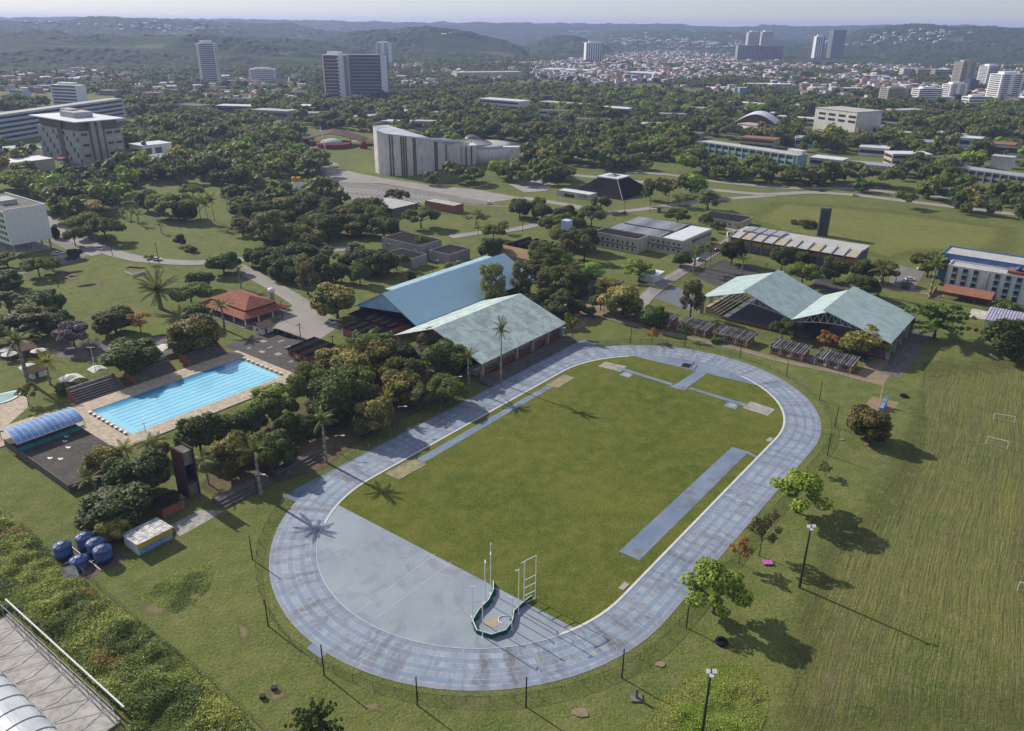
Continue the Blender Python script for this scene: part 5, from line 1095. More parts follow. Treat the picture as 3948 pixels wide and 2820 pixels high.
for t in (2.45,2.7,3.5,3.7,3.9,4.7,4.9,7.0,7.2,8.3):
    (p,h1),(q,h2)=interp(t),interp(t+.14); d=(q-p).normalized(); nrm=Vector((d.y,-d.x,0))*.35; b=MB(); b.add([p+nrm,q+nrm,(q.x+nrm.x,q.y+nrm.y,h2-.6),(p.x+nrm.x,p.y+nrm.y,h1-.6),p-nrm*.3,q-nrm*.3,(q.x-nrm.x*.3,q.y-nrm.y*.3,h2-.6),(p.x-nrm.x*.3,p.y-nrm.y*.3,h1-.6)],[(0,1,2,3),(1,5,6,2),(4,0,3,7),(3,2,6,7)]); b.obj('window_slit',m_slit,g)
EXC.append([tuple(p+O)[:2] for p in FP]+[tuple(p+O)[:2] for p in back[::-1]])
dc=at((1076,352)); g=thing('domed_rotunda','low round concrete rotunda with a ribbed conical roof and glass lantern','rotunda',dc)
rr_=wm(dc,74); MB().lathe([(rr_,0),(rr_,11.5)],48).obj('ring_wall',m_concurve,g,True); MB().lathe([(rr_-.6,11.5),(rr_*.62,12.6),(rr_*.6,12.8)],48).obj('ring_roof',m_pale,g,True)
c2=(-rr_*.36,-rr_*.18,0); b=MB().lathe([(rr_*.56,12.6),(rr_*.56,13.6),(rr_*.2,17.2)],28,c=c2); b.obj('cone_roof',m_pale,g)
for i in range(28): a=2*math.pi*i/28; MB().tube((c2[0]+rr_*.56*math.cos(a),c2[1]+rr_*.56*math.sin(a),13.7),(c2[0]+rr_*.2*math.cos(a),c2[1]+rr_*.2*math.sin(a),17.3),.25,4).obj('rib',m_grey,g)
MB().lathe([(rr_*.2,17.2),(rr_*.17,18.6),(rr_*.08,20),(.3,20.2)],14,c=c2).obj('lantern',plain('lantern_glass',(.2,.17,.2),(.12,.1,.12),.4,.3,.5),g)
EXC.append([tuple(dc+Vector((math.cos(a)*(rr_+3),math.sin(a)*(rr_+3),0)))[:2] for a in np.linspace(0,6.28,16)])
g=thing('link_building','low stained concrete wing joining the curved hall and the rotunda','building',at((1000,367)),.15); w=wm(at((1000,367)),56); MB().box(0,w,0,14,0,15.5).obj('wall',m_concurve,g)
for i in range(4): MB().box(4+i*w/5,5.2+i*w/5,-.2,0,0,14.5).obj('window_slit',m_slit,g)
g=thing('rotunda_wing','flat concrete wall end right of the rotunda','wall',at((1118,361)),.05); MB().box(0,wm(at((1118,361)),34),0,8,0,12.5).obj('wall_body',m_concurve,g)
# concert shell
g=thing('concert_shell','red-walled open concert shell with a swooping brown roof and white half dome','concert shell',at((738,330))); w=wm(at((738,330)),60)
b=MB(); n_=12
for i in range(n_):
    u0,u1=-1+2*i/n_,-1+2*(i+1)/n_; z=lambda u:4+9*max(0,1-abs(u+.15)**1.3); b.slab([(w*u0*1.25,16,z(u0)*.85),(w*u1*1.25,16,z(u1)*.85),(w*u1*1.25,40,z(u1)),(w*u0*1.25,40,z(u0))],.5)
b.obj('roof',plain('brown_roof',(.16,.1,.065),(.11,.07,.05),.2,.9,.1),g)
m_red=plain('dark_red_wall',(.24,.035,.035),(.16,.03,.03),.3,.85,.15)
MB().lathe([(w*.62,0),(w*.62,4)],28,c=(0,10,0)).obj('stage_wall',m_red,g); MB().lathe([(w*.4,4),(w*.37,5.2),(w*.28,6.6),(w*.14,7.5),(.1,7.8)],24,c=(-2,8,0)).obj('half_dome',m_pale,g,True)
MB().lathe([(3.4,0),(3.6,3),(2.4,5.6),(.2,6.6)],14,c=(w*1.08,2,0)).obj('red_pod',m_red,g,True); MB().lathe([(3.4,0),(3.6,3),(2.4,5.6),(.2,6.6)],14,c=(-w*1.12,22,0)).obj('red_pod',m_red,g,True)
for i in range(5): MB().box(-w*.9+i*w*.45,-w*.9+i*w*.45+.6,25,25.6,0,6).obj('column',m_conc,g)
g=thing('lattice_mast','slanting white lattice mast in front of the concert shell','mast',at((724,340))); b=MB(); tp=Vector((-wm(at((724,340)),10),4,22))
for q in((-.8,0),(.8,0),(0,.9)): b.tube((q[0],q[1],0),(tp.x+q[0]*.5,tp.y+q[1]*.5,tp.z),.14,4)
for i in range(11): f0,f1=i/11,(i+1)/11; b.tube((tp.x*f0-.8,tp.y*f0,tp.z*f0),(tp.x*f1+.8,tp.y*f1,tp.z*f1),.09,4); b.tube((tp.x*f0+.8,tp.y*f0,tp.z*f0),(tp.x*f1-.8,tp.y*f1,tp.z*f1),.09,4)
b.obj('lattice',m_white,g); EXC.append([tuple(at(p))[:2] for p in((665,345),(810,345),(815,315),(660,318))])
# white block on stilts, large offices on the left
g=camp('white_block_on_stilts','white windowless-ended block raised on thin columns at the left edge','office block',-10.5,323); MB().box(0,19,0,46,5,21.5).obj('wall',m_white,g)
for x in(.8,9.3,17.5):
    for y in(1,11,21,31): MB().box(x,x+.7,y,y+.7,0,5).obj('column',m_conc,g)
for f in range(5):
    for i in range(12): MB().box(-.08,.02,2+i*3.6,4.6+i*3.6,6.6+f*3,8.2+f*3).obj('window',m_glass,g)
MB().box(.4,18.6,.4,45.6,21.5,21.8).obj('roof',m_concd,g); MB().box(0,19,0,.4,21.5,22.4).box(18.6,19,.4,46,21.5,22.4).obj('parapet',m_white,g); MB().box(5,12,14,26,21.8,24).obj('roof_room',m_pale,g); MB().box(0,19,.5,44,.05,.3).obj('floor',m_pale,g)
m_brownp=plain('taupe_band',(.17,.145,.13),(.14,.12,.105),.2,.9,.15); m_glgr=plain('green_glass_panel',(.42,.48,.47),(.3,.36,.37),.3,.35,.4); m_sand2=plain('sandstone_wall',(.42,.385,.335),(.36,.33,.29),.2,.9,.15,stain=.25)
g=camp('overhang_office','massive grey office block with a wide overhanging white roof slab','office block',135.5,556.5); MB().box(0,34,0,72,0,26.5).obj('wall',m_sand2,g); MB().box(1.5,32.5,2,70,26.5,33.5).obj('upper_storey',m_brownp,g); MB().box(-3.2,37,-4,76,33.5,34.2).obj('roof',m_metal,g); MB().box(9,24,22,46,34.2,38.5).obj('roof_room',m_pale,g); MB().box(14,21,38,56,34.2,39.5).obj('roof_room',m_pale,g)
MB().box(-.9,0,27,34,0,33.4).obj('stair_band',m_brownp,g)
for i in range(16):
    y=2+i*4.4
    if 25<y<34: continue
    for f in range(6):
        MB().box(-.12,.02,y,y+2.9,2.2+f*4,5.2+f*4).obj('window',m_glgr if (i*3+f*5)%4 else m_glass,g)
for x in(9.5,15): MB().box(x,x+3.2,-1.2,0,0,33.4).obj('fin',m_sand2,g)
MB().box(8,20,-.3,0,0,33).obj('recess',m_brownp,g)
for f in range(6):
    for x in(1.6,21.5,28): MB().box(x,x+4.8,-.14,.02,3+f*4,4.8+f*4).obj('window',m_glass if f%2 else m_glgr,g)
MB().box(-7,-.95,26,35,3.2,4).obj('porch_roof',plain('red_porch',(.3,.05,.04),None,.4,.8,.2),g); excl(131,188,550,632)
m_slabw=plain('bluish_white_wall',(.55,.58,.62),(.46,.49,.53),.1,.85,.2,stain=.3,stainc=(.25,.26,.28))
A_=at((281,268)); B_=at((0,318)); yw=math.atan2(A_.y-B_.y,A_.x-B_.x); Lw=(A_-B_).length
g=thing('long_slab_block','very long white five-storey slab block behind the overhang office','slab block',B_-(A_-B_)*.25,yw); Lw*=1.25; MB().box(0,Lw,0,16,0,24).obj('wall',m_slabw,g); MB().box(.3,Lw-.3,.3,15.7,24,24.5).obj('roof',m_pale,g)
for f in range(5): MB().box(2,Lw-3,-.15,.02,2.6+f*4.5,4.6+f*4.5).obj('window_band',m_glass,g); MB().box(0,Lw,-.9,0,.9+f*4.5+4.0,1.4+f*4.5+4.).obj('sunshade',m_slabw,g)
EXC.append([tuple(p)[:2] for p in(B_,A_,A_+Vector((0,25,0)),B_+Vector((0,25,0)))])
g=camp('stepped_white_lab','cluster of white-roofed low blocks with a blue tank at the office side','laboratory',178,545); MB().box(0,26,0,20,0,12).obj('wall',m_conw,g); MB().box(-.4,26.4,-.4,20.4,12,12.6).obj('roof',m_metal,g); MB().box(2,8,-.1,.02,5,10).box(11,17,-.1,.02,5,10).obj('window_band',m_glass,g); MB().box(-.08,.02,3,17,5,9).obj('window_band',m_glass,g); MB().lathe([(2,12.6),(2,15),(.5,15.5)],14,c=(4,4,0)).obj('roof_tank',m_tank,g,True)
g=camp('sawtooth_lab','low white hall with a sawtooth roof edge in front of the laboratory cluster','laboratory',172,505); MB().box(0,40,0,22,0,6).obj('wall',m_conw,g); MB().box(-.4,40.4,-.4,22.4,6,6.4).obj('roof',m_metal,g)
for i in range(6): MB().add([(0,i*3.6,6.4),(0,i*3.6+3.6,6.4),(0,i*3.6+3.6,8),(12,i*3.6,6.4),(12,i*3.6+3.6,6.4),(12,i*3.6+3.6,8)],[(0,2,1),(3,4,5),(0,3,5,2),(1,2,5,4)]).obj('sawtooth',m_metal,g)
excl(172,215,500,570)
for q,lb,wl,rf,w,d,h in (((0,392),'low tan building with white roof at the left edge',m_beige,m_metal,40,26,8),((30,352),'low hall with a green and white roof left of the overhang office',m_conw,plain('mint_roof',(.3,.5,.42),None,.3,.6,.3),26,30,6)):
    p=toL(at(q)); g=block('campus_hall',lb,'building',p[0],p[1],w,d,h,wl,rf,.4); excl(p[0],p[0]+w,p[1],p[1]+d)
def pxblock(name,label,cat,bl,br,depth,h,wall,roofm,bands=0,cols=0,par=.6,bm=None,grp=None):
    """rectangular building from its two near ground corners"""
    a,c=at(bl),at(br); yaw=math.atan2(c.y-a.y,c.x-a.x); w=(c-a).length; g=thing(name,label,cat,a,yaw,grp)
    MB().box(0,w,0,depth,0,h).obj('wall',wall,g); MB().box(-.4,w+.4,-.4,depth+.4,h,h+par).obj('roof',roofm,g)
    for f in range(bands):
        z=h*(f+.35)/bands; MB().box(w*.03,w*.97,-.15,.02,z,z+h/bands*.42).obj('window_band',bm or m_glass,g); MB().box(-.15,.02,depth*.05,depth*.95,z,z+h/bands*.42).obj('window_band',bm or m_glass,g)
    for i in range(cols): x=w*(i+.5)/cols; MB().box(x-.5,x+.5,-.5,0,0,h).obj('column',wall,g)
    n=Vector((-(c-a).y,(c-a).x,0)).normalized()*(depth+3); e=(c-a).normalized()*3; f_=n.normalized()*-15; EXC.append([tuple(v)[:2] for v in(a-e+f_,c+e+f_,c+n+e,a+n-e)]); return g
m_aqua=plain('aqua_wall',(.3,.45,.46),(.25,.38,.4),.15,.8,.2); m_lblue=plain('light_blue_wall',(.3,.42,.62),(.5,.55,.62),.2,.8,.2)
g=pxblock('long_aqua_school','long two-storey school with aqua trim among the avenue trees','school',(1552,338),(1768,372),14,9,m_aqua,m_pale,2,14); MB().box(90,104,3,9,9.6,13).obj('roof_room',m_conw,g)
g=pxblock('blue_white_school','blue and white low school building behind the avenue','school',(1796,368),(1866,376),16,6.5,m_lblue,m_metal,1)
g=pxblock('zigzag_roof_school','low building with a wavy grey ribbed roof and blue fascia','school',(1873,378),(1976,388),16,5.5,m_lblue,m_metalr,1,6)
g=pxblock('long_grey_school','long grey building with ribbed roof at the right edge beyond the avenue','school',(2122,398),(2300,424),14,8,m_grey,m_metalr,2,10); g=pxblock('white_roof_house','white stained box standing behind the long grey building','building',(2196,372),(2244,377),12,9,m_conw,m_pale,0)
g=pxblock('arched_sports_hall','brown hall under a big white arched roof','sports hall',(1630,284),(1722,289),40,6,plain('brown_hall_wall',(.2,.11,.09),None,.3,.85,.15),m_concd,0)
w=g.children[0].dimensions.x if g.children else 60; a,c=at((1630,284)),at((1722,289)); w=(c-a).length
b=MB(); n_=16
for i in range(n_): u0,u1=i/n_,(i+1)/n_; b.slab([(w*u0,-2,6+10*math.sin(math.pi*u0)),(w*u1,-2,6+10*math.sin(math.pi*u1)),(w*u1,42,6+10*math.sin(math.pi*u1)),(w*u0,42,6+10*math.sin(math.pi*u0))],.5)
b.obj('arched_roof',m_metal,g)
b=MB(); b.add([(w*i/n_,0.5,5.6+10*math.sin(math.pi*i/n_)) for i in range(n_+1)],[tuple(range(n_+1))]); b.obj('gable_wall',bpy.data.materials['brown_hall_wall'],g)
g=pxblock('pale_arch_hall','pale concrete hall with rough walls and small roof-edge windows','hall',(1804,290),(1895,303),40,24,m_concurve,m_pale,0); 
for f in range(2):
    for i in range(4): w=(at((1895,303))-at((1804,290))).length; MB().box(w*(.1+.24*i),w*(.1+.24*i)+9,-.15,.02,13+f*5,15.4+f*5).obj('window',m_glass,g)
pxblock('pale_arch_hall_wing','low pale wing in front of the rough concrete hall','building',(1812,304),(1880,314),18,8,m_cream,m_beige,1); pxblock('white_cube_house','small white and blue cube house right of the concrete hall','house',(1915,297),(1956,302),18,9,m_lblue,m_metal,1)
pxblock('white_villa','low white building with pale roofs left of the arched hall','building',(1576,296),(1650,302),22,7,m_conw,m_pale,1); pxblock('white_villa','low white building below the arched hall','building',(1636,292),(1680,298),18,8,m_conw,m_beige,1)
pxblock('glass_office','three-storey white office with window bands left of the woods','office block',(1064,248),(1153,256),24,16,m_conw,m_metal,3)
for i,(l,r,h,lb) in enumerate((((480,250),(560,252),8,'low dark campus block with pale roof in the left woods'),((560,262),(640,266),9,'long dark low block with a flat white roof in the left woods'),((655,252),(700,254),9,'dark low block with slanted white roof left of the big twin slab'),((770,272),(850,268),5,'flat dark canopy building below the twin slab'),((846,282),(912,286),6,'white low pavilion with teal tent behind the curved hall'),((1196,242),(1290,250),9,'low white campus building behind dark trees'),((1330,255),(1420,262),9,'low grey campus building among the dark trees'),((2060,310),(2120,318),7,'grey low building among the trees on the right'),((1905,345),(1970,350),7,'dark flat roofed building behind the wavy-roofed school'))):
    pxblock('campus_block',lb,'building',l,r,22,h,(m_concd,m_grey,m_conw)[i%3],(m_metal,m_pale)[i%2],1)
# ---------------------------------------------------------------- towers
m_tw=plain('tower_white',(.82,.82,.82),(.72,.72,.73),.08,.8,.2,stain=.2,stainc=(.3,.3,.31)); m_tg=plain('tower_grey',(.3,.3,.32),(.24,.24,.26),.08,.8,.2); m_tb=plain('tower_beige',(.46,.4,.33),(.4,.345,.28),.08,.85,.2); m_tbrick=plain('tower_brick',(.16,.1,.095),(.125,.08,.078),.08,.85,.2); m_tgreen=plain('tower_green',(.06,.2,.15),None,.1,.7,.2); m_tblue=plain('tower_blue_glass',(.06,.1,.2),(.04,.07,.14),.1,.3,.5); m_win=plain('tower_window',(.09,.1,.115),(.06,.065,.075),.2,.4,.4)
def tower(name,label,cat,bx,by,wpx,topy,depth,wall,floors,yaw=0,style='band',side=None,crown=True,grp=None,base=None):
    p=at((bx,by)); w=wm(p,wpx); h=hgt((bx,by),(bx,topy)); g=thing(name,label,cat,p,yaw,grp)
    MB().box(-w/2,w/2,0,depth,0,h).obj('wall',wall,g)
    if crown: MB().box(-w*.3,w*.3,depth*.25,depth*.75,h,h+h*.045+1.5).obj('roof_room',wall,g)
    fh=h/floors
    for f in range(floors):
        z=fh*(f+.3)
        if style=='band': MB().box(-w*.44,w*.47,-.3,.02,z,z+fh*.5).obj('window_band',m_win,g)
        elif style=='balcony': MB().box(-w*.36,w*.46,-.2,.02,z,z+fh*.55).obj('window_band',m_win,g); MB().box(-w*.37,w*.47,-1.6,0,z-fh*.28,z-fh*.02).obj('balcony',wall,g)
        elif style=='pair': MB().box(-w*.4,-w*.12,-.3,.02,z,z+fh*.5).box(w*.1,w*.4,-.3,.02,z,z+fh*.5).obj('window_band',m_win,g)
        elif style=='dots':
            MB().box(-w*.42,w*.42,-.25,.02,z,z+fh*.45).obj('window_band',m_win,g)
        MB().box(-w/2-.25,-w/2+.02,depth*.1,depth*.9,z,z+fh*.45).obj('side_window_band',m_win,g) if style!='stripe' and f%1==0 else None
        if yaw>=0: MB().box(w/2-.02,w/2+.25,depth*.1,depth*.9,z,z+fh*.45).obj('side_window_band',m_win,g) if style!='stripe' else None
    if style=='stripe':
        n=max(2,int(w/7))
        for i in range(n): x=-w/2+w*(i+.5)/n; MB().box(x-w/n*.22,x+w/n*.22,-.4,.02,2,h*.97).obj('window_strip',m_win,g)
    if side: MB().box(w*.36,w*.5+.3,-.35,depth,0,h*1.002).obj('side_panel',side,g)
    n=Vector((-math.sin(yaw),math.cos(yaw),0)); e=Vector((math.cos(yaw),math.sin(yaw),0))*(w/2+4)
    EXC.append([tuple(v)[:2] for v in(p-e-n*4,p+e-n*4,p+e+n*(depth+4),p-e+n*(depth+4))]); return g,w,h
tower('residential_tower','slim white tower with dark balcony floors standing alone on the left','tower',467,190,34,97,22,m_tw,22,.12,'balcony')
g,w,h=tower('twin_slab_block','brick-red and white half of the big twin slab block','office block',742,226,52,122,16,m_tw,13,-.62,'dots',grp='halves of the big twin slab block'); 
MB().box(w*.5,w*.5+.4,0,16,1,h).obj('white_end',m_tw,g)
# the broad brick face and the grey louvred half
pA=at((739,227)); pB=at((772,224)); yw=.1; 
g,w,h=tower('twin_slab_block','grey louvred half of the big twin slab block with a white end wall','office block',814,226,92,122,22,m_tg,14,.06,'none',crown=False,grp='halves of the big twin slab block')
fh=h/14
for f in range(14): MB().box(-w*.3,w*.36,-.3,.02,fh*(f+.25),fh*(f+.8)).obj('louvre_band',m_win,g); MB().box(-w*.3,w*.36,-1.3,0,fh*(f+.82),fh*(f+1.02)).obj('ledge',m_tg,g)
MB().box(w*.36,w*.5,-.8,22.3,0,h).obj('white_end',m_tw,g); MB().box(-w*.5-20*0,-w*.36,-9,0,0,h*.99).obj('stair_tower',m_tg,g); MB().box(-w*.86,-w*.5,-10,12,0,h*.985).obj('brick_wing',m_tbrick,g)
for f in range(13): MB().box(-w*.84,-w*.52,-10.3,-9.9,fh*(f+.6),fh*(f+.72)).obj('sill_band',m_tw,g)
tower('residential_tower','bluish white tower behind the twin slab block','tower',852,146,29,96,20,m_tw,19,-.1,'pair')
tower('hospital_block','white midrise with horizontal bands left of the twin slab block','office block',584,184,50,154,18,m_tw,7,.1,'band')
tower('campus_tower','white-ended tower with brown louvred face above the long slab block','tower',149,240,62,189,16,m_tw,7,-.35,'band')
tower('residential_tower','white twin-core tower with blue stripes in the middle distance','tower',1318,142,34,95,24,m_tw,20,.2,'stripe')
for i,(bx,w_) in enumerate(((1653,32),(1685,32),(1718,32))): tower('dark_slab_tower_block',('left','middle','right')[i]+' one of three dark striped slabs before the paired white towers','tower',bx,139,w_,101,24,m_tg,14,.05,'stripe',crown=False,grp='three dark striped slabs')
tower('residential_tower','left one of two white towers behind the dark striped slabs','tower',1669,130,24,72,22,m_tw,24,.05,'band',grp='paired white towers'); tower('residential_tower','right one of two white towers behind the dark striped slabs','tower',1699,130,24,71,22,m_tw,24,.05,'band',grp='paired white towers')
tower('residential_tower','slim white and blue tower left of the tallest grey tower','tower',1816,133,18,81,20,m_tw,24,.15,'stripe',m_tblue); tower('residential_tower','tallest slim grey tower against the right hills','tower',1856,133,28,67,24,m_tg,30,.2,'band',crown=False)
tower('residential_tower','beige tower with dark windows among the right-hand towers','tower',2143,192,32,138,22,m_tb,17,.25,'pair'); tower('residential_tower','white tower with a green side and dark balconies near the right edge','tower',2197,199,26,147,22,m_tw,17,.3,'balcony',m_tgreen)
tower('residential_tower','broad white and pinkish tower at the right edge of the towers','tower',2236,229,46,165,26,m_tw,14,.2,'pair'); tower('apartment_block','white midrise with long window rows right of the concrete one','apartment block',2062,229,50,197,18,m_tw,7,.2,'band'); tower('apartment_block','white and yellow midrise with dark blue side among the right towers','apartment block',2122,227,36,187,18,m_tw,9,.25,'pair'); tower('apartment_block','dark blue glass block between the right-hand towers','apartment block',2160,204,20,178,16,m_tblue,6,.25,'none'); tower('apartment_block','weathered pale concrete midrise leftmost of the right cluster','apartment block',1990,226,44,196,20,m_tb,7,.25,'band')
tower('apartment_block','low white apartments in front of the right cluster','apartment block',2170,235,40,215,16,m_tw,3,.2,'band')
for bx,by,wp,ty,c,fl,lb in ((1690,199,62,186,m_tw,3,'wide low white apartment row with dark gaps, left part'),(1735,202,44,187,m_tw,3,'wide low white apartment row with dark gaps, right part'),(1884,208,66,196,m_tw,3,'white terrace of apartments in the right town'),(1790,179,26,159,m_tbrick,5,'brick-red and white midrise in the right town'),(1800,149,34,137,m_tbrick,4,'red brick apartments under the slim towers, left'),(1850,150,34,138,m_tbrick,4,'red brick apartments under the slim towers, right'),(1945,177,50,168,m_tw,3,'white and aqua long low block in the right town'),(2020,173,30,152,m_tw,5,'white and dark midrise at the centre of the right town'),(2058,174,42,154,m_tb,5,'yellowish apartment block in a row in the right town'),(2092,176,34,155,m_tb,5,'pinkish apartment block in a row in the right town'),(1425,160,40,152,m_tbrick,3,'pinkish red apartment row in the centre town'),(1465,159,46,151,m_tb,3,'pale green-beige apartment row in the centre town'),(1555,156,60,148,m_tb,3,'yellow apartment row in the centre town'),(1590,154,60,146,m_tbrick,3,'red apartment row in the centre town')):
    tower('apartment_block',lb,'apartment block',bx,by,wp,ty,16,c,fl,.1,'band',crown=False)
pxblock('warehouse','huge white-roofed warehouse left in the centre town','warehouse',(1195,163),(1300,167),70,9,m_conw,m_metal); pxblock('warehouse','huge white-roofed warehouse right in the centre town','warehouse',(1380,170),(1450,174),60,9,m_conw,m_metal); pxblock('pale_terrace_works','long pale stepped works building left of the warehouses','warehouse',(1015,178),(1160,176),40,14,m_cream,m_pale); pxblock('warehouse','white hall roof on the left among the far houses','warehouse',(205,152),(230,153),30,9,m_conw,m_metal)
# ---------------------------------------------------------------- the town: small houses
HM=[plain('house_white',(.62,.6,.57),None,.2,.85),plain('house_cream',(.5,.45,.36),None,.2,.85),plain('house_pink',(.42,.27,.23),None,.2,.85),plain('house_grey',(.3,.29,.28),None,.2,.85),plain('roof_tile_red',(.3,.14,.09),(.2,.1,.075),.3,.85),plain('roof_grey_fibre',(.25,.24,.23),(.16,.155,.15),.2,.85),plain('roof_white_sheet',(.7,.7,.7),(.5,.5,.5),.15,.5,.3),plain('roof_brown',(.2,.15,.12),None,.2,.85),plain('house_blue',(.22,.33,.48),None,.2,.85)]
def house_geo(w,d,h,rz,flat):
    v=[(-w/2,-d/2,0),(w/2,-d/2,0),(w/2,d/2,0),(-w/2,d/2,0),(-w/2,-d/2,h),(w/2,-d/2,h),(w/2,d/2,h),(-w/2,d/2,h)]; f=[(0,1,5,4),(1,2,6,5),(2,3,7,6),(3,0,4,7)]; r=[(4,5,6,7)]
    if not flat:
        v+=[(-w/2-.4,-d/2-.5,h-.15),(w/2+.4,-d/2-.5,h-.15),(w/2+.4,0,h+rz),(-w/2-.4,0,h+rz),(-w/2-.4,d/2+.5,h-.15),(w/2+.4,d/2+.5,h-.15)]; f+=[(7,4,11,11),(5,6,10,10)] ; r=[(8,9,10,11),(11,10,13,12)]
    else: v+=[(-w/2-.3,-d/2-.3,h),(w/2+.3,-d/2-.3,h),(w/2+.3,d/2+.3,h),(-w/2-.3,d/2+.3,h),(-w/2-.3,-d/2-.3,h+.5),(w/2+.3,-d/2-.3,h+.5),(w/2+.3,d/2+.3,h+.5),(-w/2-.3,d/2+.3,h+.5)]; r=[(12,13,14,15),(8,9,13,12),(10,11,15,14),(9,10,14,13),(11,8,12,15)]
    return v,f,r
town=np.concatenate([scatter([(850,196),(1010,196),(1180,172),(1330,188),(1450,184),(1600,206),(1750,214),(1900,216),(2290,240),(2290,150),(2000,150),(1750,141),(1500,128),(1250,140),(1000,146),(860,150)],16,5,.8),
  scatter([(0,205),(180,212),(420,232),(640,236),(700,190),(640,172),(430,178),(230,160),(0,170)],20,6,.6),scatter([(1250,140),(1330,126),(1480,112),(1620,126),(1600,140)],22,8,.6)])
cl_=vnoise(town[:,0]/90+30,town[:,1]/90+30,71)*.6+vnoise(town[:,0]/300+30,town[:,1]/300+30,72)*.4; town=town[cl_<.56]
town=town[np.argsort(np.hypot(town[:,0],town[:,1]))]
gh=np.random.default_rng(12); HD=[]
for p in town:
    two=gh.random()<.42; HD.append((p[0],p[1],gh.uniform(7,18),gh.uniform(7,13),gh.uniform(3.2,4.2)*(gh.choice([2,2,3]) if two else 1),gh.uniform(1,2.2),gh.random()<.35,gh.choice([0,0,0,0,1,1,2,3,8]),gh.choice([4,4,4,5,5,6,6,6,7]),gh.uniform(-.25,.25)+gh.choice([0,1.57])+.3))
LM=[('slim white balcony tower',at((467,190))),('big twin slab block',at((790,226))),('bluish white tower',at((852,146))),('white midrise with bands',at((584,184))),('white twin-core tower',at((1318,142))),('dark striped slabs',at((1685,139))),('tallest slim grey tower',at((1856,133))),('beige tower',at((2143,192))),('white tower with green side',at((2197,199))),('broad pinkish white tower',at((2236,229))),('left warehouse',at((1250,165))),('right warehouse',at((1415,172))),('white apartment row with dark gaps',at((1710,200))),('white terrace of apartments',at((1884,208))),('brick-red midrise',at((1790,179))),('pale stepped works',at((1090,177))),('weathered concrete midrise',at((1990,226))),('glass and white office with bands',at((1108,252)))]
def proj(p):
    d=Vector((p[0],p[1],(p[2] if len(p)>2 else 0)-CAMH)); z=d.dot(_f); return d.dot(_r)/z*FPX/SC+1137,812-d.dot(_u)/z*FPX/SC
def rel(p,lms,n=1):
    x,y=proj(p); c=sorted(((abs(proj(q)[0]-x)+2.2*abs(proj(q)[1]-y)),nm,q) for nm,q in lms)[:n+1]; o=[]
    for _,nm,q in c:
        X,Y=proj(q); dx,dy=x-X,(y-Y)*2.2; o.append((('right of' if dx>0 else 'left of') if abs(dx)>abs(dy) else ('before' if dy>0 else 'behind'))+' the '+nm)
    return o
WN=['white','cream','pink','grey','','','','','blue']; RN={4:'red tiled',5:'grey',6:'white',7:'brown'}
NH=230; seen={}
for i,(x,y,w,d,h,rz,fl,wc,rc,ya) in enumerate(HD[:NH]):
    v,f,r=house_geo(w,d,h,rz,fl); b=MB(); b.v=v; b.f=[tuple(dict.fromkeys(q)) for q in f+r]; b.mi=[0]*len(f)+[1]*len(r); o=b.obj('house',[HM[wc],HM[rc]]); o.location=(x,y,0); o.rotation_euler=(0,0,ya)
    r_=rel((x,y),LM); l0='%s%s house, %s %s roof, '%('tall ' if h>5 else '',WN[wc],RN[rc],'flat' if fl else 'gabled'); lb=l0+r_[0]
    if lb in seen and len((lb+' and '+r_[1]).split())<=16: lb+=' and '+r_[1]
    seen[lb]=1; tag(o,lb,'house','houses of the town')
vv=[];ff=[];mm=[];o_=0
for (x,y,w,d,h,rz,fl,wc,rc,ya) in HD[NH:]:
    v,f,r=house_geo(w,d,h,rz,fl); a=np.array(v); c,s=math.cos(ya),math.sin(ya); vv.append(np.stack([a[:,0]*c-a[:,1]*s+x,a[:,0]*s+a[:,1]*c+y,a[:,2]],1)); q=[t for t in f+r if len(set(t))==4]; ff.append(np.array(q)+o_); mm+=[wc if t in f else rc for t in q]; o_+=len(a)
    q3=[t for t in f if len(set(t))<4]
o=bpy.data.objects.new('far_town',npmesh('far_town',np.concatenate(vv),np.concatenate(ff),None,False,HM,mm)); COL.objects.link(o); tag(o,kind='stuff')
# hillside houses, tiny
ph=[]
for (px,py,n_,sx,sy) in ((300,58,30,190,9),(420,66,26,140,8),(1520,96,70,120,14),(1400,92,40,90,12),(1300,74,14,60,6),(1620,100,20,50,8),(2000,84,40,120,16),(2090,76,14,40,6),(1880,98,10,60,6),(760,66,10,60,5),(95,52,12,70,4),(1010,76,4,40,4)):
    for _ in range(n_): ph.append((px+gh.normal()*sx/2,py+gh.normal()*sy/2))
Zf=Z; lr=np.log(rr/rr[0])/np.log(rr[-1]/rr[0])*(nr-1)
vv=[];ff=[];mm=[];o_=0
for qx,qy in ph:
    j=int(np.clip(np.interp(qx,px_,np.arange(na)),0,na-1)); d=ray((qx,qy)); sl=d.z/math.hypot(d.x,d.y)
    zz=CAMH+sl*rr; hit=np.nonzero(Zf[:,j]>zz)[0]
    if not len(hit): continue
    i=hit[0]; x,y,z=X[i,j],Y[i,j],Zf[i,j]
    v,f,r=house_geo(gh.uniform(10,22),gh.uniform(8,14),gh.uniform(4,8),2,gh.random()<.3); a=np.array(v)+[x,y,z-1]; wc,rc=gh.choice([0,0,0,1,2]),gh.choice([4,6,6,5]); q=[t for t in f+r if len(set(t))==4]; vv.append(a); ff.append(np.array(q)+o_); mm+=[wc if t in f else rc for t in q]; o_+=len(a)
o=bpy.data.objects.new('hillside_houses',npmesh('hillside_houses',np.concatenate(vv),np.concatenate(ff),None,False,HM,mm)); COL.objects.link(o); tag(o,kind='stuff')
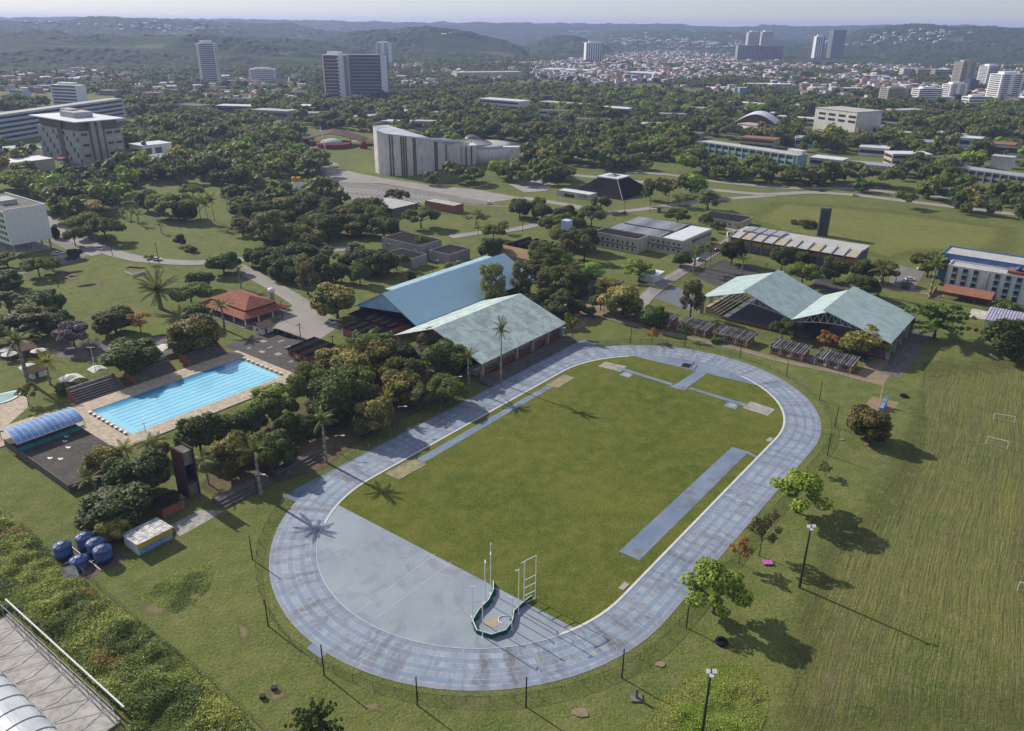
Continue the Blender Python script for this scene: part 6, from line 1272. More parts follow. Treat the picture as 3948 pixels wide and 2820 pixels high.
sheet('town_ground',pix((850,198),(1010,198),(1180,174),(1330,190),(1450,186),(1600,208),(1750,216),(1900,218),(2330,242),(2330,150),(2000,150),(1750,141),(1500,128),(1250,138),(1000,146),(860,150)),.06,plain('town_soil',(.17,.15,.125),(.075,.085,.05),.02,.95,.1,streak=False))
# radio masts on the skyline
for i,(bx,by,ty) in enumerate(((2148+13,170,152),(1235+0,150,128),(1470+228,168,140),(1750,182,166))):
    p=at((bx,by)); h=hgt((bx,by),(bx,ty)); g=thing('lattice_antenna',('slim lattice antenna behind the beige tower','grey chimney-like mast by the centre town','thin mast among the red apartment rows','dark thin pole in front of the long white apartments')[i],'antenna',p); MB().tube((-1,0,0),(0,0,h),.35,4,.15).tube((1,0,0),(0,0,h),.35,4,.15).tube((0,1,0),(0,0,h),.35,4,.15).obj('lattice',m_tg,g)
m_patch=plain('thin_dry_turf',(.24,.19,.11),(.17,.15,.07),.5,.95,.05,stain=.4,stainc=(.1,.11,.04),streak=False)
# ---------------------------------------------------------------- posts, lamps, cars and small things
post=None
PL=[((561,1243),(553,1190)),((596,1391),(588,1332)),((720,1500),(714,1432)),((927,1567),(922,1504)),((1168,1570),(1167,1504)),((1381,1506),(1385,1441)),((1524,1394),(1527,1333)),((1837,1012),(1845,963)),((1854,949),(1861,904)),((1819,889),(1823,847)),((1746,836),(1750,804)),((1643,795),(1648,756)),((1520,771),(1523,735)),((1400,762),(1403,724))]
LB=['beside the left fence bend','at the lower left fence bend','by the blue track entry slab','at the bottom left of the fence','at the bottom middle of the fence','at the bottom right of the fence','beside the bright tree and tyre','below the golden mango and right bend','left of the lone golden mango','facing the blue monument','before the hut nearest the big mango','before the hut with downpipes','beside the small slender tree','beyond the far left chute']
for (b_,t_),lb in zip(PL,LB):
    p=at(b_); h=hgt(b_,t_); q=thing('wooden_post','bare dark post standing '+lb,'post',p,0,'bare dark posts around the track'); MB().tube((0,0,-.2),(0,0,h),.15,8,.11).obj('post_shaft',m_pole,q)
def g_child(g,n): return [o for o in bpy.data.objects if o.parent==g and o.name.startswith(n)][0]
def flood(label,bp,tp):
    p=at(bp); h=14.9; g=thing('floodlight_mast',label,'floodlight',p); b=MB(); b.tube((0,0,-.3),(0,0,h),.3,8,.17); b.obj('mast',m_pole,g)
    MB().tube((-.6,0,h-.2),(.7,.1,h-.2),.07,5).obj('crossarm',m_steel,g); ca=g_child(g,'crossarm')
    for x,y,z in((.55,-.1,.15),(.05,-.35,-.35),(-.35,.1,-.1)): MB().slab([(x-.32,y-.3,h+z),(x+.32,y-.3,h+z),(x+.32,y+.3,h+z+.28),(x-.32,y+.3,h+z+.28)],.16).obj('lamp_head',m_lampw,ca)
flood('tall dark floodlight mast with white lamps on the mown field',(1775,1305),None)
flood('tall dark floodlight mast with white lamps at the bottom edge',(1556,1650),None)
def lamp(name,label,bp,tp,arm=2.0,mat=None,twin=False,dirn=None):
    p=at(bp); h=hgt(bp,tp); g=thing(name,label,'street lamp',p); b=MB().tube((0,0,-.2),(0,0,h*.93),.12,7,.08); b.obj('pole',mat or m_pole,g)
    dr=dirn or Vector((1,-.1,0)); 
    if twin: MB().tube((-1.4*U.x*0-1.3,0,h),(1.3,0.2,h),.07,5).tube((0,0,h*.9),(0,0,h),.08,5).tube((-.5,0,h*.52),(.5,.1,h*.52),.07,5).obj('crossarm',m_lampw,g)
    else:
        MB().path([(0,0,h*.92),(dr.x*arm*.3,dr.y*arm*.3,h*.985),(dr.x*arm,dr.y*arm,h)],.06,5).obj('arm',m_steel,g); am=g_child(g,'arm'); MB().box(dr.x*arm-.1,dr.x*arm+.75,dr.y*arm-.16,dr.y*arm+.16,h-.08,h+.1).obj('lamp_head',m_lampw,am)
    return g
for lb,b_,t_ in (('curved-arm lamp under the royal palm at the start chute',(746,1004),(748,966)),('curved-arm lamp beside the sparse golden mango',(885,949),(884,902)),('curved-arm lamp at the grey-green hall corner near the track',(1007,883),(1008,836)),('curved-arm lamp next to the palm nearest the start chute',(571,1098),(566,1053)),('curved-arm lamp at the far right corner of the grey-green hall',(1238,762),(1238,728)),('curved-arm lamp on the path by the patchy golden mango',(1341,709),(1333,671)),('curved-arm lamp behind the blue roof, right one',k(1,1,1555,805),k(1,1,1556,685)),('curved-arm lamp behind the blue roof, middle one',k(1,1,1285,885),k(1,1,1285,765))): lamp('street_lamp',lb,b_,t_)
lamp('pool_light_mast','white mast with a crossbar lamp behind the first pool bleacher',(217,845),(200,772),mat=m_lampw,twin=True); lamp('pool_light_mast','white mast with a crossbar lamp in front of the golden mango by the pool',(421,779),(408,711),mat=m_lampw,twin=True)
g=thing('poolside_lamp','short single lamp standing on the near pool edge','lamp',at(k(0,2,1268,612))); MB().tube((0,0,.2),(0,0,3.2),.07,6).obj('pole',m_pole,g); MB().slab([(-.7,-.2,3.3),(.4,-.2,3.3),(.4,.25,3.5),(-.7,.25,3.5)],.12).obj('lamp_head',m_lampw,g)
for lb,b_,t_ in (('utility pole on the grass by the bend of the left road',(353,585),(343,540)),('utility pole at the road junction by the white block',(250,568),(245,525)),('utility pole on the lawn below the earth patches',(130,639),(122,598)),('utility pole beside the service road near the kiosk',(668,755),(664,718)),('utility pole in the yard by the long black store',(739,765),(739,745)),('utility pole in front of the clubhouse yard',(628,712),(622,668)),('utility pole by the big car park, left',(1305,469),(1304,458)),('utility pole left of the black pyramid corner',k(2,1,685,320),k(2,1,690,205)),('utility pole on the lawn before the black pyramid',k(2,1,1010,275),k(2,1,1012,170)),('tall pole with crossarm right of the pyramid lawn',k(2,1,1228,268),k(2,1,1232,135)),('utility pole behind the laboratory lawn',k(2,1,1385,215),k(2,1,1390,112)),('very tall pole leaning over the avenue at right',k(3,1,1708,258),k(3,1,1765,-40)),('lamp post of the hostel car park',k(3,1,1130,920),k(3,1,1165,740)),('utility pole by the walled silo yard',k(1,1,85,150),k(1,1,80,0)),('utility pole on the lawn near the red brick block',k(1,1,1948,470),k(1,1,1945,345)),('utility pole beside the lawn tree left of the concrete school',k(2,1,125,440),k(2,1,120,350))):
    p=at(b_); h=min(16,hgt(b_,t_)); g=thing('utility_pole',lb,'pole',p,.3,'poles along the campus roads'); MB().tube((0,0,-.2),(0,0,h),.17,6,.11).obj('pole_shaft',m_pole if 'lamp' not in lb else m_conc,g); MB().box(-.9,.9,-.07,.07,h-.6,h-.42).obj('crossarm',m_pole,g)
# cars
m_cw=plain('car_white',(.75,.76,.78),None,1,.3,.5); m_cs=plain('car_silver',(.42,.45,.5),None,1,.25,.6,.4); m_cd=plain('car_dark',(.04,.045,.05),None,1,.25,.6); m_cr=plain('car_red',(.3,.03,.04),None,1,.3,.5); m_cb=plain('car_blue_grey',(.12,.2,.26),None,1,.3,.5); m_tyre=plain('tyre_rubber',(.02,.02,.02),None,1,.9,.1)
CARW=[]
def car_proto(m):
    o=thing('parked_car','x','car',(0,0,0)); b=MB(); S=[(-2.1,.35,.8),(-2.05,.8,.85),(-1.1,.95,.88),(1.0,.98,.88),(1.95,.78,.85),(2.1,.4,.8)]
    pr=[(-2.1,.32),(2.1,.32),(2.12,.7),(1.9,.86),(1.0,.95),(-1.2,.98),(-2.0,.93),(-2.12,.7)]
    b.add([(x,-.86,z) for x,z in pr]+[(x,.86,z) for x,z in pr],[tuple(range(8)),tuple(range(15,7,-1))]+[(i,i+8,(i+1)%8+8,(i+1)%8) for i in range(8)]); b.obj('body',m,o)
    b=MB(); lo=[(1.0,.95),(-1.75,.97)]; hi=[(.35,1.45),(-1.3,1.45)]
    b.add([(1.0,-.82,.95),(-1.8,-.82,.97),(-1.8,.82,.97),(1.0,.82,.95),(.3,-.68,1.46),(-1.35,-.68,1.46),(-1.35,.68,1.46),(.3,.68,1.46)],[(0,1,5,4),(1,2,6,5),(2,3,7,6),(3,0,4,7)]); b.obj('window',m_glass,o)
    MB().box(-1.35,.3,-.68,.68,1.455,1.5).obj('roof',m,o)
    for x in(-1.35,1.3):
        for y in(-.8,.8): MB().tube((x,y-.1,.32),(x,y+.1,.32),.32,12).obj('wheel',m_tyre,o); wh=CARW.append(1); wq=[q for q in bpy.data.objects if q.parent==o and q.name.startswith('wheel')][-1]; MB().tube((x,y-.115,.32),(x,y+.115,.32),.19,10).obj('rim',m_steel,wq)
    return o
CARS=[('w',(350,579),.1,'white car driving on the left road bend'),('w',(384*.0+221.5,555),-.5,'silver white car on the road before the white block'),('w',(131.5,565.5),.4,'white car parked nearest the round tree by the white block'),('w',(124,567),.4,'white car parked beside another under the white block'),('d',(156,578),.1,'dark car parked at the roadside by the small tree, left'),('d',(168,574),.1,'dark car parked at the roadside by the small tree, right'),('w',(99,588),.3,'white car parked between two street trees'),('b',(63,594),.2,'greenish grey car under the spreading street tree'),('d',(29,603),.2,'dark green car at the end of the left parking row'),('w',(738,718),-.9,'white car beside the long black store'),('s',k(1,2,1890,70),.7,'silver car parked in the shade of the grey-green hall'),('s',k(2,1,1668,690),.3,'silver car on the hall road by the royal palms'),('d',k(2,1,1775,510),.4,'dark car behind the metal roofed school'),('r',k(2,1,1815,607),.4,'dark red car beside the laboratory'),('w',k(3,1,1368,770),-.2,'white car alone at the top of the hostel car park'),('w',k(3,1,1265,862),-.2,'white car at the front of the hostel parking row'),('b',k(3,1,1232,885),-.2,'blue-grey car in the middle of the hostel parking row'),('s',k(3,1,1222,897),-.2,'silver car nearest the lamp post in the hostel car park'),('d',k(3,1,890,1565),.7,'dark car under the big golden mango'),('w',k(3,1,785,130),-.2,'white car driving on the avenue'),('d',k(3,1,492,90),-.2,'dark car driving on the avenue'),('w',k(3,1,1525,118),-.1,'white car parked under the blue awning'),('w',k(3,1,1620,132),-.1,'white car right of the blue awning'),('w',k(3,1,170,50),-.2,'white van-like car on the avenue under trees'),('w',k(1,1,2050,200),.1,'white car on the lawn by the dirt track'),('w',k(0,0,475,1470),-.1,'white car left in the overhang office car park'),('w',k(0,0,525,1463),-.1,'white car right in the overhang office car park'),('s',k(0,0,640,1462),-.1,'silver car before the overhang office'),('s',k(0,0,970,1470),-.1,'silver car right of the overhang office'),('w',k(0,0,285,1345),-.1,'white car on the lawn road left of the overhang office')]
CP={}
for c,px,ya,lb in CARS:
    if c not in CP: o=car_proto(dict(w=m_cw,d=m_cd,s=m_cs,r=m_cr,b=m_cb)[c]); CP[c]=o; index_children()
    else: o=copy_tree(CP[c])
    o.location=at(px)+Vector((0,0,.07)); o.rotation_euler=(0,0,ya); tag(o,lb,'car','cars on the campus')
g=thing('blue_awning','bright blue market awning beside the avenue','awning',at(k(3,1,1475,110))); MB().add([(-10,-4,2.4),(10,-4,2.4),(10,4,2.4),(-10,4,2.4),(-8,0,3.8),(8,0,3.8)],[(0,1,5,4),(2,3,4,5),(1,2,5),(3,0,4),(3,2,1,0)]).obj('canopy',plain('blue_awning_cloth',(.04,.22,.6),None,.5,.7,.2),g)
for x in(-9.5,9.5):
    for y in(-3.6,3.6): MB().tube((x,y,0),(x,y,2.4),.08,5).obj('post',m_steel,g)
# goals
for lb,a,b_,tp in (('small white football goal farther up the rough field',k(3,2,1988,490),k(3,2,2168,522),k(3,2,2003,438)),('small white football goal nearer the middle of the rough field',k(3,2,1922,705),k(3,2,2108,752),k(3,2,1943,635)),('white football goal cut off by the right edge',k(3,3,2195,405),k(3,3,2420,480),k(3,3,2222,325))):
    p,q=at(a),at(b_); h=min(2.4,hgt(a,tp)); g=thing('football_goal',lb,'goal',p); d=q-p; bk=Vector((-d.y,d.x,0)).normalized()*1.0
    b=MB().path([(0,0,0),(0,0,h),d+Vector((0,0,h)),d],.07,6); b.obj('goal_frame',m_white,g); MB().path([Vector((0,0,h)),bk*.3+Vector((0,0,h)),bk,bk+d,bk*.3+d+Vector((0,0,h)),d+Vector((0,0,h))],.04,5).obj('back_frame',m_steel,g)
# blue monument with three masts
pm_=at(k(3,2,1040,425)); sheet('monument_plaza',pix(k(3,2,870,370),k(3,2,940,292),k(3,2,1170,345),k(3,2,1085,462)),.03,m_dirt)
g=thing('blue_monument','blue angular concrete monument with three tall flag poles on a paved square','monument',at(k(3,2,1020,430)),TH)
b=MB(); P=[(0,0),(2.6,0),(2.6,2.2),(1.3,1.2),(0,1.4)]; b.add([(x,0,z) for x,z in P]+[(x,1,z) for x,z in P],[tuple(range(5)),tuple(range(9,4,-1))]+[(i,i+5,(i+1)%5+5,(i+1)%5) for i in range(5)]); b.add([(2.6,0,0),(5.2,0,0),(5.2,0,3.4),(3.8,0,1.4),(2.6,0,1.8),(2.6,1,0),(5.2,1,0),(5.2,1,3.4),(3.8,1,1.4),(2.6,1,1.8)],[tuple(range(5)),tuple(range(9,4,-1))]+[(i,i+5,(i+1)%5+5,(i+1)%5) for i in range(5)]); b.obj('block',plain('monument_blue',(.16,.27,.45),(.3,.38,.48),.7,.8,.2,stain=.3),g)
for i in range(3): MB().tube((3+i*1.0,1.6+i*.3,0),(3+i*1.0,1.6+i*.3,10.4-.4*i),.08,6).obj('flag_pole',m_cream,g)
# tyres, stump, panel, stones, bins
tp_=None
for lb,p in (('old black tyre lying in the grass below the leafy tree',k(2,3,1852,855)),('black tyre half sunk in the grass beyond the blue monument',k(3,2,1210,292))):
    o=thing('old_tyre',lb,'tyre',at(p)); b=MB().lathe([(.55,0),(1.15,.05),(1.25,.3),(1.15,.55),(.6,.6),(.52,.3),(.55,0)],24); b.f=b.f[:-2]; b.mi=b.mi[:-2]; b.obj('rubber_ring',m_tyre,o,True)
g=thing('concrete_stump','short broken concrete stump on a square foot in the lower lawn','stump',at(k(2,3,1112,1338))); MB().box(-1,1,-.9,.9,0,.3).obj('foot',m_concd,g); MB().tube((0,0,.3),(0,0,2.2),.28,9).obj('column',plain('stump_grey',(.2,.17,.15),None,1,.9,.1),g)
b=MB(); b.box(-1,1,-.7,.7,.25,.4); b.box(-.9,-.75,-.6,.6,0,.25); b.box(.75,.9,-.6,.6,0,.25); tag(b.obj('pink_panel',plain('pink_paint',(.5,.14,.42),None,.8,.7,.2)),'faded pink panel lying on the grass beside the thin open tree','panel').location=at(k(3,3,25,165))
for lb,p,s in (('flat pale stone on the lower lawn left of the stump',k(2,3,628,1465),1.5),('pale flat stone in the grass right of the fence bottom',k(2,3,1325,1045),1.0),('flat stone near the base of the lone golden mango',k(3,2,668,670),.9)):
    r_=random.Random(hash(lb)%99); b=MB(); b.prism([(s*math.cos(a)*r_.uniform(.7,1.1),s*.75*math.sin(a)*r_.uniform(.7,1.1)) for a in np.linspace(0,6.28,9,False)],0,.18); tag(b.obj('flat_stone',m_dirt),lb,'stone').location=at(p)
for lb,p in (('small black box in the lower left lawn',k(1,3,175,1262)),('small grey rubbish heap in the lower left lawn',k(1,3,75,1335))): b=MB().box(-.4,.4,-.36,.36,0,.6).box(-.46,.46,-.42,.42,.6,.68); tag(b.obj('utility_box',m_pole),lb,'box').location=at(p)
for lb,p in (('round concrete manhole cover on the right lawn',k(3,2,485,1260)),): b=MB().lathe([(1.1,0),(1.1,.12),(.6,.2)],18); tag(b.obj('manhole_cover',m_conc),lb,'manhole').location=at(p)
for lb,p in (('left grey kerbside slab by the right kerb',k(2,3,1005,365)),('right pale slab beside the far right kerb',k(3,2,45,668))): b=MB().box(-1.3,1.3,-.6,.6,0,.12); o=tag(b.obj('concrete_cover',m_conc),lb,'slab'); o.location=at(p); o.rotation_euler=(0,0,TH)
for lb,p in (('dark bench beside the path before the hut with air conditioner',(1765,772)),('grey bench beside the path before the hut with two air conditioners',(1830,792))):
    g=thing('park_bench',lb,'bench',at(p),-.25); MB().box(-1.6,1.6,-.3,.3,.42,.52).obj('seat',m_concd,g); MB().box(-1.4,-1.2,-.25,.25,0,.42).obj('leg',m_concd,g); MB().box(1.2,1.4,-.25,.25,0,.42).obj('leg',m_concd,g)
b=MB(); P=[at(p) for p in (k(0,1,1090,805),k(0,1,1155,830),k(0,1,1265,800))]; o0=P[0]
for p,q in zip(P,P[1:]): d=(q-p).normalized(); n=Vector((-d.y,d.x,0))*.15; p,q=p-o0,q-o0; b.slab([p-n+Vector((0,0,1.2)),q-n+Vector((0,0,1.2)),q+n+Vector((0,0,1.2)),p+n+Vector((0,0,1.2))],1.2)
tag(b.obj('lettered_wall',m_conw),'low angled white wall standing on the left lawn','wall').location=o0
for p in ((k(0,1,440,860),k(0,1,560,800),k(0,1,700,780),k(0,1,720,860),k(0,1,600,880)),(k(0,1,640,900),k(0,1,780,870),k(0,1,950,860),k(0,1,930,920),k(0,1,760,940)),(k(0,1,1030,760),k(0,1,1120,735),k(0,1,1280,750),k(0,1,1200,775))): soft_sheet('bare_earth_patch',pix(*p),.02,m_patch,6)
for i in range(6): q=k(0,1,480+i*70,870-i*22); p=at(q); 
mound=plain('dark_soil',(.07,.055,.04),(.05,.04,.03),.6,.95,.1)
for i,(q,s) in enumerate(((k(0,1,640,790),4),(k(0,1,560,850),1.6),(k(0,1,625,830),1.6),(k(0,1,760,905),4),(k(0,1,480,865),1.6),(k(0,1,1130,750),1.8),(k(0,1,1180,752),1.8),(k(0,1,1230,756),1.8))):
    b=MB().lathe([(s,0),(s*.7,.35),(.1,.6)],14); o=b.obj('soil_heap',mound,None,True); o.location=at(q); o.rotation_euler=(0,0,.5); o.scale=(1,.45,1); tag(o,['largest dark soil heap at the left end of the bare patch','small soil heap low in the left bare patch','small soil heap above the other in the left bare patch','long dark soil heap in the right bare patch','small soil heap beside the lawn pole','first short soil ridge near the angled white wall','middle short soil ridge near the angled white wall','last short soil ridge near the angled white wall'][i],'soil heap')
g=thing('bus_shelter','small open shelter with flat roof at the road before the cream shed','shelter',at(k(2,1,1310,262))); MB().box(-5,5,-2,2,2.6,3).obj('roof',m_concd,g); MB().box(-1,1,-.8,.8,0,2.6).obj('pillar',m_concd,g)
g=thing('white_sentry_box','little white phone booth on the lawn beside the laboratory','booth',at(k(2,1,1913,480))); MB().box(-.8,.8,-.8,.8,0,2.4).obj('booth_wall',m_white,g); MB().box(-.9,.9,-.9,.9,2.4,2.7).obj('roof',m_yellow,g); MB().box(-.5,.5,-.86,-.7,1,2.1).obj('window',m_glass,g)
for i,q in enumerate((k(2,1,990,285),k(2,1,1008,283),k(2,1,1020,281))): tag(MB().box(-.5,.5,-.5,.5,0,1.4).box(-.56,.56,-.56,.56,1.4,1.5).obj('waste_bin',m_cr),('left','middle','right')[i]+' one of three dark red bins by the pyramid lawn road','bin','three dark red bins').location=at(q)
g=thing('orange_railing','bright orange railing in front of the metal roofed school','railing',at(k(2,1,960,310)),.05); MB().tube((0,0,1),(11,1.2,1),.1,5).tube((0,0,.5),(11,1.2,.5),.08,5).obj('rail',plain('orange_paint',(.6,.16,.04),None,1,.7,.2),g)
for i in range(7): MB().tube((i*1.8,i*.2,0),(i*1.8,i*.2,1.1),.1,5).obj('rail_post',bpy.data.materials['orange_paint'],g)
# wire fences along courts and roads
def wirefence(label,pts,h=3.,step=3.):
    P=[at(p) for p in pts]; o=thing('wire_fence',label,'fence',P[0]); pr=None; nb=MB()
    for p,q in zip(P,P[1:]):
        n=max(1,int((q-p).length/step)); 
        for i in range(n+1):
            x=p.lerp(q,i/n)-P[0]
            if pr is None: pr=MB().tube((0,0,0),(0,0,h),.07,5).obj('fence_post',m_steel,o); pr.location=x
            else: sub(pr,o,None,x)
        a,c=p-P[0],q-P[0]; nb.poly([a,c,c+Vector((0,0,h)),a+Vector((0,0,h))]); nb.tube(a+Vector((0,0,h)),c+Vector((0,0,h)),.05,4)
    nb.obj('wire_mesh',m_net,o)
wirefence('wire fence between hall road and dark sports court',[k(2,1,1230,985),k(2,1,1560,800),k(2,1,1830,660)]); wirefence('wire fence in front of the laboratory',[k(2,1,1830,660),k(2,1,2256,745),k(3,1,0,760),k(3,1,700,880)],2.4); wirefence('wire fence along the left hall court front',[L(122,22),L(122,-3)],2.2); wirefence('iron railing along the pool yard by the clubhouse',[(600,738),(650,752),(700,770)],2.2)
wirefence('chain fence between overgrown plot and lawn',[k(0,3,620,170),k(0,3,850,370),k(0,3,1200,670),k(0,3,1530,950),k(0,3,1850,1210),k(0,3,2200,1530),k(1,3,250,1800)],1.6,4)
wirefence('thin railing along the far straight under the palms',[k(1,2,580,960),k(1,2,800,840),k(1,2,1440,500),k(1,2,1880,270)],1.1,4)
# greenhouse, lower left
gy0=at(k(0,3,1040,1560)); gy1=at(k(0,3,60,640)); d=(gy1-gy0); Lg_=d.length; yaw=math.atan2(d.y,d.x); N_=Vector((-d.y,d.x,0)).normalized()
g=thing('greenhouse_bay','plastic tunnel greenhouse with a bare steel-framed bay over pale concrete','greenhouse',gy0,yaw)
wb=abs((at(k(0,3,550,1600))-gy0).dot(N_)); wb=max(7.5,min(11,wb)); 
MB().box(0,Lg_,0,wb+9,0,.35).obj('floor',plain('pale_screed',(.48,.46,.43),(.36,.345,.32),.25,.9,.15,stain=.6,stainc=(.18,.15,.13),streak=False),g)
MB().box(0,Lg_,-.35,0,0,.8).obj('kerb_wall',m_conc,g)
nb=9
for i in range(nb+1):
    x=Lg_*i/nb; b=MB().tube((x,.3,.3),(x,.3,3.4),.06,5).tube((x,wb,.3),(x,wb,3.4),.07,5).path([(x,.3,3.4),(x,wb*.5,4.0),(x,wb,3.4)],.055,5)
    if i<nb: b.tube((x,.3,3.4),(x+Lg_/nb,wb,3.4),.04,4)
    b.obj('frame_bow',m_steel,g)
MB().tube((-.4,-1.1,3.0),(Lg_+1.5,-1.1,3.0),.16,8).obj('rolled_sheet',m_white,g)
for i in range(nb+1): MB().tube((Lg_*i/nb,-1.1,0),(Lg_*i/nb,-1.1,3.),.05,5).obj('side_post',m_pole,g)
MB().tube((0,.3,3.4),(Lg_,.3,3.4),.07,5).tube((0,wb,3.4),(Lg_,wb,3.4),.08,5).obj('gutter_rail',m_steel,g)
pt=NT('plastic_film'); pt.bsdf(pt.mix(pt.ramp(pt.noise(pt.objc(),.25,3),[(.35,0),(.7,1)]),(.5,.52,.55),(.68,.69,.71)),.25,.5,0,pt.bump(pt.noise(pt.map(pt.objc(),(.5,3,1)),.7,3),.2,.2),.93)
b=MB(); n_=14
for i in range(n_): a0_,a1_=math.pi*i/n_,math.pi*(i+1)/n_; f=lambda a:(wb+4.4-4.2*math.cos(a),3.2+2.3*math.sin(a)); (y0,z0),(y1,z1)=f(a0_),f(a1_); b.add([(0,y0,z0),(Lg_,y0,z0),(Lg_,y1,z1),(0,y1,z1),(0,y0,z0-.06),(Lg_,y0,z0-.06),(Lg_,y1,z1-.06),(0,y1,z1-.06)],[(0,1,2,3),(7,6,5,4)])
b.obj('plastic_vault',pt.m,g,True)
for i in range(int(nb*1.3)+1):
    x=Lg_*i/(nb*1.3); b=MB().path([(x,wb+4.4-4.25*math.cos(math.pi*j/12),3.24+2.34*math.sin(math.pi*j/12)) for j in range(13)],.07,5); b.obj('hoop',m_steel,g)
# ---------------------------------------------------------------- overgrown plots (stuff)
def weeds(name,poly,n,mats,h,seed,s=.45,exc=None,edge=3.,taper=2.5):
    P=[tuple(at(p))[:2] for p in poly]; a=np.array(P); g_=np.random.default_rng(seed); lo,hi=a.min(0),a.max(0); Q=lo+g_.random((n*3,2))*(hi-lo); Q=Q[inpoly(Q,P)]
    for e in (exc or []): Q=Q[~inpoly(Q,e)]
    Q=Q[inpoly(Q+np.column_stack([vnoise(Q[:,0]/1.7,Q[:,1]/1.7,41)-.5,vnoise(Q[:,0]/1.7,Q[:,1]/1.7,42)-.5])*edge+g_.normal(size=Q.shape)*edge*.12,P)]; Q=Q[:n]
    hz_=vnoise(Q[:,0]/2.6+50,Q[:,1]/2.6+50,21)*.65+vnoise(Q[:,0]/9+50,Q[:,1]/9+50,22)*.55; z=h*np.clip((hz_-.25)*1.3,.04,1)*g_.uniform(.25,1.,len(Q))**.7
    de=np.full(len(Q),1e9)
    for (x1,y1),(x2,y2) in zip(P,P[1:]+P[:1]): dv=np.array([x2-x1,y2-y1]); t_=np.clip(((Q-[x1,y1])@dv)/max(dv@dv,1e-6),0,1); de=np.minimum(de,np.linalg.norm(Q-[x1,y1]-t_[:,None]*dv,axis=1))
    z=z*np.clip(de/taper,.12,1)
    C=np.column_stack([Q,z]); Nn=unit(np.column_stack([g_.normal(size=(len(Q),2))*.7,np.full(len(Q),1.3)])); t1=unit(np.cross(Nn,g_.normal(size=C.shape))); t2=np.cross(Nn,t1); ss=s*g_.uniform(.5,1.4,(len(Q),1))
    v=np.stack([C-t1*ss,C-t2*ss*.36,C+t1*ss,C+t2*ss*.36],1).reshape(-1,3); f=np.arange(len(v)).reshape(-1,4); mi=(vnoise(Q[:,0]/6+9,Q[:,1]/6+9,31)+g_.normal(size=len(Q))*.12>.62).astype(int)+((vnoise(Q[:,0]/5+9,Q[:,1]/5+9,35)+g_.normal(size=len(Q))*.1)>.78).astype(int)*1
    o=bpy.data.objects.new(name,npmesh(name,v,f,None,False,mats,np.clip(mi,0,len(mats)-1))); COL.objects.link(o); tag(o,kind='stuff'); return o
gexc=[tuple(gy0+d.normalized()*x+N_*y)[:2] for x,y in((-2,-1.6),(Lg_+2,-1.6),(Lg_+2,30),(-2,30))]
weeds('overgrown_weeds',[(-60,1110),(0,1125),(60,1170),(130,1240),(200,1300),(300,1372),(400,1450),(500,1540),(600,1660),(300,1720),(-80,1720)],150000,[M_LEAF['weeds'],M_LEAF['shrub'],M_LEAF['dry']],2.2,4,.27,[gexc])
weeds('tall_grass',[k(2,3,1080,1624),k(2,3,1330,1350),k(2,3,1560,1150),k(2,3,1800,1050),k(2,3,2080,1030),k(3,3,0,1180),k(3,3,40,1400),k(3,3,-60,1700),k(2,3,1100,1750)],52000,[M_LEAF['weeds'],M_LEAF['bright'],M_LEAF['weeds']],1.3,6,.2,None,7.,6.)
weeds('tall_grass',[k(0,3,1180,470),k(0,3,1500,260),k(0,3,1860,140),k(0,3,1840,360),k(0,3,1640,610),k(0,3,1500,600)],9000,[M_LEAF['weeds'],M_LEAF['shrub']],.7,7,.2,None,8.,5.)
for q,w in (((k(0,3,1100,520),k(0,3,1380,410),k(0,3,1560,560),k(0,3,1480,640),k(0,3,1250,640)),4),((k(1,3,60,1250),k(1,3,260,1200),k(1,3,330,1330),k(1,3,150,1420)),4),((k(0,3,2020,560),k(0,3,2200,700),k(0,3,2180,980),k(0,3,2060,840)),4),((k(1,3,900,1380),k(1,3,1100,1350),k(1,3,1150,1450),k(1,3,980,1480)),4),((k(2,3,1750,570),k(2,3,1830,580),k(2,3,1800,640),k(2,3,1720,620)),1.5),((k(3,2,820,640),k(3,2,930,640),k(3,2,930,740),k(3,2,850,740)),2),((k(3,2,230,1260),k(3,2,330,1270),k(3,2,320,1330),k(3,2,240,1330)),1.5)): soft_sheet('bare_earth_patch',pix(*q),.018,m_patch,w*2.5)
sheet('old_path',pix(k(0,2,1490,1410),k(0,2,1740,1280),k(0,2,1940,1290),k(0,2,1780,1390),k(0,2,1560,1510)),.03,m_conc)
# more cars in the campus lots, as the photo shows along the avenue and by the offices
for i,(px,ya,c,lb) in enumerate(((k(3,0,1400,1115),-.2,'w','white car under trees right of the rough concrete hall'),(k(3,0,1430,1120),-.2,'s','silver car under trees right of the rough concrete hall'),(k(3,0,1655,1215),-.2,'w','white car parked on the tree-lined road at far right'),(k(3,0,1700,1220),-.2,'w','second white car parked on the tree-lined road at far right'),(k(0,0,590,1460),-.1,'d','dark car in the overhang office car park'),(k(0,0,735,1470),-.1,'w','white car nearest the white gatehouse of the overhang office'),(k(0,0,1000,1495),-.1,'d','dark car right of the overhang office gatehouse'),(k(3,1,1690,240),-.2,'w','white car at the foot of the very tall avenue pole'),(k(3,1,520,110),-.2,'w','white delivery bike-sized car on the avenue verge'))):
    if 'bike' in lb: continue
    o=copy_tree(CP[c]); o.location=at(px)+Vector((0,0,.08)); o.rotation_euler=(0,0,ya); tag(o,lb,'car','cars on the campus')
g=thing('gatehouse','small white gatehouse with sloping roof before the overhang office','gatehouse',at(k(0,0,835,1475)),-.2); MB().box(0,9,0,6,0,3.4).obj('wall',m_conw,g); MB().slab([(-.4,-.4,3.5),(9.4,-.4,3.5),(9.4,6.4,4.3),(-.4,6.4,4.3)],.2).obj('roof',m_metal,g)
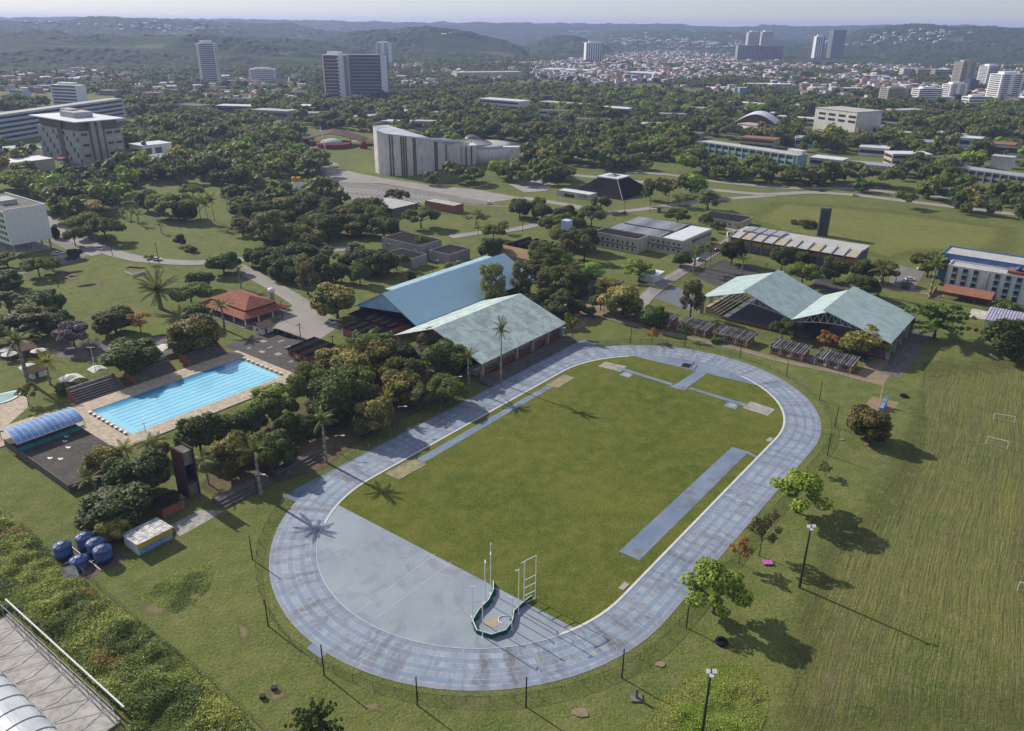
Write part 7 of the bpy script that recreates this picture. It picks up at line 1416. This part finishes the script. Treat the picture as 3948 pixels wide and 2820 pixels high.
# ---------------------------------------------------------------- belts of trees and planting
KN=['mango','broad','mango','broad','fine','bright','gold','tier','broad']
belts=[ ([(540,870),(640,800),(820,790),(1000,845),(960,885),(850,965),(720,1010),(620,940)],8,.7,['mango','gold','mango','broad'],67),([(860,770),(1010,790),(1000,850),(880,840)],8,.6,['mango','fine','broad'],68),([(1010,905),(850,985),(830,960),(985,880)],8,.35,['sparse','broad'],69),([(520,470),(600,440),(700,425),(770,470),(830,470),(850,500),(800,535),(700,545),(600,545),(530,520)],9,.75,['mango','broad','mango','gold','fine'],61),([(550,572),(620,572),(700,570),(830,560),(860,610),(790,640),(690,640),(640,620),(570,580)],9,.6,['mango','mango','broad','fine'],62),([(1150,580),(1300,560),(1400,620),(1350,690),(1250,710),(1190,690)],8.5,.6,['mango','broad','fine'],63),([(430,980),(560,900),(640,930),(700,960),(620,1010),(540,1050),(470,1030)],8,.7,['mango','gold','mango'],64),([(0,690),(120,690),(170,730),(60,760),(0,760)],9,.6,['broad','mango','fine'],65),([(1195,480),(1320,500),(1300,560),(1200,540)],9,.5,['broad','mango'],66), # polygon on the photo, spacing, probability, kinds
 ([(270,300),(420,262),(640,285),(700,330),(735,380),(700,395),(600,405),(560,425),(470,410),(280,405),(268,345)],10.5,.95,['mango','coco','broad','coco','mango','fine','tier','mango'],41),
 ([(0,412),(70,395),(170,402),(262,392),(300,420),(240,470),(150,500),(128,450),(0,420)],9.5,.85,['mango','broad','mango','fine','gold'],42),
 ([(935,410),(1010,402),(1150,392),(1190,385),(1270,395),(1250,425),(1130,408),(1000,416)],9.5,.6,['mango','broad','mango','coco'],43),
 ([(1160,345),(1300,352),(1500,385),(1480,395),(1300,375),(1180,362)],10,.7,['broad','mango','bright','gold'],44),
 ([(1390,420),(1500,435),(1640,430),(1500,450),(1420,455)],11,.5,['broad','mango','sparse'],45),
 ([(1480,372),(1700,390),(1900,400),(2100,425),(2290,432),(2290,470),(2100,452),(1900,425),(1700,412),(1520,395)],11,.75,['broad','mango','broad','fine','bright','royal'],46),
 ([(1990,462),(2150,480),(2290,500),(2290,470),(2150,462)],11,.6,['broad','sparse','fine'],47),
 ([(850,345),(1000,300),(1060,310),(960,345)],11,.4,['broad','mango'],48),
 ([(560,328),(650,350),(690,360),(720,350),(660,325)],11,.5,['mango','broad'],49)]
woods=[([(270,232),(700,238),(1000,215),(1180,202),(1400,214),(1640,226),(1900,236),(2290,252),(2290,432),(2000,402),(1700,380),(1480,362),(1300,338),(1100,312),(900,300),(700,285),(480,248),(270,262)],11.6,.88,51),
 ([(-30,196),(270,214),(700,236),(850,226),(700,196),(400,190),(-30,172)],13,.62,52),
 ([(-40,330),(60,336),(78,372),(60,392),(-40,400)],11,.5,53),([(-40,232),(110,232),(100,246),(-40,256)],12,.8,54),
 ([(-60,176),(430,186),(640,180),(700,196),(860,200),(1010,200),(1000,148),(1250,140),(1250,130),(860,138),(400,144),(-60,148)],14.5,.85,55),
 ([(850,226),(1000,218),(1180,206),(1450,216),(1640,230),(1900,238),(2290,256),(2290,150),(1750,141),(1500,128),(1250,140),(860,150)],19,.26,56),([(850,232),(1000,222),(1180,210),(1400,218),(1640,232),(1400,206),(1180,196),(1010,206),(850,206)],13,.8,57)]
# campus footprints stay clear of trees
for a0_,a1_,b0_,b1_ in ((18,70,47,94),(28,106,91,128),(-16,10,95,144),(-95,-14,86,142),(100,162,-48,42),(0,24,150,186),(-78,-42,52,70),(-96,-78,50,68),(-110,-96,50,68),(93,130,147,195),(132,168,116,146),(184,236,69,117),(222,252,-8,62),(268,292,69,99),(216,256,-106,-42),(124,158,57,101)): excl(a0_,a1_,b0_,b1_,1.5)
EXC.append([tuple(L(*q))[:2] for q in stad(RI+WT+3,20)])
for poly in (((262,705),(330,722),(385,712),(400,745),(330,750),(270,735)),((655,672),(735,700),(760,722),(700,760),(640,752),(598,738),(620,715)),(k(2,1,1600,815),k(2,1,1870,680),k(2,1,2170,765),k(2,1,2256,900),k(2,1,1790,905)),((700,396),(760,402),(850,410),(990,430),(1090,448),(1070,455),(1000,447),(900,452),(800,450),(740,430)),((700,362),(850,396),(1160,440),(1090,450),(980,430),(850,408),(745,404))): EXC.append([tuple(at(p))[:2] for p in poly])
# small campus roofs among the woods
gq=np.random.default_rng(31); nb_=0; LMC=[('curved concert hall',at((900,392))),('domed rotunda',at((1076,360))),('black pyramid',at((1360,440))),('overhang office',at((190,372))),('concert shell',at((740,335))),('arched hall',at((1675,290))),('rough concrete hall',at((1850,300))),('twin slab block',at((790,230))),('aqua school',at((1660,370))),('wavy-roofed school',at((1920,385))),('long grey school',at((2200,420))),('glass office',at((1108,255))),('beige tower',at((2143,192))),('weathered midrise',at((1990,226)))]
sp=set()
for q in ((520,275),(600,300),(450,300),(700,268),(880,262),(940,290),(1010,262),(1230,262),(1310,280),(1420,292),(1490,270),(1560,262),(1540,310),(1460,320),(1720,262),(1760,280),(1780,330),(1960,280),(2010,262),(2080,275),(2160,270),(2240,285),(1990,320),(2060,340),(2140,330),(2230,345),(2010,372),(2100,365),(1690,325),(1370,232),(1530,236),(1640,244),(1740,246),(1860,250),(420,248),(330,222),(560,232),(660,222),(240,215),(100,205),(40,212),(2180,305),(1260,224),(1440,246)):
    x,y=q[0]+gq.uniform(-14,14),q[1]+gq.uniform(-4,4); w_=gq.uniform(16,46)*(1 if y>280 else 1.3); wp=w_*FPX/SC/dist(at((x,y))); wl=(m_conw,m_cream,m_grey,m_beige,m_lblue)[gq.integers(5)]; rf=(m_metal,m_pale,m_concd,m_metalr,HM[4])[gq.integers(5)]
    r_=rel(at((x,y)),LMC); nm={m_conw:'white',m_cream:'cream',m_grey:'grey',m_beige:'beige',m_lblue:'pale blue'}[wl]+'-walled campus building with '+{m_metal:'white metal',m_pale:'pale flat',m_concd:'dark',m_metalr:'grey ribbed',HM[4]:'red tiled'}[rf]+' roof '+r_[0]
    if nm in sp and len((nm+', '+r_[1]).split())<=16: nm+=', '+r_[1]
    sp.add(nm); pxblock('campus_block',nm,'building',(x-wp/2,y),(x+wp/2,y+gq.uniform(-1,6)*wp/60),gq.uniform(12,22),gq.uniform(5,10),wl,rf,int(gq.integers(1,3)),grp='low campus buildings among the woods')
for poly in (((1540,300),(1780,330),(1780,392),(1540,356)),((1785,335),(1990,350),(1990,402),(1785,386)),((1620,255),(1730,260),(1730,306),(1620,300)),((1790,255),(1960,270),(1960,325),(1790,312)),((2110,370),(2290,390),(2290,440),(2110,412)),((1010,330),(1160,330),(1160,385),(1010,385)),((825,300),(940,300),(930,408),(825,400)),((660,310),(815,310),(815,352),(660,352))): EXC.append([tuple(at(p))[:2] for p in poly])
g_=np.random.default_rng(77); cand=[]
for poly,sp,pr,kn,sd in belts:
    for p in scatter(poly,sp,sd,pr): cand.append((kn[g_.integers(len(kn))],p))
nears=[]
for poly,sp,pr,sd in woods[:1]+woods[2:4]:
    for p in (lambda Q:Q[(vnoise(Q[:,0]/45+60,Q[:,1]/45+60,81)*.6+vnoise(Q[:,0]/140+60,Q[:,1]/140+60,82)*.4)<.76])(scatter(poly,sp,sd,pr)): nears.append((['mango','broad','mango','broad','tier','gold','fine','bright','mango','coco'][g_.integers(10)],p))
far=[]
for poly,sp,pr,sd in [woods[1]]+woods[4:]:
    for p in scatter(poly,sp,sd,pr): far.append(p)
hx=np.array([h[:2] for h in HD]); F_=np.array(far); tp=scatter([(850,196),(1010,196),(1180,172),(1330,188),(1450,184),(1600,206),(1750,214),(1900,216),(2290,240),(2290,150),(2000,150),(1750,141),(1500,128),(1250,140),(1000,146),(860,150)],11,99,.75)
cl_=vnoise(tp[:,0]/90+30,tp[:,1]/90+30,71)*.6+vnoise(tp[:,0]/300+30,tp[:,1]/300+30,72)*.4; F_=np.concatenate([F_,tp[cl_>.57]])
ok=np.ones(len(F_),bool)
for i in range(0,len(F_),500):
    d2=(F_[i:i+500,None,:]-hx[None]-np.array([0,-6.])); ok[i:i+500]=(d2**2).sum(2).min(1)>72
far=list(F_[ok])
# keep clear of surveyed trees
TX=np.array([t[1][:2] for t in TREES])
cand=[c for c in cand if np.min(np.hypot(*(TX-c[1]).T))>5]
alln=sorted(cand,key=lambda c:np.hypot(*c[1]))+[]
nears=sorted(nears,key=lambda c:np.hypot(*c[1]))
NT_=max(0,296-len(TREES)); indiv=(alln+nears); indiv=sorted(indiv,key=lambda c:np.hypot(*c[1]))[:NT_]; ids={id(c) for c in indiv}
rest=[c[1] for c in alln+nears if id(c) not in ids]
for kd,p in indiv:
    W=g_.uniform(10,16) if kd not in('coco','royal') else g_.uniform(6,8); H=W*g_.uniform(.72,.98) if kd not in('coco','royal','fine') else g_.uniform(9,14)
    TREES.append([kd,Vector((p[0],p[1],0)),W,H,None,None])
LMT=[('blue gable roof',L(70,109)),('grey-green hall',L(44,72)),('swimming pool',L(-43,116)),('brick water tower',L(-74,66)),('painted shed',L(-91,55)),('tiled clubhouse',L(11,167)),('white block on stilts',at((60,560))),('overhang office',at((190,372))),('curved concert hall',at((900,392))),('domed rotunda',at((1076,360))),('black pyramid',at((1360,440))),('concrete school',at((1410,560))),('metal roofed school',at((1500,545))),('ribbed laboratory',at((1790,580))),('white hostel',at((2160,650))),('joined green halls',at((1790,720))),('raised water tank',at((1258,550))),('dark slab tower',at((1820,525))),('silo yard',at((660,430))),('concert shell',at((740,335))),('red brick block',at((980,472))),('flat library',at((840,475))),('concrete pavilions',at((930,590))),('kiosk by the yard',at((700,800))),('event car park',at((900,430))),('aqua school',at((1660,370))),('wavy-roofed school',at((1920,385))),('long grey school',at((2200,420))),('arched hall',at((1675,290))),('rough concrete hall',at((1850,300))),('twin slab block',at((790,230))),('blue awning',at((2075,432))),('garden parasols',at((40,800))),('first brick hut',at((1490,720))),('left straight of the track',at((900,960))),('start chute',at((640,1110))),('cream shed',at((1615,505))),('dark roof deck',at((130,1010))),('left road bend',at((350,585))),('service road',at((610,640))),('stilt-side car park',at((110,590)))]
cnt={}
for t in TREES:
    if not t[4]:
        r=rel(t[1],LMT); sz='small ' if t[3]<6 and t[0] not in('shrub','small','thin') else 'tall ' if t[3]>12.5 and t[0] not in('royal','fine') else ''
        t[4]=(sz+WORDS[t[0]]+' '+r[0]); t.append(r[1])
    else: t.append(None)
    cnt[t[4]]=cnt.get(t[4],0)+1
for t in TREES:
    if cnt[t[4]]>1 and t[6]:
        second=t[6]; l2=t[4]+' and '+second
        if len(l2.split())<=16: t[4]=l2
cnt={}
for t in TREES: cnt[t[4]]=cnt.get(t[4],0)+1
used=set()
for t in TREES:
    kd,p,W,H,lb,grp=t[:6]; P=proto(kd); o,w0,h0=P[int(g_.integers(len(P)))]
    if o.get('proto'): q=o; del o['proto']
    else: q=copy_tree(o)
    q.location=p; s=W/w0; q.scale=(s,s*g_.uniform(.9,1.1),max(.35*s,H*.95/h0)); q.rotation_euler=(0,0,g_.uniform(0,6.28))
    q['label']=lb; q['category']='palm' if kd in('royal','coco','yellow','date','small') else 'bush' if kd=='shrub' else 'tree'
    grp=('palms' if q['category']=='palm' else 'bushes' if kd=='shrub' else 'trees')+' of the campus' if cnt[lb]==1 else lb[:60]; q['group']=grp
for L_ in PROTO.values():
    for o,_,_ in L_:
        if o.get('proto'):
            for c in list(o.children): bpy.data.objects.remove(c)
            bpy.data.objects.remove(o)
# distant woods: one mass
LO=[]
for sd in range(5):
    Ls,W,H,lf,n,th=lobeset('mango' if sd%2 else 'broad',sd+60); v,f=leaves(Ls[:12],230,.95,sd,core=.8,cn=(6,4),up=.3); LO.append((v/np.array([W,W,H]),f))
LF=[]
for sd in range(3):
    Ls,W,H,lf,n,th=lobeset('mango',sd+80); v,f=leaves(Ls[:9],90,1.7,sd,core=.85,cn=(5,4),up=.3); LF.append((v/np.array([W,W,H]),f))
def mass(name,pts,protos,mats,seed,w=(8,24)):
    g=np.random.default_rng(seed); V_,F_,M_=[],[],[]; o=0
    for p in pts:
        v,f=protos[g.integers(len(protos))]; W=w[0]+(w[1]-w[0])*g.beta(1.5,1.9); H=W*g.uniform(.5,.8)+g.uniform(0,4); a=g.uniform(0,6.28); c,s=math.cos(a),math.sin(a)
        V_.append(np.stack([(v[:,0]*c-v[:,1]*s)*W+p[0],(v[:,0]*s+v[:,1]*c)*W+p[1],v[:,2]*H],1)); F_.append(f+o); o+=len(v); zc=(vnoise(np.array([p[0]/60+40]),np.array([p[1]/60+40]),91)[0]); M_.append(np.full(len(f),g.choice(len(mats),p=[.5,.24,.03,.13,.04,.06] if zc<.5 else [.22,.36,.05,.16,.13,.08])))
    ob=bpy.data.objects.new(name,npmesh(name,np.concatenate(V_),np.concatenate(F_),None,False,mats,np.concatenate(M_))); COL.objects.link(ob); return tag(ob,kind='stuff')
ms=[M_LEAF['mango'],M_LEAF['broad'],M_LEAF['gold'],M_LEAF['fine'],M_LEAF['bright'],M_LEAF['tier']]
print('TREES',len(TREES),'woods',len(rest),'far',len(far))
mass('campus_woods',rest,LO,ms,3); mass('far_woods',far,LF,ms,4,(7,17))
for o in list(bpy.data.objects):
    if o.parent is None and o.type=='EMPTY' and not o.children: print('EMPTY?',o.name)
